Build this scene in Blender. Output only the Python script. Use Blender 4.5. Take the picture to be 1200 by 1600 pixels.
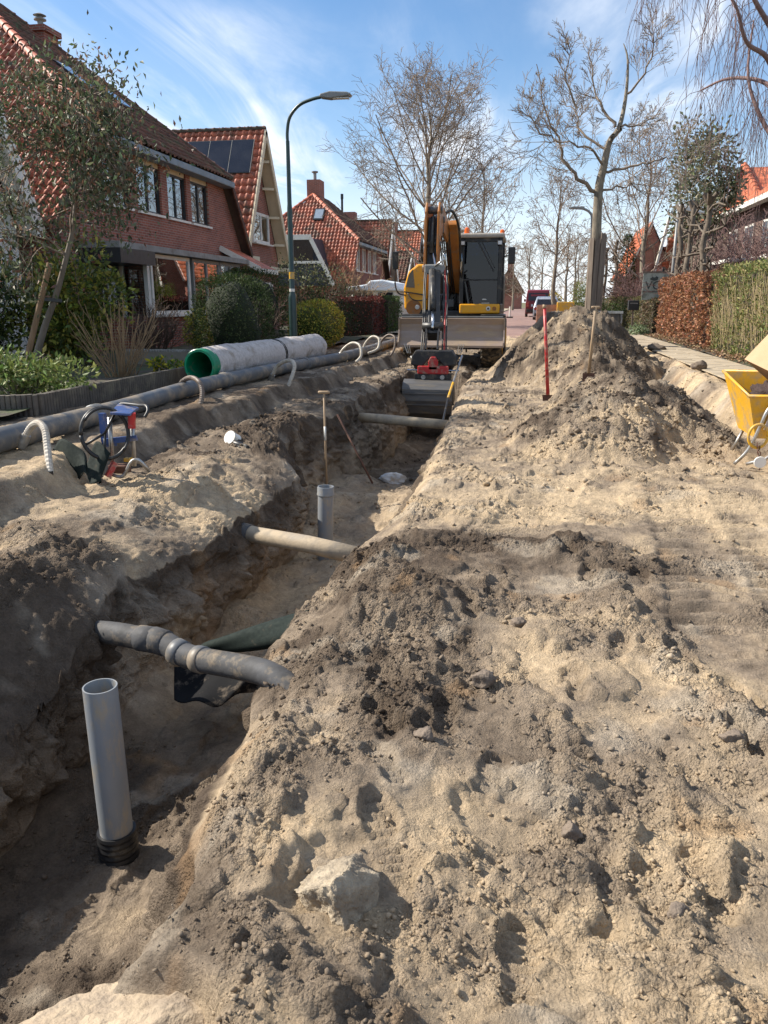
import bpy, math, random
import numpy as np
from mathutils import Vector, Matrix

scn = bpy.context.scene
for o in list(bpy.data.objects):
    bpy.data.objects.remove(o)

# ------------------------------------------------------------------ camera
CAM_H = 1.55
cam_d = bpy.data.cameras.new('camera')
cam = bpy.data.objects.new('camera', cam_d)
scn.collection.objects.link(cam)
cam.location = (0, 0, CAM_H)
cam.rotation_euler = (math.radians(90 - 15.3), 0, math.radians(10.4))
cam_d.sensor_fit = 'VERTICAL'
cam_d.sensor_height = 24.0
cam_d.lens = 24.0 * 1200 / 1600
cam_d.clip_start = 0.05
cam_d.clip_end = 3000
scn.camera = cam

# ------------------------------------------------------------------ sun, sky, exposure
SUN_EL = math.radians(40.0)
SUN_AZ = math.radians(4.0)          # the sun stands to the left (-x), a little ahead of the camera
sdir = Vector((-math.cos(SUN_EL) * math.cos(SUN_AZ), math.cos(SUN_EL) * math.sin(SUN_AZ), math.sin(SUN_EL)))
sun_d = bpy.data.lights.new('sun', 'SUN')
sun_d.energy = 5.0
sun_d.angle = math.radians(0.5)
sun_d.color = (1.0, 0.93, 0.82)
sun = bpy.data.objects.new('sun', sun_d)
scn.collection.objects.link(sun)
sun.rotation_euler = sdir.to_track_quat('Z', 'Y').to_euler()

world = bpy.data.worlds.new('World')
scn.world = world
world.use_nodes = True
wn, wl = world.node_tree.nodes, world.node_tree.links
wn.clear()
w_out = wn.new('ShaderNodeOutputWorld')
w_bg = wn.new('ShaderNodeBackground')
w_bg.inputs['Strength'].default_value = 0.1
w_sky = wn.new('ShaderNodeTexSky')
w_sky.sky_type = 'NISHITA'
w_sky.sun_disc = False
w_sky.sun_elevation = SUN_EL
w_sky.sun_rotation = math.atan2(sdir.x, sdir.y)
w_sky.altitude = 0
w_sky.air_density = 1.0
w_sky.dust_density = 0.15
w_sky.ozone_density = 3.0
# thin cirrus: noise on the plane of the cloud layer, drawn out in one direction
w_geo = wn.new('ShaderNodeTexCoord')
w_sep = wn.new('ShaderNodeSeparateXYZ')
wl.new(w_geo.outputs['Generated'], w_sep.inputs[0])


def wmath(op, a, b=None, c=None, clamp=False):
    n = wn.new('ShaderNodeMath')
    n.operation = op
    n.use_clamp = clamp
    for i, v in enumerate((a, b, c)):
        if v is None:
            continue
        if isinstance(v, (int, float)):
            n.inputs[i].default_value = v
        else:
            wl.new(v, n.inputs[i])
    return n.outputs[0]


w_z = wmath('ADD', wmath('MAXIMUM', w_sep.outputs['Z'], 0.0), 0.09)
w_cx = wmath('DIVIDE', w_sep.outputs['X'], w_z)
w_cy = wmath('DIVIDE', w_sep.outputs['Y'], w_z)
w_comb = wn.new('ShaderNodeCombineXYZ')
wl.new(w_cx, w_comb.inputs[0])
wl.new(w_cy, w_comb.inputs[1])


def wnoise(scale, sx, sy, rot, detail, rough, dist, off):
    m = wn.new('ShaderNodeMapping')
    m.inputs['Rotation'].default_value = (0, 0, rot)
    m.inputs['Scale'].default_value = (sx, sy, 1)
    m.inputs['Location'].default_value = off
    wl.new(w_comb.outputs[0], m.inputs[0])
    n = wn.new('ShaderNodeTexNoise')
    n.inputs['Scale'].default_value = scale
    n.inputs['Detail'].default_value = detail
    n.inputs['Roughness'].default_value = rough
    n.inputs['Distortion'].default_value = dist
    wl.new(m.outputs[0], n.inputs['Vector'])
    return n.outputs['Fac']


def wramp(fac, a, b):
    r = wn.new('ShaderNodeMapRange')
    r.interpolation_type = 'SMOOTHSTEP'
    r.inputs['From Min'].default_value = a
    r.inputs['From Max'].default_value = b
    wl.new(fac, r.inputs['Value'])
    return r.outputs[0]


w_c1 = wramp(wnoise(0.75, 1.0, 0.45, 0.35, 7, 0.55, 0.5, (1.2, 4.4, 0)), 0.40, 0.60)
w_c2 = wramp(wnoise(2.2, 1.0, 0.28, 0.55, 8, 0.62, 0.9, (8.3, 1.4, 0)), 0.36, 0.70)
w_c3 = wramp(wnoise(0.55, 1.0, 0.8, 0.0, 3, 0.5, 0.2, (6.2, 8.4, 0)), 0.30, 0.60)
w_cl = wmath('MULTIPLY', wmath('MULTIPLY', wmath('MULTIPLY_ADD', w_c2, 1.1, 0.15), wmath('MULTIPLY_ADD', w_c1, 1.0, 0.08)), w_c3, None, True)
w_hz = wramp(w_sep.outputs['Z'], 0.24, -0.02)
w_cl = wmath('MAXIMUM', w_cl, wmath('MULTIPLY', w_hz, 0.85), None, True)
w_mix = wn.new('ShaderNodeMix')
w_mix.data_type = 'RGBA'
w_mix.inputs['B'].default_value = (6.6, 7.0, 7.6, 1)
wl.new(w_cl, w_mix.inputs['Factor'])
w_hs = wn.new('ShaderNodeHueSaturation')
w_hs.inputs['Saturation'].default_value = 1.12
w_hs.inputs['Value'].default_value = 1.0
wl.new(w_sky.outputs[0], w_hs.inputs['Color'])
wl.new(w_hs.outputs[0], w_mix.inputs['A'])
wl.new(w_mix.outputs['Result'], w_bg.inputs['Color'])
wl.new(w_bg.outputs[0], w_out.inputs[0])

scn.view_settings.view_transform = 'Standard'
scn.view_settings.look = 'None'
scn.view_settings.exposure = 0.75
scn.view_settings.gamma = 1.0
scn.view_settings.use_curve_mapping = False
scn.cycles.max_bounces = 6
scn.cycles.transparent_max_bounces = 12
scn.cycles.use_denoising = True

# ------------------------------------------------------------------ helpers
COL = scn.collection
PI = math.pi
R = math.radians
rnd = random.Random(7)
RS = np.random.RandomState(11)


def tag(o, label=None, cat=None, group=None, kind=None):
    if label: o['label'] = label
    if cat: o['category'] = cat
    if group: o['group'] = group
    if kind: o['kind'] = kind
    return o


def thing(name, loc, label, cat, group=None, rz=0.0):
    o = bpy.data.objects.new(name, None)
    o.empty_display_size = 0.2
    COL.objects.link(o)
    o.location = loc
    o.rotation_euler = (0, 0, rz)
    return tag(o, label, cat, group)


def root_loc(p):
    v = Vector((0, 0, 0))
    while p is not None:
        v += p.location
        p = p.parent
    return v


def link_mesh(name, me, mat, parent=None):
    o = bpy.data.objects.new(name, me)
    COL.objects.link(o)
    if mat is not None and not me.materials:
        me.materials.append(mat)
    if parent is not None:
        o.parent = parent
    return o


def fastmesh(name, V, F, smooth=False, col=None):
    """mesh from an (n,3) array and an (m,k) index array"""
    V = np.ascontiguousarray(V, dtype=np.float32)
    F = np.ascontiguousarray(F, dtype=np.int32)
    m, k = F.shape
    me = bpy.data.meshes.new(name)
    me.vertices.add(len(V))
    me.vertices.foreach_set('co', V.ravel())
    me.loops.add(m * k)
    me.loops.foreach_set('vertex_index', F.ravel())
    me.polygons.add(m)
    me.polygons.foreach_set('loop_start', np.arange(0, m * k, k, dtype=np.int32))
    me.update(calc_edges=True)
    if smooth:
        me.polygons.foreach_set('use_smooth', np.ones(m, dtype=bool))
    if col is not None:
        a = me.color_attributes.new('col', 'FLOAT_COLOR', 'POINT')
        c = np.ones((len(V), 4), dtype=np.float32)
        c[:, :np.shape(col)[1]] = col
        a.data.foreach_set('color', c.ravel())
    return me


class MB:
    """collects shapes; build() links them as ONE mesh object"""
    def __init__(self):
        self.v, self.f = [], []

    def add(self, vs, fs):
        b = len(self.v)
        self.v.extend([tuple(p) for p in vs])
        self.f.extend([tuple(i + b for i in f) for f in fs])
        return self

    def box(self, x0, x1, y0, y1, z0, z1):
        vs = [(x0, y0, z0), (x1, y0, z0), (x1, y1, z0), (x0, y1, z0), (x0, y0, z1), (x1, y0, z1), (x1, y1, z1), (x0, y1, z1)]
        return self.add(vs, [(0, 3, 2, 1), (4, 5, 6, 7), (0, 1, 5, 4), (1, 2, 6, 5), (2, 3, 7, 6), (3, 0, 4, 7)])

    def cbox(self, c, s, rot=None):
        """box of size s about c, turned by a matrix"""
        vs = [Vector((a * s[0] / 2, b * s[1] / 2, d * s[2] / 2)) for d in (-1, 1) for (a, b) in ((-1, -1), (1, -1), (1, 1), (-1, 1))]
        if rot is not None:
            vs = [rot @ v for v in vs]
        c = Vector(c)
        return self.add([v + c for v in vs], [(0, 3, 2, 1), (4, 5, 6, 7), (0, 1, 5, 4), (1, 2, 6, 5), (2, 3, 7, 6), (3, 0, 4, 7)])

    def bar(self, a, b, w, h, up=(0, 0, 1)):
        """rectangular bar from a to b"""
        a, b = Vector(a), Vector(b)
        d = (b - a).normalized()
        up = Vector(up)
        if abs(d.dot(up)) > 0.97:
            up = Vector((1, 0, 0))
        s = d.cross(up).normalized()
        u = s.cross(d)
        vs = [p + s * (i * w / 2) + u * (j * h / 2) for p in (a, b) for (i, j) in ((-1, -1), (1, -1), (1, 1), (-1, 1))]
        return self.add(vs, [(0, 1, 2, 3), (7, 6, 5, 4), (0, 4, 5, 1), (1, 5, 6, 2), (2, 6, 7, 3), (3, 7, 4, 0)])

    def tube(self, pts, r, n=10, caps=True):
        pts = [Vector(p) for p in pts]
        rs = r if isinstance(r, (list, tuple)) else [r] * len(pts)
        b = len(self.v)
        ref = None
        for i, p in enumerate(pts):
            t = (pts[min(i + 1, len(pts) - 1)] - pts[max(i - 1, 0)])
            t = t.normalized() if t.length > 1e-9 else Vector((0, 0, 1))
            if ref is None:
                ref = Vector((0, 0, 1)) if abs(t.z) < 0.9 else Vector((1, 0, 0))
            s = t.cross(ref)
            if s.length < 1e-4:
                s = t.cross(Vector((0.3, 0.9, 0.2)))
            s.normalize()
            u = s.cross(t).normalized()
            ref = u
            for k in range(n):
                a = 2 * PI * k / n
                self.v.append(tuple(p + (s * math.cos(a) + u * math.sin(a)) * rs[i]))
        for i in range(len(pts) - 1):
            for k in range(n):
                k2 = (k + 1) % n
                self.f.append((b + i * n + k, b + i * n + k2, b + (i + 1) * n + k2, b + (i + 1) * n + k))
        if caps:
            self.f.append(tuple(b + k for k in reversed(range(n))))
            self.f.append(tuple(b + (len(pts) - 1) * n + k for k in range(n)))
        return self

    def hollow(self, pts, ro, ri, n=24):
        """open pipe: outer and inner skin with ring ends"""
        b = len(self.v)
        self.tube(pts, ro, n, caps=False)
        b2 = len(self.v)
        self.tube(pts, ri, n, caps=False)
        m = len(pts)
        f2 = [f for f in self.f if min(f) >= b2]
        self.f = [f for f in self.f if min(f) < b2] + [tuple(reversed(f)) for f in f2]
        for k in range(n):
            k2 = (k + 1) % n
            self.f.append((b + k2, b + k, b2 + k, b2 + k2))
            e = (m - 1) * n
            self.f.append((b + e + k, b + e + k2, b2 + e + k2, b2 + e + k))
        return self

    def lathe(self, prof, c=(0, 0, 0), axis='z', n=24):
        """profile of (radius, height) turned about an axis through c"""
        b = len(self.v)
        for (r_, h) in prof:
            for k in range(n):
                a = 2 * PI * k / n
                x, y = r_ * math.cos(a), r_ * math.sin(a)
                p = {'z': (x, y, h), 'x': (h, x, y), 'y': (y, h, x)}[axis]
                self.v.append((p[0] + c[0], p[1] + c[1], p[2] + c[2]))
        for i in range(len(prof) - 1):
            for k in range(n):
                k2 = (k + 1) % n
                self.f.append((b + i * n + k, b + i * n + k2, b + (i + 1) * n + k2, b + (i + 1) * n + k))
        self.f.append(tuple(b + k for k in reversed(range(n))))
        self.f.append(tuple(b + (len(prof) - 1) * n + k for k in range(n)))
        return self

    def prism(self, poly, axis, a, b_):
        """polygon in the plane across an axis, swept from a to b_"""
        def P(q, t):
            return {'x': (t, q[0], q[1]), 'y': (q[0], t, q[1]), 'z': (q[0], q[1], t)}[axis]
        n = len(poly)
        vs = [P(q, a) for q in poly] + [P(q, b_) for q in poly]
        fs = [tuple(reversed(range(n))), tuple(range(n, 2 * n))]
        for k in range(n):
            k2 = (k + 1) % n
            fs.append((k, k2, n + k2, n + k))
        return self.add(vs, fs)

    def sheet(self, poly, d):
        """thin plate: a polygon in space thickened along d"""
        n = len(poly)
        d = Vector(d)
        vs = [Vector(p) for p in poly] + [Vector(p) + d for p in poly]
        fs = [tuple(range(n)), tuple(reversed(range(n, 2 * n)))]
        for k in range(n):
            k2 = (k + 1) % n
            fs.append((k2, k, n + k, n + k2))
        return self.add(vs, fs)

    def build(self, name, mat, parent=None, smooth=False, bevel=0.0, local=False, auto=None, subd=0):
        """vertices are world positions; they are stored relative to the parent"""
        off = Vector((0, 0, 0)) if (parent is None or local) else root_loc(parent)
        me = bpy.data.meshes.new(name)
        me.from_pydata([(p[0] - off.x, p[1] - off.y, p[2] - off.z) for p in self.v], [], self.f)
        me.update()
        import bmesh
        bm = bmesh.new()
        bm.from_mesh(me)
        bmesh.ops.recalc_face_normals(bm, faces=bm.faces)
        bm.to_mesh(me)
        bm.free()
        if smooth or auto:
            for p in me.polygons:
                p.use_smooth = True
        if auto:
            try:
                me.set_sharp_from_angle(angle=R(auto))
            except Exception:
                pass
        o = link_mesh(name, me, mat, parent)
        if bevel:
            b = o.modifiers.new('bevel', 'BEVEL')
            b.width = bevel
            b.segments = 2
            b.limit_method = 'ANGLE'
            b.angle_limit = R(40)
        if subd:
            s = o.modifiers.new('subd', 'SUBSURF')
            s.levels = s.render_levels = subd
        return o


# ------------------------------------------------------------------ noise
def _h(ix, iy, seed):
    n = (ix.astype(np.int64) * 374761393 + iy.astype(np.int64) * 668265263 + seed * 1442695041) & 0x7fffffff
    n = ((n ^ (n >> 13)) * 1274126177) & 0x7fffffff
    n = n ^ (n >> 16)
    return (n & 0xffff) / 65535.0


def noise2(x, y, seed=0):
    """gradient noise, about -1..1"""
    x, y = np.asarray(x, float), np.asarray(y, float)
    ix, iy = np.floor(x), np.floor(y)
    fx, fy = x - ix, y - iy
    u, v = fx * fx * fx * (fx * (fx * 6 - 15) + 10), fy * fy * fy * (fy * (fy * 6 - 15) + 10)

    def g(a, b):
        t = _h(ix + a, iy + b, seed) * 2 * PI
        return np.cos(t) * (fx - a) + np.sin(t) * (fy - b)
    return 1.5 * ((g(0, 0) * (1 - u) + g(1, 0) * u) * (1 - v) + (g(0, 1) * (1 - u) + g(1, 1) * u) * v)


def fbm(x, y, octv=4, seed=0, gain=0.5, lac=2.03):
    s, a = 0.0, 1.0
    for i in range(octv):
        s = s + a * noise2(x, y, seed + i * 17)
        x, y, a = x * lac + 3.7, y * lac - 1.9, a * gain
    return s


def worley(x, y, seed=0):
    """distance to the nearest scattered point and that cell's number 0..1"""
    x, y = np.asarray(x, float), np.asarray(y, float)
    ix, iy = np.floor(x), np.floor(y)
    best = np.full(x.shape, 9.0)
    idv = np.zeros(x.shape)
    for a in (-1, 0, 1):
        for b in (-1, 0, 1):
            cx, cy = ix + a, iy + b
            d = (cx + _h(cx, cy, seed) - x) ** 2 + (cy + _h(cx, cy, seed + 5) - y) ** 2
            m = d < best
            best = np.where(m, d, best)
            idv = np.where(m, _h(cx, cy, seed + 9), idv)
    return np.sqrt(best), idv


def sstep(x, a, b):
    t = np.clip((x - a) / (b - a), 0, 1)
    return t * t * (3 - 2 * t)


# ------------------------------------------------------------------ materials
def new_mat(name):
    m = bpy.data.materials.new(name)
    m.use_nodes = True
    nt = m.node_tree
    return m, nt.nodes, nt.links, nt.nodes['Principled BSDF']


def M(name, c, c2=None, scale=6.0, rough=0.6, metal=0.0, bump=0.0, bscale=40.0, spec=0.5, dirt=None, dscale=3.0, damt=0.5, coord='Object', rvar=0.15, stretch=None, perobj=0.0, cells=0.0):
    """procedural paint: two tones broken by noise, patches of dirt, uneven gloss and a fine bump"""
    m, n, l, b = new_mat(name)
    tc = n.new('ShaderNodeTexCoord')
    vec = tc.outputs[coord]
    if stretch:
        mp = n.new('ShaderNodeMapping')
        mp.inputs['Scale'].default_value = stretch
        l.new(vec, mp.inputs[0])
        vec = mp.outputs[0]
    nz = n.new('ShaderNodeTexNoise')
    nz.inputs['Scale'].default_value = scale
    nz.inputs['Detail'].default_value = 6
    nz.inputs['Roughness'].default_value = 0.6
    l.new(vec, nz.inputs['Vector'])
    mx = n.new('ShaderNodeMix')
    mx.data_type = 'RGBA'
    c2 = c2 or tuple(v * 0.82 for v in c)
    mx.inputs['A'].default_value = (*c, 1)
    mx.inputs['B'].default_value = (*c2, 1)
    rp = n.new('ShaderNodeMapRange')
    rp.inputs['From Min'].default_value = 0.35
    rp.inputs['From Max'].default_value = 0.65
    l.new(nz.outputs['Fac'], rp.inputs[0])
    l.new(rp.outputs[0], mx.inputs['Factor'])
    colr = mx.outputs['Result']
    if dirt:
        nd = n.new('ShaderNodeTexNoise')
        nd.inputs['Scale'].default_value = dscale
        nd.inputs['Detail'].default_value = 8
        nd.inputs['Roughness'].default_value = 0.68
        l.new(vec, nd.inputs['Vector'])
        rd = n.new('ShaderNodeMapRange')
        rd.inputs['From Min'].default_value = 0.62 - damt * 0.35
        rd.inputs['From Max'].default_value = 0.74 - damt * 0.2
        l.new(nd.outputs['Fac'], rd.inputs[0])
        m2 = n.new('ShaderNodeMix')
        m2.data_type = 'RGBA'
        m2.inputs['B'].default_value = (*dirt, 1)
        l.new(rd.outputs[0], m2.inputs['Factor'])
        l.new(colr, m2.inputs['A'])
        colr = m2.outputs['Result']
    if cells:
        vo = n.new('ShaderNodeTexVoronoi')
        vo.inputs['Scale'].default_value = cells
        l.new(tc.outputs['Object'], vo.inputs['Vector'])
        sp_ = n.new('ShaderNodeSeparateColor')
        l.new(vo.outputs['Color'], sp_.inputs[0])
        h2 = n.new('ShaderNodeHueSaturation')
        r2 = n.new('ShaderNodeMapRange')
        r2.inputs['To Min'].default_value = 0.62
        r2.inputs['To Max'].default_value = 1.3
        l.new(sp_.outputs[0], r2.inputs[0])
        l.new(r2.outputs[0], h2.inputs['Value'])
        l.new(colr, h2.inputs['Color'])
        colr = h2.outputs[0]
    if perobj:
        oi = n.new('ShaderNodeObjectInfo')
        hs = n.new('ShaderNodeHueSaturation')
        ra = n.new('ShaderNodeMapRange')
        ra.inputs['To Min'].default_value = 1 - perobj
        ra.inputs['To Max'].default_value = 1 + perobj
        l.new(oi.outputs['Random'], ra.inputs[0])
        l.new(ra.outputs[0], hs.inputs['Value'])
        l.new(colr, hs.inputs['Color'])
        colr = hs.outputs[0]
    l.new(colr, b.inputs['Base Color'])
    rr = n.new('ShaderNodeMapRange')
    rr.inputs['To Min'].default_value = max(0.02, rough - rvar)
    rr.inputs['To Max'].default_value = min(1.0, rough + rvar)
    l.new(nz.outputs['Fac'], rr.inputs[0])
    l.new(rr.outputs[0], b.inputs['Roughness'])
    b.inputs['Metallic'].default_value = metal
    b.inputs['Specular IOR Level'].default_value = spec
    if bump:
        nb = n.new('ShaderNodeTexNoise')
        nb.inputs['Scale'].default_value = bscale
        nb.inputs['Detail'].default_value = 5
        l.new(vec, nb.inputs['Vector'])
        bp = n.new('ShaderNodeBump')
        bp.inputs['Strength'].default_value = 0.8
        bp.inputs['Distance'].default_value = bump
        l.new(nb.outputs['Fac'], bp.inputs['Height'])
        l.new(bp.outputs[0], b.inputs['Normal'])
    return m


def M_attr(name, rough=0.9, bump=0.0, bscale=60, spec=0.3, transl=0.0, nvar=0.0, nscale=30, bump2=None):
    """colour from the mesh's own 'col' attribute (kinds of soil, ages of leaf)"""
    m, n, l, b = new_mat(name)
    at = n.new('ShaderNodeAttribute')
    at.attribute_name = 'col'
    colr = at.outputs['Color']
    tc = n.new('ShaderNodeTexCoord')
    if nvar:
        nz = n.new('ShaderNodeTexNoise')
        nz.inputs['Scale'].default_value = nscale
        nz.inputs['Detail'].default_value = 8
        nz.inputs['Roughness'].default_value = 0.7
        l.new(tc.outputs['Object'], nz.inputs['Vector'])
        hs = n.new('ShaderNodeHueSaturation')
        mr = n.new('ShaderNodeMapRange')
        mr.inputs['From Min'].default_value = 0.25
        mr.inputs['From Max'].default_value = 0.75
        mr.inputs['To Min'].default_value = 1 - nvar
        mr.inputs['To Max'].default_value = 1 + nvar
        l.new(nz.outputs['Fac'], mr.inputs[0])
        l.new(mr.outputs[0], hs.inputs['Value'])
        l.new(colr, hs.inputs['Color'])
        colr = hs.outputs[0]
    l.new(colr, b.inputs['Base Color'])
    b.inputs['Roughness'].default_value = rough
    b.inputs['Specular IOR Level'].default_value = spec
    if bump:
        nb = n.new('ShaderNodeTexNoise')
        nb.inputs['Scale'].default_value = bscale
        nb.inputs['Detail'].default_value = 7
        nb.inputs['Roughness'].default_value = 0.65
        l.new(tc.outputs['Object'], nb.inputs['Vector'])
        bp = n.new('ShaderNodeBump')
        bp.inputs['Strength'].default_value = 1.0
        bp.inputs['Distance'].default_value = bump
        l.new(nb.outputs['Fac'], bp.inputs['Height'])
        nrm = bp.outputs[0]
        if bump2:
            vb = n.new('ShaderNodeTexVoronoi')
            vb.inputs['Scale'].default_value = bump2[0]
            l.new(tc.outputs['Object'], vb.inputs['Vector'])
            b2 = n.new('ShaderNodeBump')
            b2.invert = True
            b2.inputs['Strength'].default_value = 1.0
            b2.inputs['Distance'].default_value = bump2[1]
            l.new(vb.outputs['Distance'], b2.inputs['Height'])
            l.new(nrm, b2.inputs['Normal'])
            nrm = b2.outputs[0]
        l.new(nrm, b.inputs['Normal'])
    if transl:
        tr = n.new('ShaderNodeBsdfTranslucent')
        l.new(colr, tr.inputs['Color'])
        ms = n.new('ShaderNodeMixShader')
        ms.inputs[0].default_value = transl
        l.new(b.outputs[0], ms.inputs[1])
        l.new(tr.outputs[0], ms.inputs[2])
        l.new(ms.outputs[0], n['Material Output'].inputs[0])
    return m


def M_brick(name, c1, c2, mortar, plane='yz', bw=0.22, bh=0.065, ms=0.010, bump=0.004, rough=0.85):
    m, n, l, b = new_mat(name)
    g = n.new('ShaderNodeNewGeometry')
    sp = n.new('ShaderNodeSeparateXYZ')
    l.new(g.outputs['Position'], sp.inputs[0])
    cb = n.new('ShaderNodeCombineXYZ')
    l.new(sp.outputs['Y' if plane[0] == 'y' else 'X'], cb.inputs[0])
    l.new(sp.outputs['Z' if plane[1] == 'z' else 'Y'], cb.inputs[1])
    br = n.new('ShaderNodeTexBrick')
    br.inputs['Scale'].default_value = 1.0
    br.inputs['Brick Width'].default_value = bw
    br.inputs['Row Height'].default_value = bh
    br.inputs['Mortar Size'].default_value = ms
    br.inputs['Mortar Smooth'].default_value = 0.3
    br.inputs['Bias'].default_value = -0.2
    br.inputs['Color1'].default_value = (*c1, 1)
    br.inputs['Color2'].default_value = (*c2, 1)
    br.inputs['Mortar'].default_value = (*mortar, 1)
    l.new(cb.outputs[0], br.inputs['Vector'])
    nz = n.new('ShaderNodeTexNoise')
    nz.inputs['Scale'].default_value = 1.3
    nz.inputs['Detail'].default_value = 8
    nz.inputs['Roughness'].default_value = 0.7
    l.new(g.outputs['Position'], nz.inputs['Vector'])
    hs = n.new('ShaderNodeHueSaturation')
    mr = n.new('ShaderNodeMapRange')
    mr.inputs['From Min'].default_value = 0.3
    mr.inputs['From Max'].default_value = 0.7
    mr.inputs['To Min'].default_value = 0.7
    mr.inputs['To Max'].default_value = 1.25
    l.new(nz.outputs['Fac'], mr.inputs[0])
    l.new(mr.outputs[0], hs.inputs['Value'])
    l.new(br.outputs['Color'], hs.inputs['Color'])
    l.new(hs.outputs[0], b.inputs['Base Color'])
    b.inputs['Roughness'].default_value = rough
    bp = n.new('ShaderNodeBump')
    bp.invert = True
    bp.inputs['Distance'].default_value = bump
    l.new(br.outputs['Fac'], bp.inputs['Height'])
    l.new(bp.outputs[0], b.inputs['Normal'])
    return m


def M_glass(name, tint=(0.75, 0.8, 0.8), rough=0.01, panes=2.6):
    m, n, l, b = new_mat(name)
    n.remove(b)
    fr = n.new('ShaderNodeFresnel')
    fr.inputs['IOR'].default_value = 1.55
    mr = n.new('ShaderNodeMath')
    mr.operation = 'MULTIPLY'
    mr.use_clamp = True
    mr.inputs[1].default_value = panes      # two panes of glazing
    l.new(fr.outputs[0], mr.inputs[0])
    tr = n.new('ShaderNodeBsdfTransparent')
    tr.inputs['Color'].default_value = (*tint, 1)
    gl = n.new('ShaderNodeBsdfGlossy')
    gl.inputs['Roughness'].default_value = rough
    gl.inputs['Color'].default_value = (0.95, 0.97, 1, 1)
    ms = n.new('ShaderNodeMixShader')
    l.new(mr.outputs[0], ms.inputs[0])
    l.new(tr.outputs[0], ms.inputs[1])
    l.new(gl.outputs[0], ms.inputs[2])
    l.new(ms.outputs[0], n['Material Output'].inputs[0])
    return m


SAND = (0.49, 0.375, 0.245)
DIRT = (0.105, 0.079, 0.058)


def M_soil():
    """soil: colour by kind of earth with some sun and shade painted in, grain and loose aggregate as relief (alpha of 'col' says how loose)"""
    m, n, l, b = new_mat('soil')
    at = n.new('ShaderNodeAttribute')
    at.attribute_name = 'col'
    tc = n.new('ShaderNodeTexCoord')
    P = tc.outputs['Object']

    def noise(sc, det, ro):
        q = n.new('ShaderNodeTexNoise')
        q.inputs['Scale'].default_value = sc
        q.inputs['Detail'].default_value = det
        q.inputs['Roughness'].default_value = ro
        l.new(P, q.inputs['Vector'])
        return q

    def mth(op, a_, b_, c_=None):
        q = n.new('ShaderNodeMath')
        q.operation = op
        for i, v in enumerate((a_, b_, c_)):
            if v is None:
                continue
            if isinstance(v, (int, float)):
                q.inputs[i].default_value = v
            else:
                l.new(v, q.inputs[i])
        return q.outputs[0]

    def rng(v, a0, a1, b0, b1):
        q = n.new('ShaderNodeMapRange')
        for k_, v_ in zip(('From Min', 'From Max', 'To Min', 'To Max'), (a0, a1, b0, b1)):
            q.inputs[k_].default_value = v_
        l.new(v, q.inputs[0])
        return q.outputs[0]
    n1 = noise(16, 9, 0.72)
    n2 = noise(95, 4, 0.6)
    hs = n.new('ShaderNodeHueSaturation')
    l.new(mth('MULTIPLY', rng(n1.outputs['Fac'], 0.28, 0.72, 0.68, 1.30), rng(n2.outputs['Fac'], 0.3, 0.7, 0.84, 1.14)), hs.inputs['Value'])
    l.new(at.outputs['Color'], hs.inputs['Color'])
    l.new(hs.outputs[0], b.inputs['Base Color'])
    b.inputs['Roughness'].default_value = 0.95
    b.inputs['Specular IOR Level'].default_value = 0.12
    h = mth('MULTIPLY', n1.outputs['Fac'], 0.034)
    h = mth('MULTIPLY_ADD', n2.outputs['Fac'], 0.0055, h)
    patch = noise(5.5, 3, 0.6)
    loose = mth('ADD', at.outputs['Alpha'], rng(patch.outputs['Fac'], 0.35, 0.65, -0.35, 0.35))
    for (sc_, dist_, a0, a1, lo) in ((50, 0.016, 0.40, 0.95, 0.0), (120, 0.0085, 0.0, 0.7, 0.22)):
        va = n.new('ShaderNodeVectorMath')
        va.operation = 'MULTIPLY_ADD'
        va.inputs[1].default_value = (1.1 / sc_,) * 3
        wv = noise(sc_ * 0.7, 3, 0.6)
        l.new(wv.outputs['Color'], va.inputs[0])
        l.new(P, va.inputs[2])
        vo = n.new('ShaderNodeTexVoronoi')
        vo.inputs['Scale'].default_value = sc_
        l.new(va.outputs[0], vo.inputs['Vector'])
        d_ = mth('POWER', vo.outputs['Distance'], 1.5)
        h = mth('SUBTRACT', h, mth('MULTIPLY', mth('MULTIPLY', d_, rng(loose, a0, a1, lo, 1.0)), dist_))
    bp = n.new('ShaderNodeBump')
    bp.inputs['Strength'].default_value = 1.0
    bp.inputs['Distance'].default_value = 1.0
    l.new(h, bp.inputs['Height'])
    l.new(bp.outputs[0], b.inputs['Normal'])
    return m


m_soil = M_soil()
m_crumb = M_attr('soil_crumb', rough=0.96, bump=0.002, bscale=260, spec=0.12, nvar=0.18, nscale=150)
m_leaf = M_attr('leaf', rough=0.55, spec=0.3, transl=0.28)
m_leaf_matt = M_attr('dry_leaf', rough=0.7, spec=0.3, transl=0.25)
m_bark = M('bark', (0.27, 0.225, 0.165), (0.14, 0.115, 0.085), scale=14, rough=0.9, bump=0.006, bscale=30, stretch=(1, 1, 0.25))
m_twig = M('twig', (0.27, 0.205, 0.15), (0.17, 0.13, 0.095), scale=5, rough=0.85)
m_birch = M('birch_bark', (0.55, 0.52, 0.47), (0.12, 0.1, 0.09), scale=6, rough=0.8, stretch=(1, 1, 3))
m_birch_twig = M('birch_twig', (0.24, 0.155, 0.14), (0.15, 0.09, 0.085), scale=5, rough=0.85)
m_brick_a = M_brick('red_brick_street', (0.31, 0.094, 0.06), (0.20, 0.062, 0.044), (0.30, 0.225, 0.18))
m_brick_side = M_brick('red_brick_side', (0.31, 0.094, 0.06), (0.20, 0.062, 0.044), (0.30, 0.225, 0.18), plane='xz')
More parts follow.
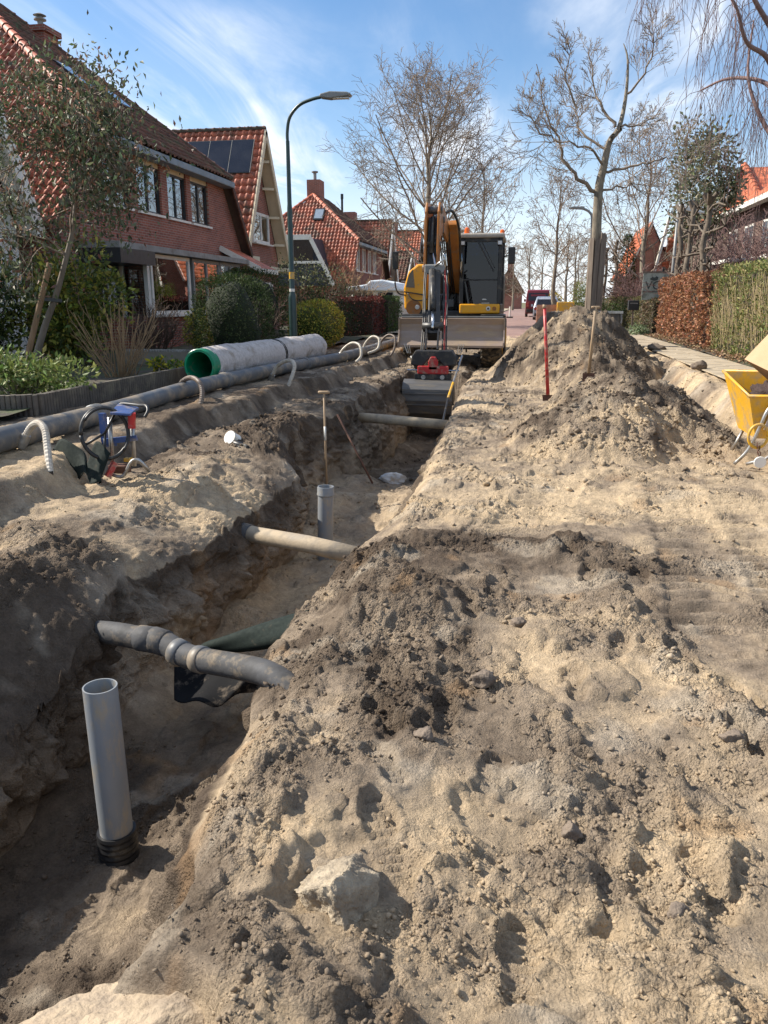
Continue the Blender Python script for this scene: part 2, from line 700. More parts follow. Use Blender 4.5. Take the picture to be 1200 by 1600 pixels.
m_tile = M('orange_clay_tile', (0.56, 0.165, 0.085), (0.34, 0.09, 0.05), scale=9, rough=0.6, bump=0.002, bscale=90, dirt=(0.12, 0.09, 0.06), dscale=1.6, damt=0.42, perobj=0.25, cells=4.2)
m_tile_old_shade = M('weathered_shaded_clay_tile', (0.17, 0.065, 0.04), (0.10, 0.05, 0.035), scale=2.5, rough=0.8, bump=0.002, bscale=90, dirt=(0.075, 0.075, 0.035), dscale=2.0, damt=0.4, perobj=0.15, cells=4.2)  # brown tile; on the hipped roofs it puts shade into the street slopes
m_tile_new = M('bright_clay_tile', (0.58, 0.165, 0.07), (0.42, 0.11, 0.05), scale=3, rough=0.6, dirt=(0.2, 0.1, 0.06), dscale=2.5, damt=0.3, cells=4.0)
m_under = M('roof_underlay', (0.07, 0.045, 0.035), rough=0.9)
m_white = M('white_paint', (0.74, 0.72, 0.66), (0.66, 0.63, 0.56), scale=3, rough=0.45, dirt=(0.4, 0.36, 0.28), dscale=4, damt=0.15)
m_cream = M('cream_paint', (0.68, 0.58, 0.40), (0.6, 0.5, 0.34), scale=3, rough=0.5)
m_gutter = M('blue_grey_gutter', (0.19, 0.24, 0.28), (0.14, 0.18, 0.21), scale=2, rough=0.5, dirt=(0.2, 0.18, 0.14), damt=0.2)
m_grey_trim = M('grey_zinc', (0.26, 0.26, 0.25), (0.2, 0.2, 0.19), scale=4, rough=0.55, dirt=(0.15, 0.13, 0.11), damt=0.3)
m_black_frame = M('black_frame', (0.018, 0.02, 0.022), rough=0.4)
m_glass = M_glass('window_glass')
m_room = M('dark_room', (0.02, 0.019, 0.018), rough=0.9)
m_curtain = M('net_curtain', (0.82, 0.82, 0.80), (0.66, 0.67, 0.67), scale=9, rough=0.9, stretch=(1, 6, 0.4))
m_solar = M('solar_cells', (0.012, 0.014, 0.022), (0.02, 0.022, 0.03), scale=1, rough=0.16, spec=0.6)
m_concrete = M('concrete', (0.36, 0.345, 0.315), (0.27, 0.255, 0.23), scale=7, rough=0.9, bump=0.003, bscale=60, dirt=(0.16, 0.14, 0.11), dscale=5, damt=0.4)
# ------------------------------------------------------------------ the dug-up street
Y_END = (15.9, 17.3)                       # where the trench climbs out in front of the excavator


def edge(y, ys, xs, seed, amp):
    return np.interp(y, ys, xs) + amp * fbm(np.asarray(y) * 1.7, np.asarray(y) * 0 + seed, 3, seed)


def e_lip_l(y): return edge(y, [-3, 1, 3.2, 4.1, 4.6, 5.4, 7.2, 8.0, 9.2, 10.5, 12, 15, 18], [-2.2, -2.2, -2.2, -2.34, -2.24, -2.2, -2.2, -2.62, -2.72, -2.5, -2.62, -2.52, -2.5], 3, 0.05)
def e_bot_l(y): return edge(y, [-3, 1, 3, 4, 5.2, 6.2, 7.2, 8.2, 9.2, 10.5, 12, 18], [-2.12, -2.12, -2.14, -2.16, -2.16, -2.14, -2.12, -2.5, -2.5, -2.3, -2.35, -2.3], 8, 0.06)
def e_bot_r(y): return edge(y, [-3, 1, 3, 5, 7, 12, 18], [-1.18, -1.18, -1.26, -1.34, -1.2, -1.3, -1.42], 15, 0.04)
def e_lip_r(y): return edge(y, [-3, 0.6, 1.19, 1.47, 1.62, 1.75, 2.0, 2.54, 2.96, 3.53, 4.74, 6.2, 9, 10.8, 15.2, 18], [-0.95, -0.95, -0.97, -0.93, -0.84, -0.88, -1.02, -1.02, -1.14, -1.20, -1.16, -0.98, -0.98, -1.05, -1.22, -1.25], 21, 0.03)


CONES0 = [(0.95, 8.9, 0.60), (0.55, 8.9, 0.42), (1.45, 9.3, 0.50), (1.1, 9.9, 0.74), (1.1, 11.4, 0.70), (1.15, 13.0, 0.92), (1.2, 14.8, 1.12), (1.12, 16.4, 1.42), (1.25, 17.8, 1.50), (1.3, 19.4, 1.30), (1.25, 21.5, 1.30), (1.3, 23.5, 1.2), (1.4, 25.0, 1.0)]

CONES = [(0.95, 8.9, 0.56), (0.45, 8.8, 0.38), (1.6, 9.1, 0.46), (1.55, 10.1, 0.56), (0.1, 9.4, 0.2), (1.1, 9.9, 0.70), (1.15, 11.3, 0.46), (1.2, 12.6, 0.46), (1.25, 14.0, 0.66), (1.15, 15.4, 0.98), (0.85, 17.0, 1.36), (1.05, 18.3, 1.46), (1.45, 17.6, 1.34), (0.7, 18.6, 1.34), (0.85, 19.4, 1.30), (0.80, 21.5, 1.30), (0.85, 23.5, 1.2), (0.9, 25.0, 1.0)]

_mc = [None, None, None]


def mound(x, y):
    if _mc[0] is x and _mc[1] is y:
        return _mc[2]
    _mc[:] = [x, y, _mound(x, y)]
    return _mc[2]


def _mound(x, y):
    wx = x + 0.16 * fbm(x * 1.1, y * 1.1, 3, 31)
    wy = y + 0.20 * fbm(x * 1.1, y * 1.1, 3, 37)
    h = np.full(np.shape(x), -9.0)
    for (cx, cy, z) in CONES:
        d = np.sqrt((wx - cx) ** 2 + ((wy - cy) * 0.8) ** 2 + 0.03)
        c = z - (0.66 if cy < 11 else 0.92) * (d - 0.17)
        h = np.where(h > c, h, c)
    # a scoop taken out of the right flank of the near heap
    d = np.sqrt((x - 1.75) ** 2 + ((y - 8.7) * 0.8) ** 2)
    h = h - 0.22 * sstep(-d, -0.5, -0.05)
    return h


# loose ridges thrown up by tyres and spades: points, width, height, how dark
RIDGES = [([(0.50, 4.3), (0.62, 3.6), (0.80, 2.9), (0.98, 2.2), (1.05, 1.7)], 0.11, 0.045, 0.05), ([(-0.98, 4.75), (-0.72, 4.0), (-0.52, 3.5), (-0.38, 3.05), (-0.42, 2.7)], 0.26, 0.030, 0.26), ([(-0.88, 2.35), (-0.80, 2.0), (-0.70, 1.75)], 0.14, 0.04, 0.1), ([(0.15, 2.6), (0.28, 2.1), (0.25, 1.7), (0.36, 1.3)], 0.10, 0.018, 0.0), ([(0.62, 2.0), (0.45, 1.65), (0.50, 1.35)], 0.10, 0.035, 0.0), ([(0.1, 4.9), (0.7, 4.6), (1.3, 4.75), (1.9, 4.5)], 0.16, 0.045, 0.25), ([(-0.62, 1.45), (-0.42, 1.30), (-0.2, 1.22)], 0.09, 0.035, 0.2), ([(-2.6, 4.0), (-2.75, 3.2), (-2.6, 2.6)], 0.22, 0.05, 0.4), ([(-2.55, 9.0), (-2.95, 8.2), (-2.7, 7.6)], 0.25, 0.07, 0.4)]
_rc = [None, None, None]


def ridges(x, y):
    """height, looseness and darkness of the thrown-up ridges"""
    if _rc[0] is x and _rc[1] is y:
        return _rc[2]
    wx = x + 0.07 * fbm(x * 3.1, y * 3.1, 2, 211)
    wy = y + 0.07 * fbm(x * 3.1 + 5, y * 3.1, 2, 213)
    h, m, dk = 0.0 * wx, 0.0 * wx, 0.0 * wx
    for (pp, w, hh, dd) in RIDGES:
        best = np.full(np.shape(x), 99.0)
        for (a, b_) in zip(pp, pp[1:]):
            ex, ey = b_[0] - a[0], b_[1] - a[1]
            t = np.clip(((wx - a[0]) * ex + (wy - a[1]) * ey) / (ex * ex + ey * ey), 0, 1)
            best = np.minimum(best, (wx - a[0] - t * ex) ** 2 + (wy - a[1] - t * ey) ** 2)
        g = np.exp(-best / (w * w))
        h = h + hh * g
        m = np.maximum(m, sstep(g, 0.15, 0.6))
        dk = np.maximum(dk, dd * sstep(g, 0.1, 0.6))
    _rc[:] = [x, y, (h, m, dk)]
    return _rc[2]


def lumps(x, y, cell, amp, seed, keep=0.6):
    x, y = x + 0.45 * cell * noise2(x / cell * 0.8, y / cell * 0.8, seed + 1), y + 0.45 * cell * noise2(x / cell * 0.8 + 7, y / cell * 0.8, seed + 2)
    d, i = worley(x / cell, y / cell, seed)
    r = 0.25 + 0.35 * ((i * 7.31) % 1.0)
    hh = np.sqrt(np.clip(1 - (d / r) ** 2, 0, 1)) * r * 2
    return amp * hh * (i < keep)


def crumbly(x, y):
    c = (0.04 + 0.96 * sstep(fbm(x * 1.45 + 4, y * 1.45, 5, 51, 0.66), -0.35, 0.75))
    m = sstep(mound(x, y), -0.05, 0.12)
    return np.clip(np.maximum(np.maximum(c, m), ridges(x, y)[1]), 0, 1)


def outside(x, y):
    """height of the ground that is not trench"""
    zl = np.interp(y, [0, 2, 3.05, 3.4, 4.0, 7, 9, 12, 17], [-0.34, -0.34, -0.30, -0.07, -0.10, -0.12, 0.05, 0.10, 0.10])
    led = 3.15 + 0.22 * fbm(y * 0.6, y * 0 + 2.2, 2, 61) + np.interp(y, [2, 4, 7, 10, 14, 17], [0.3, 0.38, 0.5, 0.28, 0.1, -0.05])
    left = zl + (0.13 - zl) * sstep(-x, 2.1, 2.9) + 0.22 * sstep(-x, led - 0.10, led + 0.14)
    left = left + 0.05 * fbm(x * 1.6, y * 1.6, 3, 65) * sstep(-x, 2.2, 2.5) * (1 - sstep(-x, led, led + 0.3))
    rl = 2.86 + 0.16 * fbm(y * 0.8, y * 0 + 5.1, 3, 71)
    right = 0.0 + 0.045 * fbm(x * 0.9 + 2, y * 0.9, 3, 75) + 0.34 * sstep(x, rl - 0.30, rl + 0.06)
    right = right + 0.10 * np.exp(-(((x + 0.55) / 0.35) ** 2)) * sstep(fbm(y * 0.9, y * 0 + 9, 2, 77), -0.4, 0.5) * sstep(-y, -6.5, -4.5)
    right = right - 0.10 * sstep(-x, 0.80, 1.0) * sstep(-y, -9, -7)
    # flat pressed ledge at the corner nearest the camera
    k = sstep(-np.sqrt(((x + 0.80) / 0.24) ** 2 + ((y - 1.18) / 0.18) ** 2), -1.0, -0.75)
    right = right * (1 - k) + (-0.02 + 0.01 * fbm(x * 3, y * 3, 2, 5)) * k
    f = sstep(y, 14.5, 19.5)
    right = right - 0.05 * f * sstep(-x, -3.0, -2.4)
    right = right + (0.345 + 0.05) * sstep(y, 21, 25.5) * sstep(-x, -2.6, -2.0)
    side = sstep(x, -1.75, -1.45)
    z = left * (1 - side) + right * side
    z = np.maximum(z, np.where(y > 6.0, mound(x, y), -9))
    return z, k


BOOTS = [(0.05 + 0.42 * math.sin(q * 1.7) + 0.09 * (q % 2), 1.55 + 0.36 * q, 0.25 * math.sin(q * 2.3)) for q in range(13)] + [(0.95 + 0.12 * (q % 2) - 0.05 * q, 2.0 + 0.34 * q, 0.2) for q in range(8)] + [(-0.35 - 0.06 * q, 1.9 + 0.33 * q, 0.45 + 0.1 * (q % 3)) for q in range(4)] + [(-1.62 + 0.1 * (q % 2), 2.2 + 0.32 * q, -0.2) for q in range(16)] + [(-2.75 + 0.12 * (q % 2), 3.8 + 0.35 * q, 0.1) for q in range(9)]


def micro(x, y, k, deep=0.0):
    """clods, tyre marks, crumbs"""
    c = crumbly(x, y) * (1 - k)
    mm = sstep(mound(x, y), -0.02, 0.15)
    walk = sstep(-x, 3.45, 3.7) + sstep(x, 3.1, 3.3)
    c = c * (1 - 0.85 * np.clip(walk, 0, 1))
    h = 0.011 * fbm(x * 4, y * 4, 3, 81) * (0.5 + c) + ridges(x, y)[0]
    h = h + 0.020 * c * np.abs(noise2(x * 7, y * 7, 83)) - 0.010 * c + 0.014 * c * np.abs(noise2(x * 19, y * 19, 85))
    h = h + lumps(x, y, 0.32, 0.04, 91, 0.2) * c * (0.5 + mm)
    h = h + lumps(x, y, 0.13, 0.030, 95, 0.4) * c * (0.7 + 0.7 * mm)
    h = h + lumps(x, y, 0.055, 0.013, 99, 0.5) * (0.12 + c)
    h = h + 0.010 * noise2(x * 24, y * 24, 103) * (0.5 + c) + 0.007 * noise2(x * 46, y * 46, 105) * (0.5 + c) + 0.004 * noise2(x * 80, y * 80, 107) * (0.5 + c)
    # slabs pressed by tyres and shoes: flat plates with a sharp edge
    d, i = worley(x * 2.1, y * 2.1, 111)
    h = h + 0.024 * sstep(-d, -0.345, -0.315) * (i < 0.55) * (1 - 0.4 * c)
    d, i = worley(x * 4.6 + 0.5 * noise2(x * 6, y * 6, 112), y * 4.6, 113)
    h = h + 0.015 * sstep(-d, -0.36, -0.30) * (i < 0.5)
    d, i = worley(x * 9.5 + 0.5 * noise2(x * 12, y * 12, 114), y * 9.5, 115)
    h = h + 0.009 * sstep(-d, -0.42, -0.30) * (i < 0.5) * (0.4 + c)
    d, i = worley(x * 1.3 + 3, y * 1.3, 117)
    h = h - 0.024 * sstep(-d, -0.30, -0.25) * (i < 0.22)
    # tyre treads
    for (xc, ya, yb, sl) in ((1.15, 3.4, 7.2, 0.10), (0.15, 4.6, 7.4, 0.18), (1.62, 3.0, 7.4, 0.10), (-0.75, 17.0, 19.4, 0.0), (-2.9, 17.2, 19.4, 0.0)):
        cx = xc + sl * (y - 0.5 * (ya + yb))
        m = sstep(-np.abs(x - cx), -0.27, -0.20) * sstep(y, ya, ya + 0.5) * sstep(-y, -yb, -yb + 0.5)
        t = np.sin(2 * PI * (y / 0.135 + np.abs(x - cx) * 2.2))
        h = h * (1 - 0.6 * m) + m * (0.016 * np.clip(t * 1.6, -1, 1) - 0.02)
    # boot prints: a sole and a heel pressed in, with tread bars
    h = np.array(h)
    for (bx, by, ba) in BOOTS:
        near = np.where((np.abs(x - bx) < 0.24) & (np.abs(y - by) < 0.24))
        if not len(near[0]):
            continue
        ca, sa = math.cos(ba), math.sin(ba)
        u = (x[near] - bx) * ca + (y[near] - by) * sa
        v = -(x[near] - bx) * sa + (y[near] - by) * ca
        u = u + 0.006 * noise2(u * 40, v * 40, 311)
        dd = np.minimum((u / 0.055) ** 2 + ((v - 0.05) / 0.095) ** 2, (u / 0.042) ** 2 + ((v + 0.095) / 0.055) ** 2)
        m = sstep(-dd, -1.12, -0.85)
        rim = np.exp(-((np.sqrt(dd) - 1.2) / 0.16) ** 2)
        h[near] = h[near] * (1 - 0.8 * m) + m * (-0.015 + 0.005 * np.sign(np.sin(v * 2 * PI / 0.034))) + 0.010 * rim * (1 - m)
    return h * (1 - 0.9 * k), c


def floor_z(x, y):
    z = np.interp(y, [-3, 1.5, 2.6, 4.5, 6, 7.5, 8.8, 9.8, 11, 13.5, 15.6], [-0.72, -0.76, -0.80, -0.84, -0.84, -0.84, -0.72, -0.80, -1.10, -1.25, -1.15])
    z = z + 0.035 * fbm(x * 2.2, y * 2.2, 3, 121) + 0.10 * sstep(x, -1.65, -1.2) * sstep(fbm(y * 0.7, y * 0 + 3, 2, 123), -0.3, 0.6)
    z = z + 0.10 * sstep(-x, 1.85, 2.2) * (0.4 + sstep(fbm(y * 1.1, y * 0 + 7, 2, 125), -0.3, 0.5))
    up = sstep(y, *Y_END)
    return z * (1 - up) + 0.03 * up


def soil_colour(x, y, z, c, k, zone):
    """which soil lies where: pale dry sand, grey-brown crumbs, dark wet topsoil; a sunlit shelf and trench shade are painted in"""
    y_true = y
    y = y + 0.55 * fbm(x * 0.9 + 2, y * 0.9, 4, 129, 0.6)
    n1 = fbm(x * 0.75 + 1, y_true * 0.75, 5, 131, 0.6)
    n2 = fbm(x * 3.1, y_true * 3.1, 4, 137, 0.6)
    mm = sstep(mound(x, y_true), 0.02, 0.22)
    d = 0.44 + 0.44 * n1 + 0.30 * n2 - 0.12 * sstep(-y, -2.8, -1.8)
    d = d + 0.42 * np.exp(-(((x + 0.5) / 0.55) ** 2)) * sstep(y, 2.2, 3.2) * sstep(-y, -5.4, -4.6) * sstep(fbm(x * 1.2, y * 1.2, 3, 139), -0.5, 0.3)
    d = d - 0.34 * sstep(y, 5.2, 6.0) * sstep(-y, -9.5, -7.5) * (x > -1.3)
    d = d + (0.20 + 0.25 * n2 + 0.35 * sstep(fbm(x * 1.4 + 3, y * 1.1, 3, 145), 0.0, 0.45)) * mm * sstep(-y, -19.0, -17.0)
    d = d - 0.60 * sstep(y, 18.6, 20.5) * (x > -1.5)
    # left bank: dark slump, and a sunlit shelf painted in as paler soil
    lb = sstep(-x, 1.9, 2.2)
    d = d + lb * (0.24 - 0.66 * np.exp(-(((y - 5.3) / 1.2) ** 2)) + 0.30 * sstep(-y, -3.9, -3.2) + 0.22 * sstep(y, 6.3, 7.2) * sstep(-y, -11, -9))
    d = d - 0.25 * sstep(x, 2.4, 2.8) * sstep(y, 8, 10)
    d = np.where(zone == 1, 0.42 + 0.25 * sstep(-y, -4.0, -3.2) + 0.30 * fbm(y * 0.9, z * 1.4, 3, 141) + 0.62 * sstep(z, -0.50, -0.12) + 0.12 * fbm(y * 3, z * 9, 2, 143), d)  # near end darker: wet soil with trench shade painted in
    d = np.where(zone == 2, 0.36 + 0.25 * n1 + 0.2 * n2 + 0.30 * sstep(-y, -3.6, -2.6) + 0.35 * sstep(-y, -2.5, -1.9) + 0.35 * sstep(-x, 1.5, 2.0) * sstep(-y, -4.2, -3.2) - 0.22 * np.exp(-(((y - 5.6) / 1.6) ** 2)) + 0.3 * sstep(y, 9.5, 11), d)  # near floor: dark wet soil plus the left bank's shade in the colour
    d = np.clip(d - 0.25 * k + ridges(x, y_true)[2] * (np.asarray(zone) == 0), 0.0, 1.0)
    y = y_true
    sand = np.array(SAND)
    mid = np.array((0.265, 0.208, 0.152))
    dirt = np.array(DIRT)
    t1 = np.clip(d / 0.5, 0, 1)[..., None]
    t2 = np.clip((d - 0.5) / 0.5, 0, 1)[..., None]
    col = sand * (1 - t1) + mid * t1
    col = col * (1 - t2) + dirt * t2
    # chalky dry crust and rusty spots
    w = sstep(fbm(x * 2.0 + 9, y * 2.0, 4, 151), 0.35, 0.8)[..., None] * 0.45
    col = col * (1 - w) + np.array((0.47, 0.40, 0.31)) * w
    w = sstep(fbm(x * 2.6 - 4, y * 2.6, 3, 157), 0.62, 0.9)[..., None] * 0.35
    return col * (1 - w) + np.array((0.36, 0.22, 0.11)) * w


def grow(a, b, n, k):
    """n steps from a to b, each k times the last"""
    s = np.cumsum(np.concatenate([[0], k ** np.arange(n - 1)]))
    return a + (b - a) * s / s[-1]


rows = [np.linspace(-3.0, 0.85, 40)[:-1]]
yy, lst = 0.85, []
while yy < 30.0:
    lst.append(yy)
    yy += 0.0047 * yy + 0.0012
rows = np.concatenate(rows + [np.array(lst)])
NR = len(rows)
uL = grow(0, 1, 160, 1 / 1.0135)            # far left to the lip
uW = np.linspace(0, 1, 56)[1:-1]
uF = np.linspace(0, 1, 84)
uV = np.linspace(0, 1, 26)[1:-1]
uR = grow(0, 1, 320, 1.0062)
Yg = rows[:, None]
xl, xlb, xrb, xr = e_lip_l(rows)[:, None], e_bot_l(rows)[:, None], e_bot_r(rows)[:, None], e_lip_r(rows)[:, None]
Xs = np.concatenate([-6.2 + (xl + 6.2) * uL, xl + (xlb - xl) * uW, xlb + (xrb - xlb) * uF, xrb + (xr - xrb) * uV, xr + (5.6 - xr) * uR], axis=1)
zone = np.concatenate([np.zeros(len(uL)), np.ones(len(uW)), np.full(len(uF), 2), np.full(len(uV), 3), np.zeros(len(uR))])[None, :] + 0 * Yg
tw = np.concatenate([np.zeros(len(uL)), uW, np.ones(len(uF)), 1 - uV, np.zeros(len(uR))])[None, :] + 0 * Yg
Ys = Yg + 0 * Xs
xo = np.where(zone == 1, xl - 0.01, np.where(zone == 3, xr + 0.01, Xs))
Zo, kk = outside(xo, Ys)
Zf = floor_z(np.clip(Xs, xlb, xrb), Ys)
hm, cc = micro(Xs, Ys, kk)
Zs = np.where(zone == 2, Zf + 0.8 * hm, Zo + hm)
# round the lip over
dl = np.clip((xl - Xs) / 0.14, 0, 1)
Zs = Zs - np.where((zone == 0) & (Xs <= xl), 0.05 * (1 - dl) ** 2, 0)
dr = np.clip((Xs - xr) / 0.15, 0, 1)
Zs = Zs - np.where((zone == 0) & (Xs >= xr), 0.07 * (1 - dr) ** 2, 0)
# the cut faces hang between the lip and the floor
nA, nB, nC, nD = len(uL), len(uL) + len(uW), len(uL) + len(uW) + len(uF), len(uL) + len(uW) + len(uF) + len(uV)
sw = uW[None, :]
Zs[:, nA:nB] = Zs[:, nA - 1:nA] * (1 - sw) + Zs[:, nB:nB + 1] * sw
sv = uV[None, :] ** 1.3
Zs[:, nC:nD] = Zs[:, nC - 1:nC] * (1 - sv) + Zs[:, nD:nD + 1] * sv
# slumps and spade marks on the cut faces
ww = np.where((zone == 1) | (zone == 3), np.sin(PI * np.clip(tw, 0, 1)) ** 0.6, 0)
dx = 0.10 * fbm(Ys * 1.6, Zs * 1.2, 3, 161) + 0.045 * fbm(Ys * 5, Zs * 4, 3, 165) + lumps(Ys, Zs, 0.16, 0.06, 171, 0.5) + lumps(Ys, Zs, 0.06, 0.040, 175, 0.6) + 0.012 * noise2(Ys * 30, Zs * 12, 177) + 0.05 * np.abs(noise2(Ys * 6.5, Zs * 1.3, 181)) + 0.035 * np.abs(noise2(Ys * 17, Zs * 6, 183)) + 0.02 * np.abs(noise2(Ys * 34, Zs * 20, 185)) + 0.035 * (1 - np.abs(np.sin(PI * (Ys / 0.13 + 0.35 * noise2(Ys * 2, Zs * 2, 187))))) ** 3 * sstep(noise2(Ys * 0.9, Zs * 1.1, 189), -0.2, 0.3)
Xs = Xs + np.where(zone == 1, 1, -1) * ww * (dx - 0.02)
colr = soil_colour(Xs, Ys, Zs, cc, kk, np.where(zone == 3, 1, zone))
NC = Xs.shape[1]
V = np.stack([Xs, Ys, Zs], axis=-1).reshape(-1, 3)
ii = (np.arange(NR - 1)[:, None] * NC + np.arange(NC - 1)[None, :]).ravel()
F = np.stack([ii, ii + 1, ii + NC + 1, ii + NC], axis=1)
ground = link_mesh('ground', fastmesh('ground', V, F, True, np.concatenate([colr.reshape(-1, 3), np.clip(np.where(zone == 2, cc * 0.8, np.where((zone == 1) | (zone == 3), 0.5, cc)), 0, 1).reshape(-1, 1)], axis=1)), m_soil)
tag(ground, kind='structure')


def gz(x, y):
    """surface height at a spot (outside or on the trench floor)"""
    xa, ya = np.array([float(x)]), np.array([float(y)])
    if e_bot_l(ya)[0] < x < e_bot_r(ya)[0] and y < 16.5:
        return float(floor_z(xa, ya)[0])
    z, k = outside(xa, ya)
    return float((z + micro(xa, ya, k)[0])[0])


# loose crumbs lying on it
def clod_shapes(n):
    import bmesh
    out = []
    for i in range(n):
        bm = bmesh.new()
        bmesh.ops.create_icosphere(bm, subdivisions=1, radius=1.0)
        v = np.array([p.co[:] for p in bm.verts])
        f = np.array([[q.index for q in p.verts] for p in bm.faces])
        bm.free()
        v = v * (0.60 + 0.70 * RS.rand(len(v), 1)) * np.array([1.0, 0.6 + 0.4 * RS.rand(), 0.5 + 0.35 * RS.rand()])
        out.append((v, f))
    return out


def rand_rot(n, rs=RS, tilt=1.0):
    a = rs.rand(n) * 2 * PI
    ca, sa = np.cos(a), np.sin(a)
    Rz = np.zeros((n, 3, 3))
    Rz[:, 0, 0], Rz[:, 0, 1], Rz[:, 1, 0], Rz[:, 1, 1], Rz[:, 2, 2] = ca, -sa, sa, ca, 1
    b = (rs.rand(n) - 0.5) * 2 * tilt
    cb, sb = np.cos(b), np.sin(b)
    Rx = np.zeros((n, 3, 3))
    Rx[:, 0, 0], Rx[:, 1, 1], Rx[:, 1, 2], Rx[:, 2, 1], Rx[:, 2, 2] = 1, cb, -sb, sb, cb
    return Rz @ Rx


def scatter_crumbs(name, x, y, size, light):
    zone_f = (x > e_bot_l(y)) & (x < e_bot_r(y)) & (y < 16)
    zo, k = outside(x, y)
    m, c = micro(x, y, k)
    z = np.where(zone_f, floor_z(x, y) + 0.8 * m, zo + m)
    col = soil_colour(x, y, z, c, k, np.where(zone_f, 2, 0)) * light[:, None]
    shapes = clod_shapes(14)
    Vs, Fs, Cs, base = [], [], [], 0
    which = RS.randint(0, 14, len(x))
    rot = rand_rot(len(x))
    for q, (v, f) in enumerate(shapes):
        idx = np.where(which == q)[0]
        if not len(idx):
            continue
        P = np.einsum('nij,kj->nki', rot[idx], v) * size[idx][:, None, None]
        P = P + np.stack([x[idx], y[idx], z[idx] + 0.25 * size[idx]], 1)[:, None, :]
        Vs.append(P.reshape(-1, 3))
        Fs.append((f[None] + (np.arange(len(idx)) * len(v))[:, None, None]).reshape(-1, 3) + base)
        Cs.append(np.repeat(col[idx], len(v), axis=0))
        base += len(idx) * len(v)
    o = link_mesh(name, fastmesh(name, np.concatenate(Vs), np.concatenate(Fs), False, np.concatenate(Cs)), m_crumb)
    return o


def crumb_spots(n, ya, yb, xa, xb, smin, smax, p=2.6, heap=False):
    yv = np.exp(RS.rand(n * 3) * (math.log(yb) - math.log(ya)) + math.log(ya))
    xv = xa * 1.0 + RS.rand(n * 3) * (xb - xa)
    keep = (xv > -0.85 * yv - 0.5) & (xv < 0.42 * yv + 0.45)
    xl_, xr_ = e_lip_l(yv), e_lip_r(yv)
    keep &= ~(((xv > xl_ - 0.03) & (xv < e_bot_l(yv) + 0.03)) | ((xv > e_bot_r(yv) - 0.03) & (xv < xr_ + 0.05)))
    clus = sstep(fbm(xv * 2.3, yv * 2.3, 3, 201), -0.35, 0.5)
    _, k = outside(xv, yv)
    acc = crumbly(xv, yv) ** 1.3 * (0.12 + 0.88 * clus) * (1 - k) + 0.03
    keep &= RS.rand(len(xv)) < acc
    if heap:
        keep &= mound(xv, yv) > 0.02
    xv, yv = xv[keep][:n], yv[keep][:n]
    sz = smin + (smax - smin) * RS.rand(len(xv)) ** p
    return xv, yv, sz


cx1 = [crumb_spots(25000, 0.95, 3.6, -2.2, 1.7, 0.0022, 0.011, 5.0), crumb_spots(8500, 2.4, 7.5, -3.6, 3.0, 0.004, 0.018, 4.5), crumb_spots(3500, 6.5, 18, -3.6, 3.0, 0.008, 0.04, 3.4), crumb_spots(4500, 6.8, 18, -0.6, 2.4, 0.007, 0.038, 3.6, True)]
xs_, ys_, ss_ = [np.concatenate([c[i] for c in cx1]) for i in range(3)]
crumbs = scatter_crumbs('soil_crumbs', xs_, ys_, ss_, 0.68 + 0.26 * RS.rand(len(xs_)))
tag(crumbs, 'loose crumbs of sand and soil lying over the dug-up street', 'soil', kind='stuff')

# ------------------------------------------------------------------ sheets round it
m_garden = M('garden_soil', (0.085, 0.065, 0.045), (0.05, 0.04, 0.03), scale=5, rough=0.95, bump=0.03, bscale=14, dirt=(0.05, 0.07, 0.02), dscale=2, damt=0.5)
m_grass = M('rough_grass', (0.10, 0.11, 0.04), (0.16, 0.12, 0.06), scale=4, rough=0.95, bump=0.03, bscale=25)
m_pave = M('sandy_paving', (0.30, 0.265, 0.215), (0.22, 0.2, 0.17), scale=4, rough=0.92, bump=0.004, bscale=50, dirt=(0.42, 0.33, 0.21), dscale=1.6, damt=0.75)
m_pave_tile = M('paving_tile', (0.29, 0.265, 0.23), (0.22, 0.205, 0.18), scale=5, rough=0.92, bump=0.003, bscale=60, dirt=(0.44, 0.345, 0.22), dscale=1.4, damt=0.8, perobj=0.12, coord='Object')
m_road = M_brick('clinker_road', (0.30, 0.175, 0.145), (0.24, 0.14, 0.115), (0.2, 0.16, 0.13), plane='xy', bw=0.2, bh=0.07, ms=0.006)


def sheet_obj(name, x0, x1, y0, y1, z, mat, nx=1, ny=1, amp=0.0):
    xs = np.linspace(x0, x1, nx + 1)
    ys = np.linspace(y0, y1, ny + 1)
    X, Y = np.meshgrid(xs, ys)
    Z = z + amp * fbm(X * 0.8, Y * 0.8, 4, 301)
    V = np.stack([X, Y, Z], -1).reshape(-1, 3)
    i = (np.arange(ny)[:, None] * (nx + 1) + np.arange(nx)[None]).ravel()
    return tag(link_mesh(name, fastmesh(name, V, np.stack([i, i + 1, i + nx + 2, i + nx + 1], 1), True), mat), kind='structure')


b = MB()
b.add([(-900, -400, 0.20), (-6.0, -400, 0.20), (-6.0, 1500, 0.20), (-900, 1500, 0.20)], [(0, 1, 2, 3)])
b.add([(5.5, -400, 0.20), (900, -400, 0.20), (900, 1500, 0.20), (5.5, 1500, 0.20)], [(0, 1, 2, 3)])
b.add([(-6.0, 29.5, 0.20), (5.5, 29.5, 0.20), (5.5, 1500, 0.20), (-6.0, 1500, 0.20)], [(0, 1, 2, 3)])
b.add([(-6.0, -400, 0.10), (5.5, -400, 0.10), (5.5, -2.9, 0.10), (-6.0, -2.9, 0.10)], [(0, 1, 2, 3)])
tag(b.build('terrain', m_grass), kind='structure')
sheet_obj('garden_left', -11.5, -5.24, 2.0, 60.0, 0.42, m_garden, 40, 240, 0.05)
sheet_obj('garden_right', 4.5, 16, 6.0, 70.0, 0.37, m_garden, 40, 200, 0.04)
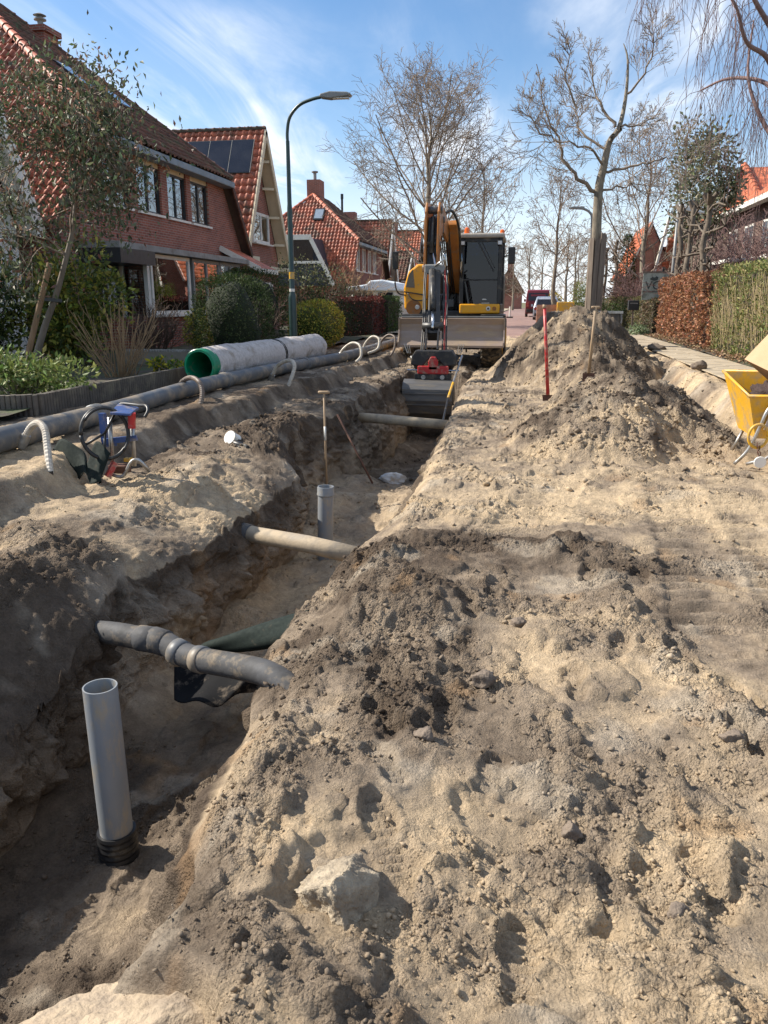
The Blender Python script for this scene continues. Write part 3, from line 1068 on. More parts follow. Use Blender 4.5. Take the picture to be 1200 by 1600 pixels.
sheet_obj('road', -3.2, 3.0, 26.0, 160.0, 0.355, m_road)
sheet_obj('pavement_left', -5.24, -3.2, 29.0, 160.0, 0.44, m_pave)

# right-hand footpath with its tiles
path = sheet_obj('pavement_right', 3.02, 4.05, 9.0, 120.0, 0.395, m_pave)
tm = MB().box(-0.1465, 0.1465, -0.1465, 0.1465, 0.0, 0.014)
t0 = None
for j in range(62):
    for i in range(3):
        if t0 is None:
            t0 = tm.build('paving_tile', m_pave_tile, path, local=True)
            o = t0
        else:
            o = t0.copy()
            COL.objects.link(o)
        o.location = (3.185 + i * 0.3 + 0.01 * rnd.random(), 10.2 + j * 0.3 + 0.004 * rnd.random(), 0.392 + 0.006 * rnd.random())
        o.rotation_euler = (rnd.uniform(-.012, .012), rnd.uniform(-.012, .012), rnd.uniform(-.02, .02))
        o.parent = path
sheet_obj('verge_right', 4.05, 4.55, 9.0, 70.0, 0.40, m_garden, 4, 160, 0.03)
# ------------------------------------------------------------------ houses
_cf = Vector((-math.sin(R(10.4)) * math.cos(R(15.3)), math.cos(R(10.4)) * math.cos(R(15.3)), -math.sin(R(15.3))))


def tile_shape(w, h):
    """one S-shaped pantile: across u, up v, lip at its lower edge"""
    prof = [(0.0, 0.012), (0.10, 0.0), (0.30, -0.004), (0.50, 0.010), (0.66, 0.040), (0.80, 0.052), (0.92, 0.040), (1.04, 0.012)]
    v, f = [], []
    n = len(prof)
    for (vv, lift) in ((-0.03, 0.030), (h * 1.08, 0.0)):
        for (u, z) in prof:
            v.append((u * w, vv, z + lift))
    for (u, z) in prof:
        v.append((u * w, -0.028, z + 0.008))
    for k in range(n - 1):
        f.append((k, k + 1, n + k + 1, n + k))
        f.append((2 * n + k, 2 * n + k + 1, k + 1, k))
    return np.array(v), np.array(f)


def tile_plane(parent, O, U, W, inside, umax, vmax, mat, w=0.25, h=0.31, single=0, wanted=None):
    """lays pantiles on a roof plane; the first ones (largest in view) as parts of their own, the rest joined"""
    O, U, W = Vector(O), Vector(U).normalized(), Vector(W).normalized()
    N = U.cross(W).normalized()
    if N.z < 0:
        N = -N
    tv, tf = tile_shape(w, h)
    rot = np.array([U[:], W[:], N[:]])
    spots = []
    for j in range(int(vmax / h) + 1):
        for i in range(int(umax / w) + 1):
            c = O + U * ((i + 0.5) * w) + W * ((j + 0.5) * h)
            if inside(c):
                spots.append(O + U * (i * w) + W * (j * h) + N * 0.03)
    off = root_loc(parent)
    rest = list(spots)
    if single:
        def rank(p):
            d = p - Vector((0, 0, CAM_H))
            return d.length
        cand = [p for p in spots if wanted(p)]
        cand.sort(key=rank)
        solo = cand[:single]
        ids = {id(p) for p in solo}
        rest = [p for p in spots if id(p) not in ids]
        me = fastmesh('roof_tile', tv @ rot, tf, True)
        me.materials.append(mat)
        for p in solo:
            o = bpy.data.objects.new('roof_tile', me)
            COL.objects.link(o)
            o.parent = parent
            o.location = p - off + N * rnd.uniform(0, 0.008)
            o.rotation_euler = (rnd.uniform(-.02, .02), rnd.uniform(-.02, .02), rnd.uniform(-.01, .01))
    if rest:
        P = np.array([(p - off)[:] for p in rest]) + RS.rand(len(rest), 1) * 0.008 * np.array(N[:])
        Vt = (tv @ rot)[None] + P[:, None, :]
        Ft = tf[None] + (np.arange(len(rest)) * len(tv))[:, None, None]
        o = link_mesh('roof_tiles', fastmesh('roof_tiles', Vt.reshape(-1, 3), Ft.reshape(-1, 4), True), mat, parent)
        tag(o, kind='stuff')


def ridge_caps(parent, a, b, mat, r=0.11, step=0.33, name='ridge_tile'):
    """a row of half-round caps from a to b"""
    a, b = Vector(a), Vector(b)
    n = max(1, int((b - a).length / step))
    d = (b - a) / n
    me = None
    dn = d.normalized()
    s = dn.cross(Vector((0, 0, 1))).normalized()
    u = s.cross(dn)
    v, f = [], []
    K = 7
    for (t, rr) in ((-0.02, r * 1.12), (0.12, r * 1.1), (0.14, r), (1.06, r * 0.92)):
        for k in range(K):
            an = PI * k / (K - 1) * 1.16 - 0.08 * PI
            v.append((d * t + s * (rr * math.cos(an)) + u * (rr * math.sin(an)))[:])
    for i in range(3):
        for k in range(K - 1):
            f.append((i * K + k, i * K + k + 1, (i + 1) * K + k + 1, (i + 1) * K + k))
    me = fastmesh(name, np.array(v), np.array(f), True)
    me.materials.append(mat)
    off = root_loc(parent)
    for i in range(n):
        o = bpy.data.objects.new(name, me)
        COL.objects.link(o)
        o.parent = parent
        o.location = a + d * i - off


def holed_wall(mb, x, y0, y1, z0, z1, holes, depth=0.12):
    """street-facing brick face at x with window openings and their reveals"""
    ys = sorted({y0, y1, *[h[0] for h in holes], *[h[1] for h in holes]})
    zs = sorted({z0, z1, *[h[2] for h in holes], *[h[3] for h in holes]})
    for a, b_ in zip(ys, ys[1:]):
        for c, d in zip(zs, zs[1:]):
            ym, zm = (a + b_) / 2, (c + d) / 2
            if any(h[0] < ym < h[1] and h[2] < zm < h[3] for h in holes):
                continue
            mb.add([(x, a, c), (x, b_, c), (x, b_, d), (x, a, d)], [(0, 1, 2, 3)])
    for (a, b_, c, d) in holes:
        q = x - depth
        mb.add([(x, a, c), (q, a, c), (q, a, d), (x, a, d)], [(0, 1, 2, 3)])
        mb.add([(x, b_, c), (q, b_, c), (q, b_, d), (x, b_, d)], [(0, 1, 2, 3)])
        mb.add([(x, a, c), (q, a, c), (q, b_, c), (x, b_, c)], [(0, 1, 2, 3)])
        mb.add([(x, a, d), (q, a, d), (q, b_, d), (x, b_, d)], [(0, 1, 2, 3)])


def window(parent, x, y0, y1, z0, z1, fmat, n=2, sill=None, curtain=True, fw=0.06, head=None, bar=None):
    """frame with n lights set at x facing the street; panes, curtain and sill are its pieces"""
    f = MB()
    f.box(x - 0.07, x, y0, y0 + fw, z0, z1)
    f.box(x - 0.07, x, y1 - fw, y1, z0, z1)
    f.box(x - 0.069, x - 0.001, y0 + fw, y1 - fw, z0, z0 + fw)
    f.box(x - 0.069, x - 0.001, y0 + fw, y1 - fw, z1 - fw, z1)
    for k in range(1, n):
        c = y0 + (y1 - y0) * k / n
        f.box(x - 0.068, x - 0.002, c - fw / 2, c + fw / 2, z0 + fw, z1 - fw)
    if bar:
        f.box(x - 0.066, x - 0.004, y0 + fw, y1 - fw, bar, bar + 0.05)
    o = f.build('window', fmat, parent)
    for k in range(n):
        a, b_ = y0 + (y1 - y0) * k / n, y0 + (y1 - y0) * (k + 1) / n
        MB().box(x - 0.040, x - 0.034, a + 0.02, b_ - 0.02, z0 + 0.03, z1 - 0.03).build('pane', m_glass, o)
    MB().box(x - 0.9, x - 0.84, y0 - 0.3, y1 + 0.3, z0 - 0.3, z1 + 0.3).build('room', m_room, o)
    if curtain:
        c = MB()
        ny = 40
        for k in range(ny):
            a, b_ = y0 + (y1 - y0) * k / ny, y0 + (y1 - y0) * (k + 1) / ny
            fr = (k + 0.5) / ny
            if curtain == 'sides' and 0.22 < fr < 0.78:
                continue
            xa = x - 0.10 + 0.02 * math.sin(k * 1.9)
            xb = x - 0.10 + 0.02 * math.sin((k + 1) * 1.9)
            c.add([(xa, a, z0), (xb, b_, z0), (xb, b_, z1), (xa, a, z1)], [(0, 1, 2, 3)])
        c.build('curtain', m_curtain, o, smooth=True)
    if sill:
        MB().box(x - 0.05, x + 0.13, y0 - 0.06, y1 + 0.06, z0 - 0.06, z0 - 0.002).build('sill', sill, o)
    return o


def house_hip(name, label, yn, yf, xg, zg, xr, zr, tb, zlow, mat_near, mat_street, single=0, wins=(), chim=None, tanf=None):
    """brick house whose side roofs run low and whose street front stands up through them"""
    t = thing(name, (xg - 0.5, (yn + yf) / 2, 0.35), label, 'house')
    ta = (zr - zg) / (xg - xr)
    xb = 2 * xr - xg
    yl = yn - (zg - zlow) / tb
    tf = tanf or tb
    yfl = yf + (zg - zlow) / tf
    xw = xg - 0.35
    w = MB()
    holed_wall(w, xw, yn, yf, zlow, zg - 0.1, [h[:4] for h in wins])
    w.add([(xw, yn, zlow), (xw, yl + 0.1, zlow), (xw, yn, zg - 0.1)], [(0, 1, 2)])
    w.add([(xw, yf, zlow), (xw, yfl - 0.1, zlow), (xw, yf, zg - 0.1)], [(0, 1, 2)])
    w.add([(xw, yl + 0.35, 0.2), (xw, yfl - 0.35, 0.2), (xw, yfl - 0.35, zlow), (xw, yl + 0.35, zlow)], [(0, 1, 2, 3)])
    w.build('wall', m_brick_a, t)
    s_ = MB()
    s_.add([(xw, yl + 0.35, 0.2), (xb, yl + 0.35, 0.2), (xb, yl + 0.35, zlow + 0.4), (xw, yl + 0.35, zlow + 0.4)], [(0, 1, 2, 3)])
    s_.build('side_wall', m_brick_side, t)
    s_ = MB()
    s_.add([(xw, yfl - 0.35, 0.2), (xb, yfl - 0.35, 0.2), (xb, yfl - 0.35, zlow + 0.4), (xw, yfl - 0.35, zlow + 0.4)], [(0, 1, 2, 3)])
    s_.build('side_wall', m_brick_side, t)
    # deck under the tiles
    rn, rf = yn + (zr - zg) / tb, yf - (zr - zg) / tf
    r_ = MB()
    A, B, Cc, D = (xg, yn, zg), (xg, yf, zg), (xr, rf, zr), (xr, rn, zr)
    A2, B2 = (xb, yn, zg), (xb, yf, zg)
    r_.add([A, B, Cc, D], [(0, 1, 2, 3)])
    r_.add([A2, B2, Cc, D], [(0, 1, 2, 3)])
    r_.add([(xg, yl, zlow), A, D, A2, (xb, yl, zlow)], [(0, 1, 2, 3, 4)])
    r_.add([(xg, yfl, zlow), B, Cc, B2, (xb, yfl, zlow)], [(0, 1, 2, 3, 4)])
    roof = r_.build('roof', m_under, t)
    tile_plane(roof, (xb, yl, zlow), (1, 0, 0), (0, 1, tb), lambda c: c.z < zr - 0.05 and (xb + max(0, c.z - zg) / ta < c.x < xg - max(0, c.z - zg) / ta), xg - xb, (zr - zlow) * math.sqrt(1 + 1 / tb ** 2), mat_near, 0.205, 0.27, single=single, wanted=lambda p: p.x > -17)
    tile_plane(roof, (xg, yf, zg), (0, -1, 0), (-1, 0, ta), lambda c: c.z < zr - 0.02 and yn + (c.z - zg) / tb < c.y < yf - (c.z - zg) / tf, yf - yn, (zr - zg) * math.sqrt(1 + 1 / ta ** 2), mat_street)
    ridge_caps(roof, (xg, yn, zg + 0.06), (xr, rn, zr + 0.06), mat_near)
    ridge_caps(roof, (xg, yf, zg + 0.06), (xr, rf, zr + 0.06), mat_street)
    ridge_caps(roof, (xr, rn, zr + 0.06), (xr, rf + 0.01, zr + 0.06), mat_street)
    ridge_caps(roof, (xb, yn, zg + 0.06), (xr, rn, zr + 0.06), mat_near)
    # edge of the side roofs beside the street front
    for (y_a, y_b) in ((yl, yn), (yfl, yf)):
        MB().bar((xg - 0.02, y_a, zlow - 0.02), (xg - 0.02, y_b, zg - 0.06), 0.05, 0.16).build('verge', m_tile_old_shade, t)
    g = MB()
    g.box(xg - 0.34, xg + 0.06, yn - 0.1, yf + 0.1, zg - 0.20, zg - 0.02)
    g.build('gutter', m_gutter if name == 'brick_house' else m_white, t, bevel=0.02)
    return t


# house nearest on the left
H1W = [(17.95, 19.2, 3.82, 5.2), (19.6, 20.95, 3.82, 5.2), (21.35, 22.6, 3.82, 5.2), (22.9, 24.2, 3.82, 5.2)]
h1 = house_hip('brick_house', 'large red brick house with long tiled roof and front bay window, behind the garden shrubs', 17.3, 25.4, -9.65, 5.3, -15.0, 9.45, 1.11, 3.1, m_tile, m_tile_old_shade, single=290, wins=H1W, tanf=1.3)
for (a, b_, c, d) in H1W:
    window(h1, -10.06, a, b_, c, d - 0.2, m_black_frame, 2, m_white, True)
    MB().box(-10.12, -10.05, a, b_, d - 0.2, d).build('lintel_panel', m_cream, h1)
# bay window and its canopy
bay = MB()
bay.box(-10.0, -9.25, 17.5, 24.7, 0.2, 1.18)
bay.build('bay_wall', m_brick_a, h1)
c = MB()
c.box(-10.0, -9.0, 16.6, 24.9, 2.72, 2.86)
c.build('canopy', m_grey_trim, h1)
MB().box(-10.0, -8.98, 16.58, 18.25, 2.40, 2.715).build('awning_box', m_black_frame, h1)
for (a, b_, n_, cu) in ((18.45, 20.75, 1, 'sides'), (20.95, 22.9, 2, 'sides'), (22.95, 24.6, 2, None)):
    window(h1, -9.22, a, b_, 1.24, 2.70, m_white if a < 20 else m_grey_trim, n_, m_white, cu, fw=0.09)
window(h1, -9.9, 16.9, 18.1, 0.9, 2.40, m_black_frame, 2, None, True)
sd = MB()
sd.box(-9.34, -9.24, 18.28, 18.40, 1.18, 2.72)
sd.build('bay_post', m_white, h1)
MB().box(-9.98, -9.90, 18.28, 18.40, 1.18, 2.72).build('bay_post', m_white, h1)
MB().box(-9.90, -9.34, 18.33, 18.34, 1.2, 2.72).build('pane', m_glass, h1)
# little side lean-to roof at the far end
pr = MB()
pr.sheet([(-10.0, 25.0, 3.2), (-8.7, 25.0, 2.55), (-8.7, 26.7, 2.55), (-10.0, 26.7, 3.2)], (0, 0, 0.06))
o = pr.build('porch_roof', m_tile, h1)
pv = MB()
pv.bar((-10.0, 24.92, 3.24), (-8.66, 24.92, 2.57), 0.06, 0.16)
pv.box(-8.7, -8.62, 24.9, 26.7, 2.45, 2.6)
pv.build('porch_verge', m_white, h1)
# chimney with cowl and roof windows
ch = MB()
ch.box(-14.5, -13.9, 22.4, 23.1, 7.9, 8.95)
o = ch.build('chimney', m_brick_side, h1)
MB().box(-14.58, -13.82, 22.32, 23.18, 8.95, 9.10).build('chimney_cap', m_brick_side, o)
cw = MB()
cw.lathe([(0.08, 9.10), (0.08, 9.25), (0.17, 9.28), (0.17, 9.31), (0.07, 9.34), (0.07, 9.37), (0.18, 9.40), (0.05, 9.46)], c=(-14.1, 22.6, 0), n=14)
cw.build('cowl', m_grey_trim, o)
for (ya, yb, xa) in ((20.2, 20.95, -11.7), (21.85, 22.6, -11.5)):
    ta = (9.45 - 5.3) / 5.35
    za = 5.3 + (-9.65 - xa) * ta
    nrm = Vector((ta, 0, 1)).normalized()
    q = [Vector((xa, ya, za)), Vector((xa, yb, za)), Vector((xa - 0.75, yb, za + 0.75 * ta)), Vector((xa - 0.75, ya, za + 0.75 * ta))]
    rw = MB().sheet([p + nrm * 0.02 for p in q], nrm * 0.12).build('roof_window', m_black_frame, h1)
    ce = sum(q, Vector()) / 4
    MB().sheet([ce + (p - ce) * 0.86 + nrm * 0.145 for p in q], nrm * 0.006).build('pane', M('roof_pane', (0.30, 0.36, 0.40), rough=0.08, spec=0.9), rw)


def house_gable(name, label, yc, za, hw, zf, xf, xb, wallmat, mat, verge=m_cream, vw=0.22):
    t = thing(name, (xf - 0.5, yc, 0.35), label, 'house')
    xw = xf - 0.45
    w = MB()
    w.add([(xw, yc - hw + 0.15, 0.2), (xw, yc + hw - 0.15, 0.2), (xw, yc + hw - 0.15, zf), (xw, yc, za - 0.25), (xw, yc - hw + 0.15, zf)], [(0, 1, 2, 3, 4)])
    w.build('wall', wallmat, t)
    s_ = MB()
    sm = m_brick_side if wallmat is not m_white else m_white
    for sg in (-1, 1):
        yy_ = yc + sg * (hw - 0.16)
        MB().add([(xw, yy_, 0.2), (xb, yy_, 0.2), (xb, yy_, zf + 0.1), (xw, yy_, zf + 0.1)], [(0, 1, 2, 3)]).build('side_wall', sm, t)
    s_.add([(xb, yc - hw, 0.2), (xb, yc + hw, 0.2), (xb, yc + hw, zf), (xb, yc, za - 0.1), (xb, yc - hw, zf)], [(0, 1, 2, 3, 4)])
    s_.build('rear_wall', sm, t)
    r_ = MB()
    for sg in (-1, 1):
        r_.add([(xf, yc, za), (xb, yc, za), (xb, yc + sg * hw, zf), (xf, yc + sg * hw, zf)], [(0, 1, 2, 3)])
    roof = r_.build('roof', m_under, t)
    sl = Vector((0, hw, za - zf))
    tile_plane(roof, (xb, yc - hw, zf), (1, 0, 0), sl, lambda c: xb < c.x < xf - 0.06 and c.z < za - 0.02, xf - xb, sl.length, mat)
    ridge_caps(roof, (xb, yc, za + 0.05), (xf, yc, za + 0.05), m_tile_old_shade)
    for sg in (-1, 1):
        v = MB()
        a, b_ = Vector((xf, yc, za - 0.02)), Vector((xf, yc + sg * (hw + 0.05), zf - 0.1))
        dn = Vector((0, sg * (za - zf), hw)).normalized()
        v.sheet([a + dn * 0.09, b_ + dn * 0.09, b_ - dn * (vw - 0.09), a - dn * (vw - 0.09) * 1.0], (0.05, 0, 0))
        v.build('verge_board', verge, t)
    for sg in (-1, 1):
        sf = MB()
        a, b_ = Vector((xf, yc, za - 0.10)), Vector((xf, yc + sg * hw, zf - 0.10))
        sf.sheet([a, b_, b_ - Vector((0.45, 0, 0)), a - Vector((0.45, 0, 0))], (0, 0, -0.03))
        sf.build('soffit', verge, t)
    return t


# white house at the picture's left edge
hw_ = house_gable('white_house', 'white plastered house with a sloping white roof edge behind the leafy tree', 12.85, 8.3, 2.4, 3.0, -10.0, -16.0, m_white, m_tile, m_white, 0.3)
window(hw_, -10.42, 11.9, 13.7, 1.2, 2.7, m_black_frame, 2, m_white, 'sides')
window(hw_, -10.42, 12.2, 13.5, 4.2, 5.6, m_black_frame, 2, m_white, 'sides')

# steep gabled house with solar panels
h2 = house_gable('gabled_house', 'steep gabled brick house with black solar panels on its red roof', 30.0, 7.7, 2.5, 3.2, -10.0, -17.0, m_brick_a, m_tile)
window(h2, -10.38, 29.3, 31.2, 3.75, 4.85, m_white, 2, m_white, 'sides', fw=0.1)
window(h2, -10.40, 29.75, 30.25, 5.6, 6.4, m_white, 1, None, None, fw=0.08)
window(h2, -10.38, 28.6, 31.4, 0.9, 2.3, m_white, 3, m_white, 'sides', fw=0.1)
e = MB()
e.box(-10.5, -9.75, 27.2, 28.1, 2.95, 3.13)
e.box(-10.42, -9.8, 28.1, 32.6, 2.72, 2.86)
e.build('eaves_board', m_cream, h2)
for k, z in enumerate((3.9, 4.9, 5.9, 6.8)):
    yy_ = 30 + (7.7 - z) / 4.5 * 2.5
    MB().bar((-10.44, yy_ - 0.30, z - 0.12), (-10.02, yy_ - 0.12, z - 0.12), 0.07, 0.09).build('verge_bracket', m_cream, h2)
sl = Vector((0, 2.5, 4.5)).normalized()
nr = Vector((0, -4.5, 2.5)).normalized()
for k in range(4):
    x1 = -10.32 - k * 0.86
    p = [Vector((x1, 29.08, 6.04)), Vector((x1 - 0.84, 29.08, 6.04))]
    q = [p[0], p[1], p[1] + sl * 1.42, p[0] + sl * 1.42]
    pn = MB().sheet([v + nr * 0.11 for v in q], nr * 0.035).build('solar_panel', m_black_frame, h2)
    ce = sum(q, Vector()) / 4
    MB().sheet([ce + (v - ce) * 0.965 + nr * 0.149 for v in q], nr * 0.004).build('cells', m_solar, pn)
    MB().bar(q[0] + nr * 0.14 + Vector((0.01, 0, 0)), q[3] + nr * 0.14 + Vector((0.01, 0, 0)), 0.016, 0.02).build('rail', m_grey_trim, pn)

# the same type as the first house, further on
H3W = [(45.6, 46.9, 3.3, 4.65), (47.3, 48.6, 3.3, 4.65), (49.0, 50.3, 3.3, 4.65), (50.7, 52.0, 3.3, 4.65)]
h3 = house_hip('brick_house', 'red roofed brick house with white side dormer behind the camper van', 44.7, 53.5, -9.65, 4.85, -12.9, 7.6, 1.11, 2.5, m_tile, m_tile_old_shade, wins=H3W)
for (a, b_, c, d) in H3W:
    window(h3, -10.06, a, b_, c, d, m_white, 2, m_white, True, fw=0.1)
d = MB()
d.add([(-13.9, 42.2, 2.4), (-10.6, 42.2, 2.4), (-11.75, 42.2, 4.85), (-13.9, 42.2, 4.85)], [(0, 1, 2, 3)])
d.add([(-13.9, 42.2, 4.85), (-11.75, 42.2, 4.85), (-11.75, 44.9, 4.95), (-13.9, 44.9, 4.95)], [(0, 1, 2, 3)])
d.add([(-10.6, 42.2, 2.4), (-11.75, 42.2, 4.85), (-11.75, 44.9, 4.95), (-10.6, 43.5, 2.4)], [(0, 1, 2, 3)])
dm = d.build('dormer', M('dark_cladding', (0.03, 0.035, 0.05), rough=0.6), h3)
f = MB()
f.bar((-14.0, 42.1, 4.9), (-11.7, 42.1, 4.9), 0.14, 0.26)
f.bar((-11.75, 42.12, 4.85), (-10.5, 42.12, 2.4), 0.14, 0.2, up=(1, 0, 0))
f.box(-13.0, -12.85, 42.05, 42.2, 3.1, 4.8)
f.box(-13.8, -11.2, 42.06, 42.19, 3.55, 3.68)
f.build('dormer_frame', m_white, dm)
MB().box(-12.82, -11.6, 42.12, 42.16, 3.7, 4.75).build('pane', m_glass, dm)
MB().box(-13.9, -13.02, 42.12, 42.16, 3.1, 4.75).build('pane', m_glass, dm)
ch = MB().box(-13.3, -12.5, 47.2, 48.2, 7.2, 8.5)
o = ch.build('chimney', m_brick_side, h3)
MB().lathe([(0.1, 8.5), (0.1, 8.9), (0.2, 8.93), (0.2, 9.0)], c=(-12.9, 47.6, 0), n=10).build('cowl', m_grey_trim, o)
MB().lathe([(0.07, 6.9), (0.07, 7.6), (0.09, 7.62), (0.09, 7.9)], c=(-11.6, 49.0, 0), n=10).build('vent_pipe', m_black_frame, h3)
y_, z_ = 46.05, 4.85 + (46.05 - 44.7) * 1.11
q = [Vector((-12.55, y_ - 0.3, z_ - 0.33)), Vector((-11.95, y_ - 0.3, z_ - 0.33)), Vector((-11.95, y_ + 0.3, z_ + 0.33)), Vector((-12.55, y_ + 0.3, z_ + 0.33))]
nn = Vector((0, -1.11, 1)).normalized()
rw = MB().sheet([p + nn * 0.03 for p in q], nn * 0.14).build('roof_window', m_black_frame, h3)
ce = sum(q, Vector()) / 4
MB().sheet([ce + (p - ce) * 0.8 + nn * 0.175 for p in q], nn * 0.006).build('pane', M('roof_pane_pale', (0.25, 0.3, 0.36), rough=0.1, spec=0.9), rw)

h4 = house_gable('gabled_house', 'red roofed gabled house with a broad white verge, next beyond the hipped roof', 57.5, 7.1, 2.6, 2.6, -9.9, -17, m_brick_a, m_tile, m_white, 0.45)
MB().box(-13.4, -12.6, 57.1, 57.9, 6.8, 7.75).build('chimney', m_brick_side, h4)
window(h4, -10.3, 56.6, 58.4, 3.4, 4.7, m_white, 2, m_white, 'sides', fw=0.12)
h5 = house_gable('gabled_house', 'farthest red tiled roof on the left, low beside the big bare tree', 72.0, 7.6, 3.0, 4.2, -9.8, -19, m_brick_a, m_tile_new, m_grey_trim, 0.35)
MB().box(-12.8, -12.0, 71.6, 72.4, 7.3, 8.4).build('chimney', m_brick_side, h5)
h6 = house_gable('gabled_house', 'low dark fronted house between the white verge and the far roof', 65.0, 5.4, 2.9, 3.2, -9.6, -15, m_brick_a, m_tile_old_shade, m_white, 0.3)

# right-hand side: orange roofed house and a small gable further on
t = thing('orange_roofed_house', (12.5, 40, 0.35), 'house with bright orange tiled roof, white gutter and roof window', 'house')
w = MB()
xw = 9.9
w.box(xw, 18, 31.5, 57, 0.2, 5.75)
w.build('wall', M_brick('dark_brick', (0.16, 0.09, 0.07), (0.11, 0.07, 0.055), (0.14, 0.12, 0.1)), t)
for a in (33.5, 36.5, 39.5, 42.5):
    f = MB().box(xw - 0.06, xw, a, a + 1.6, 3.4, 5.0).build('window', m_white, t)
    MB().box(xw - 0.075, xw - 0.062, a + 0.1, a + 0.75, 3.5, 4.9).build('pane', m_solar, f)
    MB().box(xw - 0.075, xw - 0.062, a + 0.85, a + 1.5, 3.5, 4.9).build('pane', m_solar, f)
r_ = MB()
xg, xr_, zg_, zr_ = 9.4, 14.0, 5.85, 8.7
r_.add([(xg, 31, zg_), (xg, 57.5, zg_), (xr_, 52, zr_), (xr_, 35, zr_)], [(0, 1, 2, 3)])
r_.add([(18.6, 31, zg_), (18.6, 57.5, zg_), (xr_, 52, zr_), (xr_, 35, zr_)], [(0, 1, 2, 3)])
r_.add([(xg, 31, zg_), (18.6, 31, zg_), (xr_, 35, zr_)], [(0, 1, 2)])
r_.add([(xg, 57.5, zg_), (18.6, 57.5, zg_), (xr_, 52, zr_)], [(0, 1, 2)])
roof = r_.build('roof', m_under, t)
tb_ = (zr_ - zg_) / (xr_ - xg)
tile_plane(roof, (xg, 31, zg_), (0, 1, 0), (1, 0, tb_), lambda c: 31 + (c.z - zg_) * 1.07 < c.y < 57.5 - (c.z - zg_) * 1.45 and c.z < zr_, 26.5, 6.2, m_tile_new)
ridge_caps(roof, (xr_, 35, zr_ + 0.05), (xr_, 52, zr_ + 0.05), m_tile_new, 0.15)
ridge_caps(roof, (xg, 31, zg_ + 0.05), (xr_, 35, zr_ + 0.05), m_tile_new, 0.15)
ridge_caps(roof, (xg, 57.5, zg_ + 0.05), (xr_, 52, zr_ + 0.05), m_tile_new, 0.15)
MB().box(9.2, 9.6, 30.9, 57.6, 5.62, 5.84).build('gutter', m_white, t)
# cross gable with a row of verge tiles
cg = MB()
cg.prism([(40.5, 5.9), (44.6, 8.1), (48.5, 5.9)], 'x', 10.4, 14.5)
cgo = cg.build('cross_gable', m_tile_new, t)
ridge_caps(cgo, (10.3, 40.4, 5.95), (10.3, 44.6, 8.22), m_tile_new, 0.16, 0.4, 'verge_tile')
ridge_caps(cgo, (10.3, 48.6, 5.95), (10.3, 44.6, 8.22), m_tile_new, 0.16, 0.4, 'verge_tile')
for (cy_, cz_) in ((39.0, 9.6), (47.5, 9.5)):
    o = MB().box(13.6, 14.5, cy_ - 0.5, cy_ + 0.5, 8.2, cz_).build('chimney', m_brick_side, t)
    MB().box(13.52, 14.58, cy_ - 0.58, cy_ + 0.58, cz_, cz_ + 0.15).build('chimney_cap', m_concrete, o)
nn = Vector((-tb_, 0, 1)).normalized()
za = zg_ + 0.9 * tb_
q = [Vector((10.3, 34.2, za)), Vector((10.3, 37.2, za)), Vector((12.0, 37.2, za + 1.7 * tb_)), Vector((12.0, 34.2, za + 1.7 * tb_))]
sp_ = MB().sheet([p + nn * 0.09 for p in q], nn * 0.05).build('solar_panel', m_black_frame, t)
ce = sum(q, Vector()) / 4
MB().sheet([ce + (p - ce) * 0.97 + nn * 0.145 for p in q], nn * 0.004).build('cells', M('blue_cells', (0.05, 0.08, 0.13), rough=0.12, spec=0.8), sp_)

t = thing('small_gabled_house', (7.6, 55, 0.35), 'small red tiled house with pointed white verge behind bare shrubs', 'house')
MB().box(6.3, 11.5, 54.3, 62, 0.2, 3.4).build('wall', m_brick_side, t)
r_ = MB()
r_.add([(5.9, 54, 3.0), (7.4, 54, 6.4), (7.4, 62, 6.4), (5.9, 62, 3.0)], [(0, 1, 2, 3)])
r_.add([(7.4, 54, 6.4), (9.2, 54, 3.0), (9.2, 62, 3.0), (7.4, 62, 6.4)], [(0, 1, 2, 3)])
r_.add([(7.5, 53.6, 3.0), (9.3, 55.5, 6.8), (11.5, 55.5, 6.8), (11.5, 53.6, 3.0)], [(0, 1, 2, 3)])
roof = r_.build('roof', m_under, t)
sl = Vector((1.5, 0, 3.4))
tile_plane(roof, (5.9, 62, 3.0), (0, -1, 0), sl, lambda c: c.z < 6.4, 8, sl.length, m_tile_new)
sl = Vector((0, 1.9, 3.8))
tile_plane(roof, (7.5, 53.6, 3.0), (1, 0, 0), sl, lambda c: c.x > 7.5 + (c.z - 3.0) * 0.47, 4, sl.length, m_tile_new)
v = MB()
v.bar((5.9, 53.95, 3.0), (7.4, 53.95, 6.45), 0.3, 0.12)
v.bar((7.55, 53.5, 2.6), (8.3, 53.5, 6.6), 0.35, 0.14)
v.build('verge_board', m_white, t)
MB().add([(6.0, 54.1, 0.2), (9.1, 54.1, 0.2), (9.1, 54.1, 3.0), (7.4, 54.1, 6.3), (6.0, 54.1, 3.0)], [(0, 1, 2, 3, 4)]).build('gable_wall', m_brick_side, t)

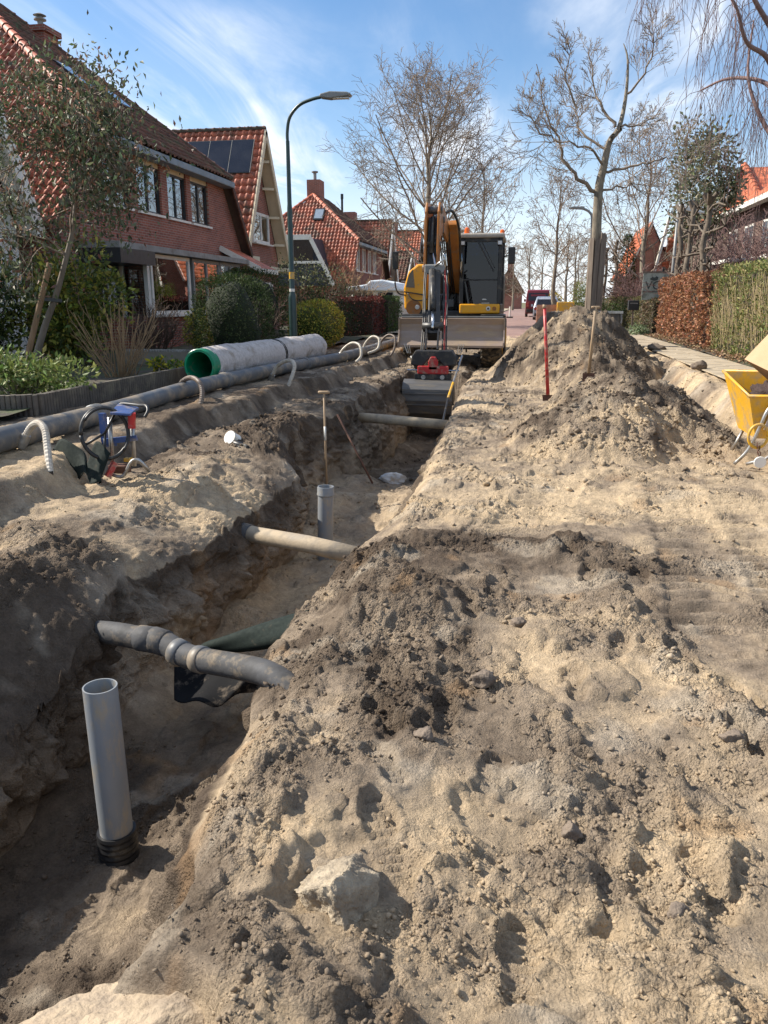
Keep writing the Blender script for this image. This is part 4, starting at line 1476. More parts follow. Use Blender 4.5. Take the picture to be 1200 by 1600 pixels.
t = thing('brick_barn', (-3.5, 150, 0.3), 'small brown roofed brick building at the far end of the road', 'house')
MB().box(-6.2, -1.5, 140, 150, 0.1, 3.2).build('wall', m_brick_side, t)
MB().prism([(-6.8, 3.0), (-3.6, 7.4), (-0.9, 3.0)], 'y', 139.6, 150).build('roof', m_tile_old_shade, t)
MB().box(-4.2, -3.2, 144, 145, 6.8, 8.4).build('chimney', m_brick_side, t)
def rocky(name, c, s, seed, mat, sub=4, rough=0.10, cuts=9, parent=None, rot=0.0):
    """a broken lump: a ball cut by planes and roughened"""
    import bmesh
    rs = np.random.RandomState(seed)
    bm = bmesh.new()
    bmesh.ops.create_icosphere(bm, subdivisions=sub, radius=1.0)
    V = np.array([v.co[:] for v in bm.verts])
    F = np.array([[q.index for q in f.verts] for f in bm.faces])
    bm.free()
    for k in range(cuts):
        n = rs.normal(size=3)
        n /= np.linalg.norm(n)
        d = 0.50 + 0.25 * rs.rand()
        e = V @ n - d
        V = V - np.where(e > 0, e, 0)[:, None] * n[None] * 0.96
    a = fbm(V[:, 0] * 2.2 + V[:, 2] * 1.3, V[:, 1] * 2.2 + V[:, 2], 4, seed) * rough + 0.35 * rough * noise2(V[:, 0] * 9 + V[:, 2] * 4, V[:, 1] * 9, seed + 2) + 0.22 * rough * noise2(V[:, 0] * 23 + V[:, 2] * 13, V[:, 1] * 23 - V[:, 2] * 17, seed + 4)
    V = V * (1 + a[:, None])
    ca, sa = math.cos(rot), math.sin(rot)
    V = V * np.array(s)
    V = V @ np.array([[ca, sa, 0], [-sa, ca, 0], [0, 0, 1]])
    o = link_mesh(name, fastmesh(name, V, F, True), mat, parent)
    o.location = c
    return o


# ------------------------------------------------------------------ plants
def leaf_mesh(name, P, size, col, mat, parent, D=None, aspect=0.5, fold=0.18, rs=RS):
    """many small folded leaves at P; D gives the way each one points"""
    P = np.asarray(P, float)
    n = len(P)
    off = np.array(root_loc(parent)[:]) if parent is not None else np.zeros(3)
    if D is None:
        D = rs.normal(size=(n, 3))
    D = D / (np.linalg.norm(D, axis=1, keepdims=True) + 1e-9)
    A = rs.normal(size=(n, 3))
    S = np.cross(D, A)
    S /= (np.linalg.norm(S, axis=1, keepdims=True) + 1e-9)
    N = np.cross(S, D)
    L = (np.asarray(size) * np.ones(n))[:, None]
    w = L * aspect * 0.5
    v = np.stack([P, P + D * L * 0.45 + S * w + N * L * fold * 0.5, P + D * L - N * L * fold * 0.4, P + D * L * 0.45 - S * w + N * L * fold * 0.5, P + D * L * 0.5 - N * L * 0.02], axis=1)
    F = np.array([[0, 1, 4], [1, 2, 4], [0, 4, 3], [4, 2, 3]])
    V = (v - off).reshape(-1, 3)
    Ff = (F[None] + (np.arange(n) * 5)[:, None, None]).reshape(-1, 3)
    C = np.repeat(np.asarray(col), 5, axis=0)
    return link_mesh(name, fastmesh(name, V, Ff, False, C), mat, parent)


def tones(n, *cols, var=0.25, rs=RS):
    c = np.array(cols)[rs.randint(0, len(cols), n)]
    return np.clip(c * (1 + var * rs.normal(size=(n, 1))) * (1 + 0.08 * rs.normal(size=(n, 3))), 0.004, 0.9)


class Wood:
    """branches as tubes"""
    def __init__(self, rs):
        self.rs, self.q, self.tips = rs, {}, []
        self.rmin = 0.005

    def tube(self, pts, r0, r1, sides):
        pts = np.asarray(pts, float)
        rr = np.linspace(r0, r1, len(pts)) if np.isscalar(r0) else np.asarray(r0)
        self.q.setdefault((len(pts), sides), []).append((pts, rr))

    def branch(self, p, d, L, r, lvl, spec):
        """spec: list per level of (children, length share, spread, upward pull, wobble)"""
        rs = self.rs
        ns = 6 if lvl == 0 else (5 if lvl == 1 else 4)
        ch, share, spread, up, wob = spec[lvl]
        d = np.asarray(d, float)
        d /= np.linalg.norm(d)
        pts, dirs = [np.asarray(p, float)], [d]
        jit = rs.normal(size=(ns, 3)) * wob
        jit[:, 2] += up / ns
        for k in range(ns):
            d = d + jit[k]
            d = d / math.sqrt(d[0] * d[0] + d[1] * d[1] + d[2] * d[2])
            pts.append(pts[-1] + d * L / ns)
            dirs.append(d)
        pts = np.array(pts)
        r1 = max(r * 0.45, self.rmin)
        self.tube(pts, max(r, self.rmin), r1, 7 if r > 0.05 else (5 if r > 0.02 else 3))
        if lvl + 1 >= len(spec):
            self.tips.append((pts[-1], d))
            return
        for c in range(ch):
            t = 0.2 + 0.8 * (c + rs.rand()) / ch
            i = min(int(t * ns), ns - 1)
            q = pts[i] + (pts[i + 1] - pts[i]) * (t * ns - i)
            e, g = dirs[i], rs.normal(size=3)
            side = np.array([e[1] * g[2] - e[2] * g[1], e[2] * g[0] - e[0] * g[2], e[0] * g[1] - e[1] * g[0]])
            side /= (math.sqrt(side @ side) + 1e-9)
            a = spread * (0.7 + 0.6 * rs.rand())
            nd = dirs[i] * math.cos(a) + side * math.sin(a)
            self.branch(q, nd, L * share * (0.65 + 0.6 * rs.rand()) * (1.15 - 0.5 * t), max(r * (1 - 0.55 * t) * 0.6, self.rmin), lvl + 1, spec)

    def build(self, name, mat, parent):
        off = np.array(root_loc(parent)[:])
        Vs, Fs, base = [], [], 0
        for (m, sides), lst in self.q.items():
            P = np.array([e[0] for e in lst])
            rr = np.array([e[1] for e in lst])
            T = np.empty_like(P)
            T[:, 1:-1] = P[:, 2:] - P[:, :-2]
            T[:, 0] = P[:, 1] - P[:, 0]
            T[:, -1] = P[:, -1] - P[:, -2]
            T /= (np.linalg.norm(T, axis=2, keepdims=True) + 1e-9)
            ref = np.where((np.abs(T[:, :1] @ np.array([0.31, 0.87, 0.17])) < 0.9)[..., None], np.array([0.31, 0.87, 0.17]), np.array([1.0, 0, 0]))
            S = np.cross(T, np.broadcast_to(ref, T.shape))
            S /= (np.linalg.norm(S, axis=2, keepdims=True) + 1e-9)
            U = np.cross(S, T)
            a = np.arange(sides) * 2 * PI / sides
            ring = S[:, :, None] * np.cos(a)[:, None] + U[:, :, None] * np.sin(a)[:, None]
            Vs.append((P[:, :, None] + ring * rr[:, :, None, None]).reshape(-1, 3))
            i = (np.arange(m - 1)[:, None] * sides + np.arange(sides)[None]).ravel()
            j = (np.arange(m - 1)[:, None] * sides + (np.arange(sides)[None] + 1) % sides).ravel()
            f = np.stack([i, j, j + sides, i + sides], 1)
            Fs.append((f[None] + (np.arange(len(lst)) * m * sides)[:, None, None]).reshape(-1, 4) + base)
            base += len(lst) * m * sides
        return link_mesh(name, fastmesh(name, np.concatenate(Vs) - off, np.concatenate(Fs), True), mat, parent)


def path_smooth(pts, n=4):
    pts = np.asarray(pts, float)
    out = []
    for i in range(len(pts) - 1):
        p0, p1, p2, p3 = pts[max(i - 1, 0)], pts[i], pts[i + 1], pts[min(i + 2, len(pts) - 1)]
        for k in range(n):
            t = k / n
            out.append(0.5 * (2 * p1 + (p2 - p0) * t + (2 * p0 - 5 * p1 + 4 * p2 - p3) * t * t + (3 * p1 - p0 - 3 * p2 + p3) * t ** 3))
    out.append(pts[-1])
    return np.array(out)


def bare_tree(name, label, base, H, crown_r, seed, trunk_r, clear=0.3, rmin=0.009, limbs=18, dense=(7, 5, 3), cat='tree', lean=(0, 0), group=None):
    rs = np.random.RandomState(seed)
    t = thing(name, base, label, cat, group)
    b = np.array(base, float)
    tr = Wood(rs)
    tr.rmin = rmin
    n = 9
    pts = [b + np.array([lean[0] * k / n + 0.05 * rs.normal(), lean[1] * k / n + 0.05 * rs.normal(), H * 0.86 * k / n - (0.3 if k == 0 else 0)]) for k in range(n + 1)]
    pts = path_smooth(pts, 2)
    rad = np.interp(np.linspace(0, 1, len(pts)), [0, 0.08, 0.4, 1], [trunk_r * 1.35, trunk_r, trunk_r * 0.7, 0.03])
    tr.tube(pts, rad, None, 10)
    tr.build('trunk', m_bark, t)
    cr = Wood(rs)
    cr.rmin = rmin
    spec = [(dense[0], 0.50, 0.85, 0.40, 0.09), (dense[1], 0.55, 0.8, 0.15, 0.10), (dense[2], 0.6, 0.75, 0.05, 0.12), (0, 0, 0, 0.0, 0.14)]
    for k in range(limbs):
        f = clear + (0.98 - clear) * (k + 0.4 * rs.rand()) / limbs
        q = pts[int(f * (len(pts) - 1))]
        az = k * 2.4 + rs.rand() * 0.8
        u = (f - clear) / (1 - clear)
        prof = math.sin(PI * min(1, 0.22 + 0.70 * u)) ** 0.8
        L = crown_r * prof * (0.85 + 0.35 * rs.rand()) * 1.05
        el = 0.30 + 0.90 * u
        d = np.array([math.cos(az) * math.cos(el), math.sin(az) * math.cos(el), math.sin(el) + 0.12])
        cr.branch(q, d, L, trunk_r * 0.27 * (1 - 0.6 * u), 0, spec)
    cr.build('crown', m_twig, t)
    return t


bare_tree('bare_tree', 'tall wide bare tree with round crown rising behind the excavator', (-5.1, 40, 0.3), 11.6, 4.9, 5, 0.24, clear=0.26, rmin=0.0078, limbs=30, dense=(8, 6, 4))
bare_tree('bare_tree', 'bare tree half hidden behind the round crowned tree', (-3.6, 58, 0.3), 11.5, 3.4, 9, 0.2, clear=0.3, rmin=0.013, limbs=18, dense=(6, 4, 3))
bare_tree('bare_tree', 'slender bare tree standing beside the red van', (1.5, 52, 0.3), 9.4, 3.0, 14, 0.16, clear=0.34, rmin=0.010, limbs=16, dense=(6, 5, 3))
bare_tree('bare_tree', 'spreading bare tree behind the boarded trunk on the right', (6.0, 46, 0.3), 10.0, 4.4, 23, 0.2, clear=0.22, rmin=0.011, limbs=16, dense=(6, 5, 3))
FAR = [(-9, 105, 11, 4), (-2.5, 118, 9.5, 3.6), (-0.2, 86, 8.0, 3.0), (4.8, 92, 10, 3.6), (8.5, 84, 8.5, 3.4), (-6, 128, 12, 4.6), (3.2, 76, 7.2, 2.6), (1.5, 112, 10, 3.8), (6.5, 118, 10, 3.8), (11, 100, 11, 4.2)]
WHERE = ['left behind the far roofs', 'just left of the far road end', 'over the parked van', 'right of the far cars', 'above the yellow conifer', 'behind the brick barn', 'next to the silver car', 'in the gap above the cars', 'behind the wood-boarded trunk', 'above the low hedge']
for k, (x, y, h, r_) in enumerate(FAR):
    bare_tree('bare_tree', 'distant brown bare tree ' + WHERE[k], (x, y, 0.3), h, r_, 40 + k, 0.18, clear=0.18, rmin=0.016, limbs=12, dense=(4, 4, 2), group='distant bare trees along the road')

# the pruned tree on the right: its limbs as they stand
rs = np.random.RandomState(77)
t = thing('pruned_tree', (1.65, 22, 0.3), 'tall pruned bare tree with crooked limbs and boarded trunk on the spoil side', 'tree')


def px22(x, y, dy=0.0, yy=22.0):
    """a point read off the street scene at 22 m and its own depth"""
    f_ = Vector(_cf)
    r_ = Vector((math.cos(R(10.4)), math.sin(R(10.4)), 0))
    u_ = r_.cross(f_)
    d = f_ + r_ * ((x - 600) / 1200) - u_ * ((y - 800) / 1200)
    p = Vector((0, 0, CAM_H)) + d * (yy / d.y)
    return np.array([p.x, p.y + dy, p.z])


tr = Wood(rs)
tr.rmin = 0.008
tp = [px22(928, 500), px22(930, 420), px22(935, 303), px22(943, 262), px22(952, 222), px22(968, 198, 0.1), px22(980, 146, 0.3), px22(984, 87, 0.4), px22(978, 58, 0.5)]
tp[0][2] = 0.2
sp = path_smooth(tp, 4)
tr.tube(sp, np.interp(np.linspace(0, 1, len(sp)), [0, 0.12, 0.35, 0.6, 1], [0.20, 0.135, 0.10, 0.065, 0.010]), None, 10)
for (a, d_) in ((0.50, 0.05), (0.62, 0.09), (0.56, 0.03)):
    q = sp[int(a * (len(sp) - 1))]
    tr.tube([q, q + np.array([d_, -0.10, 0.05])], 0.06, 0.05, 7)
tr.build('trunk', m_bark, t)
LIMBS = [([(935, 300), (908, 286), (885, 257), (873, 222), (850, 175), (838, 111)], -0.6, 0.058), ([(943, 257), (920, 239), (885, 233), (850, 236)], -1.2, 0.036), ([(949, 233), (908, 204), (902, 169), (885, 146)], 0.9, 0.036), ([(943, 268), (984, 260), (1020, 256), (1045, 250)], -0.4, 0.038), ([(935, 297), (978, 286), (998, 272)], 1.2, 0.034), ([(961, 198), (943, 169), (932, 134), (920, 70)], 0.3, 0.040), ([(981, 146), (1010, 110), (1016, 60)], -0.8, 0.03), ([(970, 198), (1000, 190), (1030, 170)], 1.0, 0.03), ([(873, 222), (840, 200), (820, 160)], 0.2, 0.03), ([(902, 169), (885, 130), (890, 90)], -0.5, 0.03)]
cr = Wood(rs)
cr.rmin = 0.0048
spec = [(6, 0.5, 0.6, 0.30, 0.07), (4, 0.55, 0.6, 0.25, 0.08), (0, 0, 0, 0.1, 0.09)]
for (pp, dep, r0) in LIMBS:
    P = path_smooth([px22(x, y, dep * k / (len(pp) - 1)) for k, (x, y) in enumerate(pp)], 4)
    P[1:-1] += rs.normal(size=(len(P) - 2, 3)) * 0.03
    cr.tube(P, np.linspace(r0, 0.009, len(P)), None, 6)
    T = np.gradient(P, axis=0)
    for k in range(16):
        i = rs.randint(2, len(P))
        dd = T[i] / np.linalg.norm(T[i])
        s_ = np.cross(dd, rs.normal(size=3))
        s_ /= np.linalg.norm(s_)
        cr.branch(P[i], dd * 0.6 + s_ * 0.8 + np.array([0, 0, 0.15]), (0.75 + 0.9 * rs.rand()) * (1.0 if P[i][2] < 5.4 else 0.42), 0.009, 0, spec)
cr.build('crown', m_twig, t)

# birch whose hanging twigs reach in from the right
rs = np.random.RandomState(5)
t = thing('birch_tree', (5.6, 14.0, 0.35), 'birch with white bark and long hanging twigs at the upper right', 'tree')
tr = Wood(rs)
sp = path_smooth([(5.6, 14.0, 0.2), (5.35, 14.0, 2.5), (5.05, 14.0, 4.6), (4.72, 14.0, 6.4), (4.8, 14.1, 9.0)], 4)
tr.tube(sp, np.linspace(0.17, 0.06, len(sp)), None, 9)
tr.build('trunk', m_birch, t)
cr = Wood(rs)
cr.rmin = 0.004
BL = [[(1222, 150), (1190, 100), (1150, 85), (1125, 40), (1085, 15)], [(1215, 60), (1180, 20), (1140, -30), (1070, -60)], [(1210, 0), (1150, -60), (1060, -90), (1020, -60)], [(1225, 230), (1200, 190), (1180, 110), (1195, 10)], [(1225, 180), (1210, 120), (1160, 100), (1120, 110)]]
for li, pp in enumerate(BL):
    P = path_smooth([px22(x, y, (-1.2 + 0.6 * li) * k / (len(pp) - 1), 14.0) for k, (x, y) in enumerate(pp)], 5)
    cr.tube(P, np.linspace(0.045, 0.012, len(P)), None, 6)
    for k in range(19):
        i = rs.randint(3, len(P))
        q = P[i].copy()
        d = np.array([rs.normal() * 0.5 - 0.35, rs.normal() * 0.6, 0.25])
        pts = [q]
        L = 0.6 + 1.1 * rs.rand()
        for s_ in range(9):
            d = d * 0.72 + np.array([rs.normal() * 0.07, rs.normal() * 0.07, -0.35])
            pts.append(pts[-1] + d / np.linalg.norm(d) * L / 9)
        cr.tube(pts, 0.0055, 0.0025, 3)
        for s_ in range(2, 10, 2):
            e = pts[s_]
            d2 = np.array([rs.normal() * 0.35, rs.normal() * 0.35, -0.4])
            p2 = [e]
            for _ in range(5):
                d2 = d2 * 0.8 + np.array([rs.normal() * 0.05, rs.normal() * 0.05, -0.2])
                p2.append(p2[-1] + d2 / np.linalg.norm(d2) * 0.13 * (0.5 + rs.rand()))
            cr.tube(p2, 0.0034, 0.0022, 3)
cr.build('crown', m_birch_twig, t)

m_dark_bark = M('dark_bark', (0.17, 0.135, 0.10), (0.09, 0.07, 0.052), scale=12, rough=0.9, bump=0.006, bscale=30)
# espaliers behind the beech hedge and further up the street
def espalier(x, y, H, label, seed):
    rs = np.random.RandomState(seed)
    t = thing('espalier_tree', (x, y, 0.35), label, 'tree', 'pruned espalier trees along the right side')
    tr = Wood(rs)
    pts = [(x + 0.05 * rs.normal(), y + 0.05 * rs.normal(), 0.2 + H * k / 7) for k in range(8)]
    tr.tube(path_smooth(pts, 3), np.linspace(0.10, 0.075, 22), None, 9)
    for k in range(3):
        tr.tube([(x, y, H + 0.1), (x + 0.15 * rs.normal(), y + 0.2 * rs.normal(), H + 0.35)], 0.085, 0.06, 7)
    tr.build('trunk', m_dark_bark, t)
    for z in np.linspace(H * 0.42, H * 0.97, 5):
        for sg in (-1, 1):
            ar = Wood(rs)
            pts = [np.array([x, y, z])]
            for k in range(6):
                pts.append(pts[-1] + np.array([0.10 * rs.normal(), sg * 0.20, 0.03 + 0.05 * rs.normal()]))
            ar.tube(pts, [0.032, 0.026, 0.038, 0.024, 0.036, 0.022, 0.042], None, 6)
            for k in (2, 4, 6):
                for _ in range(2):
                    e = pts[k] + np.array([0.1 * rs.normal(), 0.08 * rs.normal(), 0.10 + 0.1 * rs.rand()])
                    ar.tube([pts[k], (pts[k] + e) / 2, e], [0.016, 0.02, 0.034], None, 5)
            ar.build('arm', m_dark_bark, t)


espalier(4.95, 29.4, 4.4, 'knobbly espalier tree behind the beech hedge, leftmost of the three', 1)
espalier(4.95, 27.4, 4.3, 'knobbly espalier tree behind the beech hedge, middle of the three', 2)
espalier(4.95, 25.0, 4.2, 'knobbly espalier tree behind the beech hedge, rightmost and thickest of the three', 3)
espalier(4.6, 52.5, 4.5, 'farther espalier tree just right of the boarded trunk', 4)
espalier(4.6, 47.0, 4.5, 'farther espalier tree nearer the small gabled house', 6)


# ---- hedges
def hedge(name, label, x0, x1, y0, y1, z0, z1, n, size, cols, mat, seed, rough=0.07, core=(0.05, 0.04, 0.025), cat='hedge', up=0.0, aspect=0.6):
    rs = np.random.RandomState(seed)
    t = thing(name, ((x0 + x1) / 2, (y0 + y1) / 2, z0), label, cat)
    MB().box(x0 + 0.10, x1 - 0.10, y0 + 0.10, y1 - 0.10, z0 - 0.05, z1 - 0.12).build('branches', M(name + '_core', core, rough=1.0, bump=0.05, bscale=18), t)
    area = [(y1 - y0) * (z1 - z0), (x1 - x0) * (z1 - z0), (x1 - x0) * (y1 - y0)]
    pr = np.array([area[0], area[1], area[2]])
    fc = rs.choice(3, n, p=pr / pr.sum())
    u, v = rs.rand(n), rs.rand(n)
    dep = np.abs(rs.normal(size=n)) * 0.06
    xs_, sg_ = (x0, 1.0) if x0 > 0 else (x1, -1.0)
    X = np.where(fc == 0, xs_ + sg_ * dep, x0 + u * (x1 - x0))
    Y = np.where(fc == 1, y0 + dep, np.where(fc == 0, y0 + u * (y1 - y0), y0 + v * (y1 - y0)))
    Z = np.where(fc == 2, z1 - dep, z0 + v * (z1 - z0))
    bul = rough * fbm(Y * 1.2 + X, Z * 1.2, 3, seed) + 0.5 * rough * fbm(Y * 4 + X * 4, Z * 4, 2, seed + 3)
    X = X - sg_ * np.where(fc == 0, bul, 0)
    Y = Y - np.where(fc == 1, bul, 0)
    Z = Z + np.where(fc == 2, bul, 0)
    D = rs.normal(size=(n, 3)) + np.stack([np.where(fc == 0, -0.6 * sg_, 0), np.where(fc == 1, -0.6, 0), np.where(fc == 2, 0.8, up)], 1)
    leaf_mesh('foliage', np.stack([X, Y, Z], 1), size * (0.6 + 0.8 * rs.rand(n)), tones(n, *cols, rs=rs), mat, t, D, aspect, rs=rs)
    return t


BEECH = [(0.28, 0.125, 0.06), (0.36, 0.17, 0.085), (0.20, 0.085, 0.045), (0.42, 0.23, 0.14)]
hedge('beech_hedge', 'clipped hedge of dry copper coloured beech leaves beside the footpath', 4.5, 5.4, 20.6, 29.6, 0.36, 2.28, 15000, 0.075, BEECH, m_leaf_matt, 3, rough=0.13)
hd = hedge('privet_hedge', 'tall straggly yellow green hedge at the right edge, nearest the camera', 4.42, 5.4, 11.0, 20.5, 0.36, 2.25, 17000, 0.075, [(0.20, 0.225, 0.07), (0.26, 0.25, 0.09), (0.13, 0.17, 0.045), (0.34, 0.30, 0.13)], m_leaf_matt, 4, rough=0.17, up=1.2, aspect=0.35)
rs = np.random.RandomState(66)
st = Wood(rs)
st.rmin = 0.003
for k in range(380):
    y = 11 + 9.5 * rs.rand()
    x = 4.40 + 0.05 * rs.rand()
    z = 0.4 + 1.2 * rs.rand()
    d = np.array([rs.normal() * 0.12 - 0.05, rs.normal() * 0.16, 1.0])
    L = 0.4 + 0.6 * rs.rand()
    st.tube([(x, y, z), np.array([x, y, z]) + d * L * 0.5, np.array([x - 0.02, y, z]) + d * L * (0.9 if z + L < 2.3 else 0.6)], 0.006, 0.004, 3)
o = st.build('stems', M('pale_stem', (0.40, 0.31, 0.17), (0.28, 0.22, 0.12), rough=0.9), hd)
hedge('beech_hedge', 'taller copper beech bush peeping over the privet hedge at the right edge', 7.2, 9.6, 24.0, 25.0, 0.36, 3.7, 5000, 0.09, BEECH, m_leaf_matt, 5, rough=0.25)
hedge('red_hedge', 'dark red leaved hedge by the left footpath next to the excavator', -6.7, -5.3, 27.0, 29.0, 0.4, 1.7, 3500, 0.06, [(0.13, 0.03, 0.025), (0.19, 0.05, 0.035), (0.08, 0.03, 0.02)], m_leaf, 6)
hedge('green_hedge', 'square dark green hedge right of the red hedge', -6.3, -5.2, 29.6, 32.4, 0.4, 1.75, 3500, 0.06, [(0.05, 0.08, 0.025), (0.08, 0.12, 0.03)], m_leaf, 7)
hedge('low_hedge', 'long low brown green hedge behind the black letterbox', 4.4, 5.2, 33.5, 50, 0.36, 1.75, 7000, 0.08, [(0.13, 0.13, 0.05), (0.20, 0.15, 0.08), (0.08, 0.09, 0.03)], m_leaf_matt, 8)
hedge('ivy_hedge', 'dark twiggy hedge under the notice board', 4.35, 5.2, 30.2, 33.0, 0.36, 1.65, 3000, 0.07, [(0.12, 0.08, 0.05), (0.09, 0.09, 0.04), (0.2, 0.15, 0.09)], m_leaf_matt, 9)


# ---- shrubs as leaf clouds on their own twigs
def shrub(name, label, c, rad, n, size, cols, seed, mat=m_leaf, lobes=14, aspect=0.5, stems=12, cat='shrub', group=None, hollow=0.55):
    rs = np.random.RandomState(seed)
    base = (c[0], c[1], 0.40)
    t = thing(name, base, label, cat, group)
    w = Wood(rs)
    w.rmin = 0.006
    for k in range(stems):
        a = rs.rand() * 2 * PI
        e = np.array([c[0] + rad[0] * 0.75 * math.cos(a) * rs.rand() ** 0.5, c[1] + rad[1] * 0.75 * math.sin(a), c[2] + rad[2] * (rs.rand() * 1.2 - 0.4)])
        b0 = np.array([c[0] + 0.1 * rs.normal(), c[1] + 0.1 * rs.normal(), 0.36])
        w.tube([b0, (b0 + e) / 2 + rs.normal(size=3) * 0.05, e], [0.022, 0.014, 0.007], None, 4)
    w.build('stems', m_bark, t)
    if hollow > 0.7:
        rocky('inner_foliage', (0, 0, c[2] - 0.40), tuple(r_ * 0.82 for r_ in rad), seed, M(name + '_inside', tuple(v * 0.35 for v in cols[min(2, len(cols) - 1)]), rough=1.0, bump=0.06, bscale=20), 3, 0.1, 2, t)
    # clumps of leaves of differing size
    L = rs.normal(size=(lobes, 3))
    L /= np.linalg.norm(L, axis=1, keepdims=True)
    L *= (0.45 + 0.35 * rs.rand(lobes, 1))
    LR = 0.30 + 0.25 * rs.rand(lobes)
    which = rs.randint(0, lobes, n)
    q = rs.normal(size=(n, 3))
    q /= np.linalg.norm(q, axis=1, keepdims=True)
    rr = LR[which][:, None] * (hollow + (1 - hollow) * rs.rand(n, 1)) * (1 + 0.12 * rs.normal(size=(n, 1)))
    P = (L[which] + q * rr) * np.array(rad) + np.array(c)
    if hollow > 0.7:
        # dense clipped shape: leaves all over the outside
        pn = 3.2 if 'block' in label else 2.2
        e = q / (np.sum(np.abs(q) ** pn, axis=1, keepdims=True) ** (1 / pn))
        bl = 1 + 0.07 * fbm(q[:, 0] * 3 + q[:, 2] * 2, q[:, 1] * 3 - q[:, 2], 3, seed)[:, None]
        P = e * bl * (0.86 + 0.14 * rs.rand(n, 1)) * np.array(rad) + np.array(c)
    P[:, 2] = np.maximum(P[:, 2], 0.40 + 0.05 * rs.rand(n))
    D = q + 0.7 * rs.normal(size=(n, 3)) + np.array([0, 0, 0.15])
    leaf_mesh('foliage', P, size * (0.6 + 0.8 * rs.rand(n)), tones(n, *cols, rs=rs), mat, t, D, aspect, rs=rs)
    return t


YEL = [(0.42, 0.37, 0.05), (0.32, 0.33, 0.05), (0.17, 0.22, 0.04), (0.50, 0.40, 0.09)]
LAU = [(0.14, 0.17, 0.04), (0.22, 0.24, 0.045), (0.09, 0.12, 0.03), (0.38, 0.33, 0.06)]
DKG = [(0.03, 0.05, 0.015), (0.05, 0.075, 0.02), (0.02, 0.035, 0.012)]
shrub('laurel_shrub', 'big glossy yellow green laurel behind the leaning young tree', (-8.35, 13.4, 1.5), (1.15, 0.9, 1.2), 6500, 0.11, LAU, 21, lobes=22)
shrub('laurel_shrub', 'dark laurel mass at the left edge under the tree', (-9.6, 12.4, 1.3), (1.2, 0.9, 1.1), 4500, 0.10, LAU[:3] + DKG, 22, lobes=16)
shrub('garden_plant', 'low pale green leafy plant at the front corner of the garden bed', (-6.15, 8.6, 0.68), (0.85, 0.65, 0.34), 2600, 0.085, [(0.17, 0.22, 0.06), (0.24, 0.27, 0.09), (0.11, 0.16, 0.04)], 23, lobes=18, aspect=0.4, cat='plant')
shrub('garden_plant', 'tuft of bright green leaves with yellow flowers by the bed edging', (-5.75, 11.8, 0.52), (0.35, 0.3, 0.16), 500, 0.07, [(0.10, 0.16, 0.03), (0.5, 0.42, 0.03), (0.14, 0.2, 0.04)], 24, cat='plant', lobes=8, stems=4)
shrub('golden_shrub', 'small golden leaved bush left of the clipped conifer', (-7.15, 16.6, 0.98), (0.55, 0.5, 0.52), 2600, 0.06, YEL, 25, lobes=16)
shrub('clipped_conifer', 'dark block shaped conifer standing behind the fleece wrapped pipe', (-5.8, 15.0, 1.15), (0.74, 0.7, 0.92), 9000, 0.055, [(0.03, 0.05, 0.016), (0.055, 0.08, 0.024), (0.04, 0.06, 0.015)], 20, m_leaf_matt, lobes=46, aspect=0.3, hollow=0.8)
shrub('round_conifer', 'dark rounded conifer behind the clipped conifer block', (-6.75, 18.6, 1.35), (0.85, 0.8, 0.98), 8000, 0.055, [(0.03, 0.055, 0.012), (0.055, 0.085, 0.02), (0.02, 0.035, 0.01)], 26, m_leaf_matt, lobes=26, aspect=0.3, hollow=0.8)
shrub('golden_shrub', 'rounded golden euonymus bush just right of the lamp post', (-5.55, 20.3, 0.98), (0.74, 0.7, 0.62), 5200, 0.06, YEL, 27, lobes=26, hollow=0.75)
shrub('dark_shrub', 'spreading dark evergreen bush behind the golden euonymus', (-6.2, 23.8, 1.0), (1.15, 1.0, 0.85), 4500, 0.07, DKG, 28, lobes=18)
shrub('tall_shrub', 'tall loose olive leaved shrub in front of the white dormer', (-7.9, 27.5, 1.75), (1.9, 1.2, 1.5), 4200, 0.085, [(0.13, 0.14, 0.06), (0.19, 0.19, 0.09), (0.08, 0.09, 0.035)], 29, lobes=26, stems=26)
shrub('ground_plant', 'grey green ground plant at the foot of the letterbox', (4.05, 30.6, 0.55), (0.5, 0.9, 0.26), 900, 0.09, [(0.2, 0.24, 0.14), (0.12, 0.17, 0.08)], 30, cat='plant', lobes=10, stems=4)
shrub('small_evergreen', 'small dark green bush in the low hedge right of the boarded trunk', (3.9, 38.5, 1.1), (0.5, 0.6, 0.7), 1200, 0.08, [(0.05, 0.09, 0.02), (0.08, 0.13, 0.03)], 31, lobes=10)
shrub('golden_conifer', 'yellow green conifer left of the boarded trunk', (2.9, 44, 1.7), (0.8, 0.8, 1.3), 3000, 0.09, [(0.20, 0.22, 0.03), (0.12, 0.17, 0.03)], 32, m_leaf_matt, lobes=16, aspect=0.35)
shrub('green_shrub', 'mid green shrub below the yellow green conifer', (3.3, 42, 1.0), (1.1, 1.0, 0.75), 2400, 0.09, [(0.09, 0.12, 0.04), (0.14, 0.17, 0.06)], 33, lobes=12)
shrub('blue_green_shrub', 'blue green bush behind the silver car', (1.9, 60, 1.1), (1.3, 1.0, 0.9), 1800, 0.12, [(0.05, 0.08, 0.05), (0.08, 0.11, 0.07)], 34, lobes=12)
shrub('forsythia', 'yellow flowering bush between the far cars and the conifer', (2.0, 66, 1.5), (0.6, 0.7, 1.0), 1200, 0.12, [(0.45, 0.33, 0.04), (0.3, 0.24, 0.05)], 35, lobes=10)
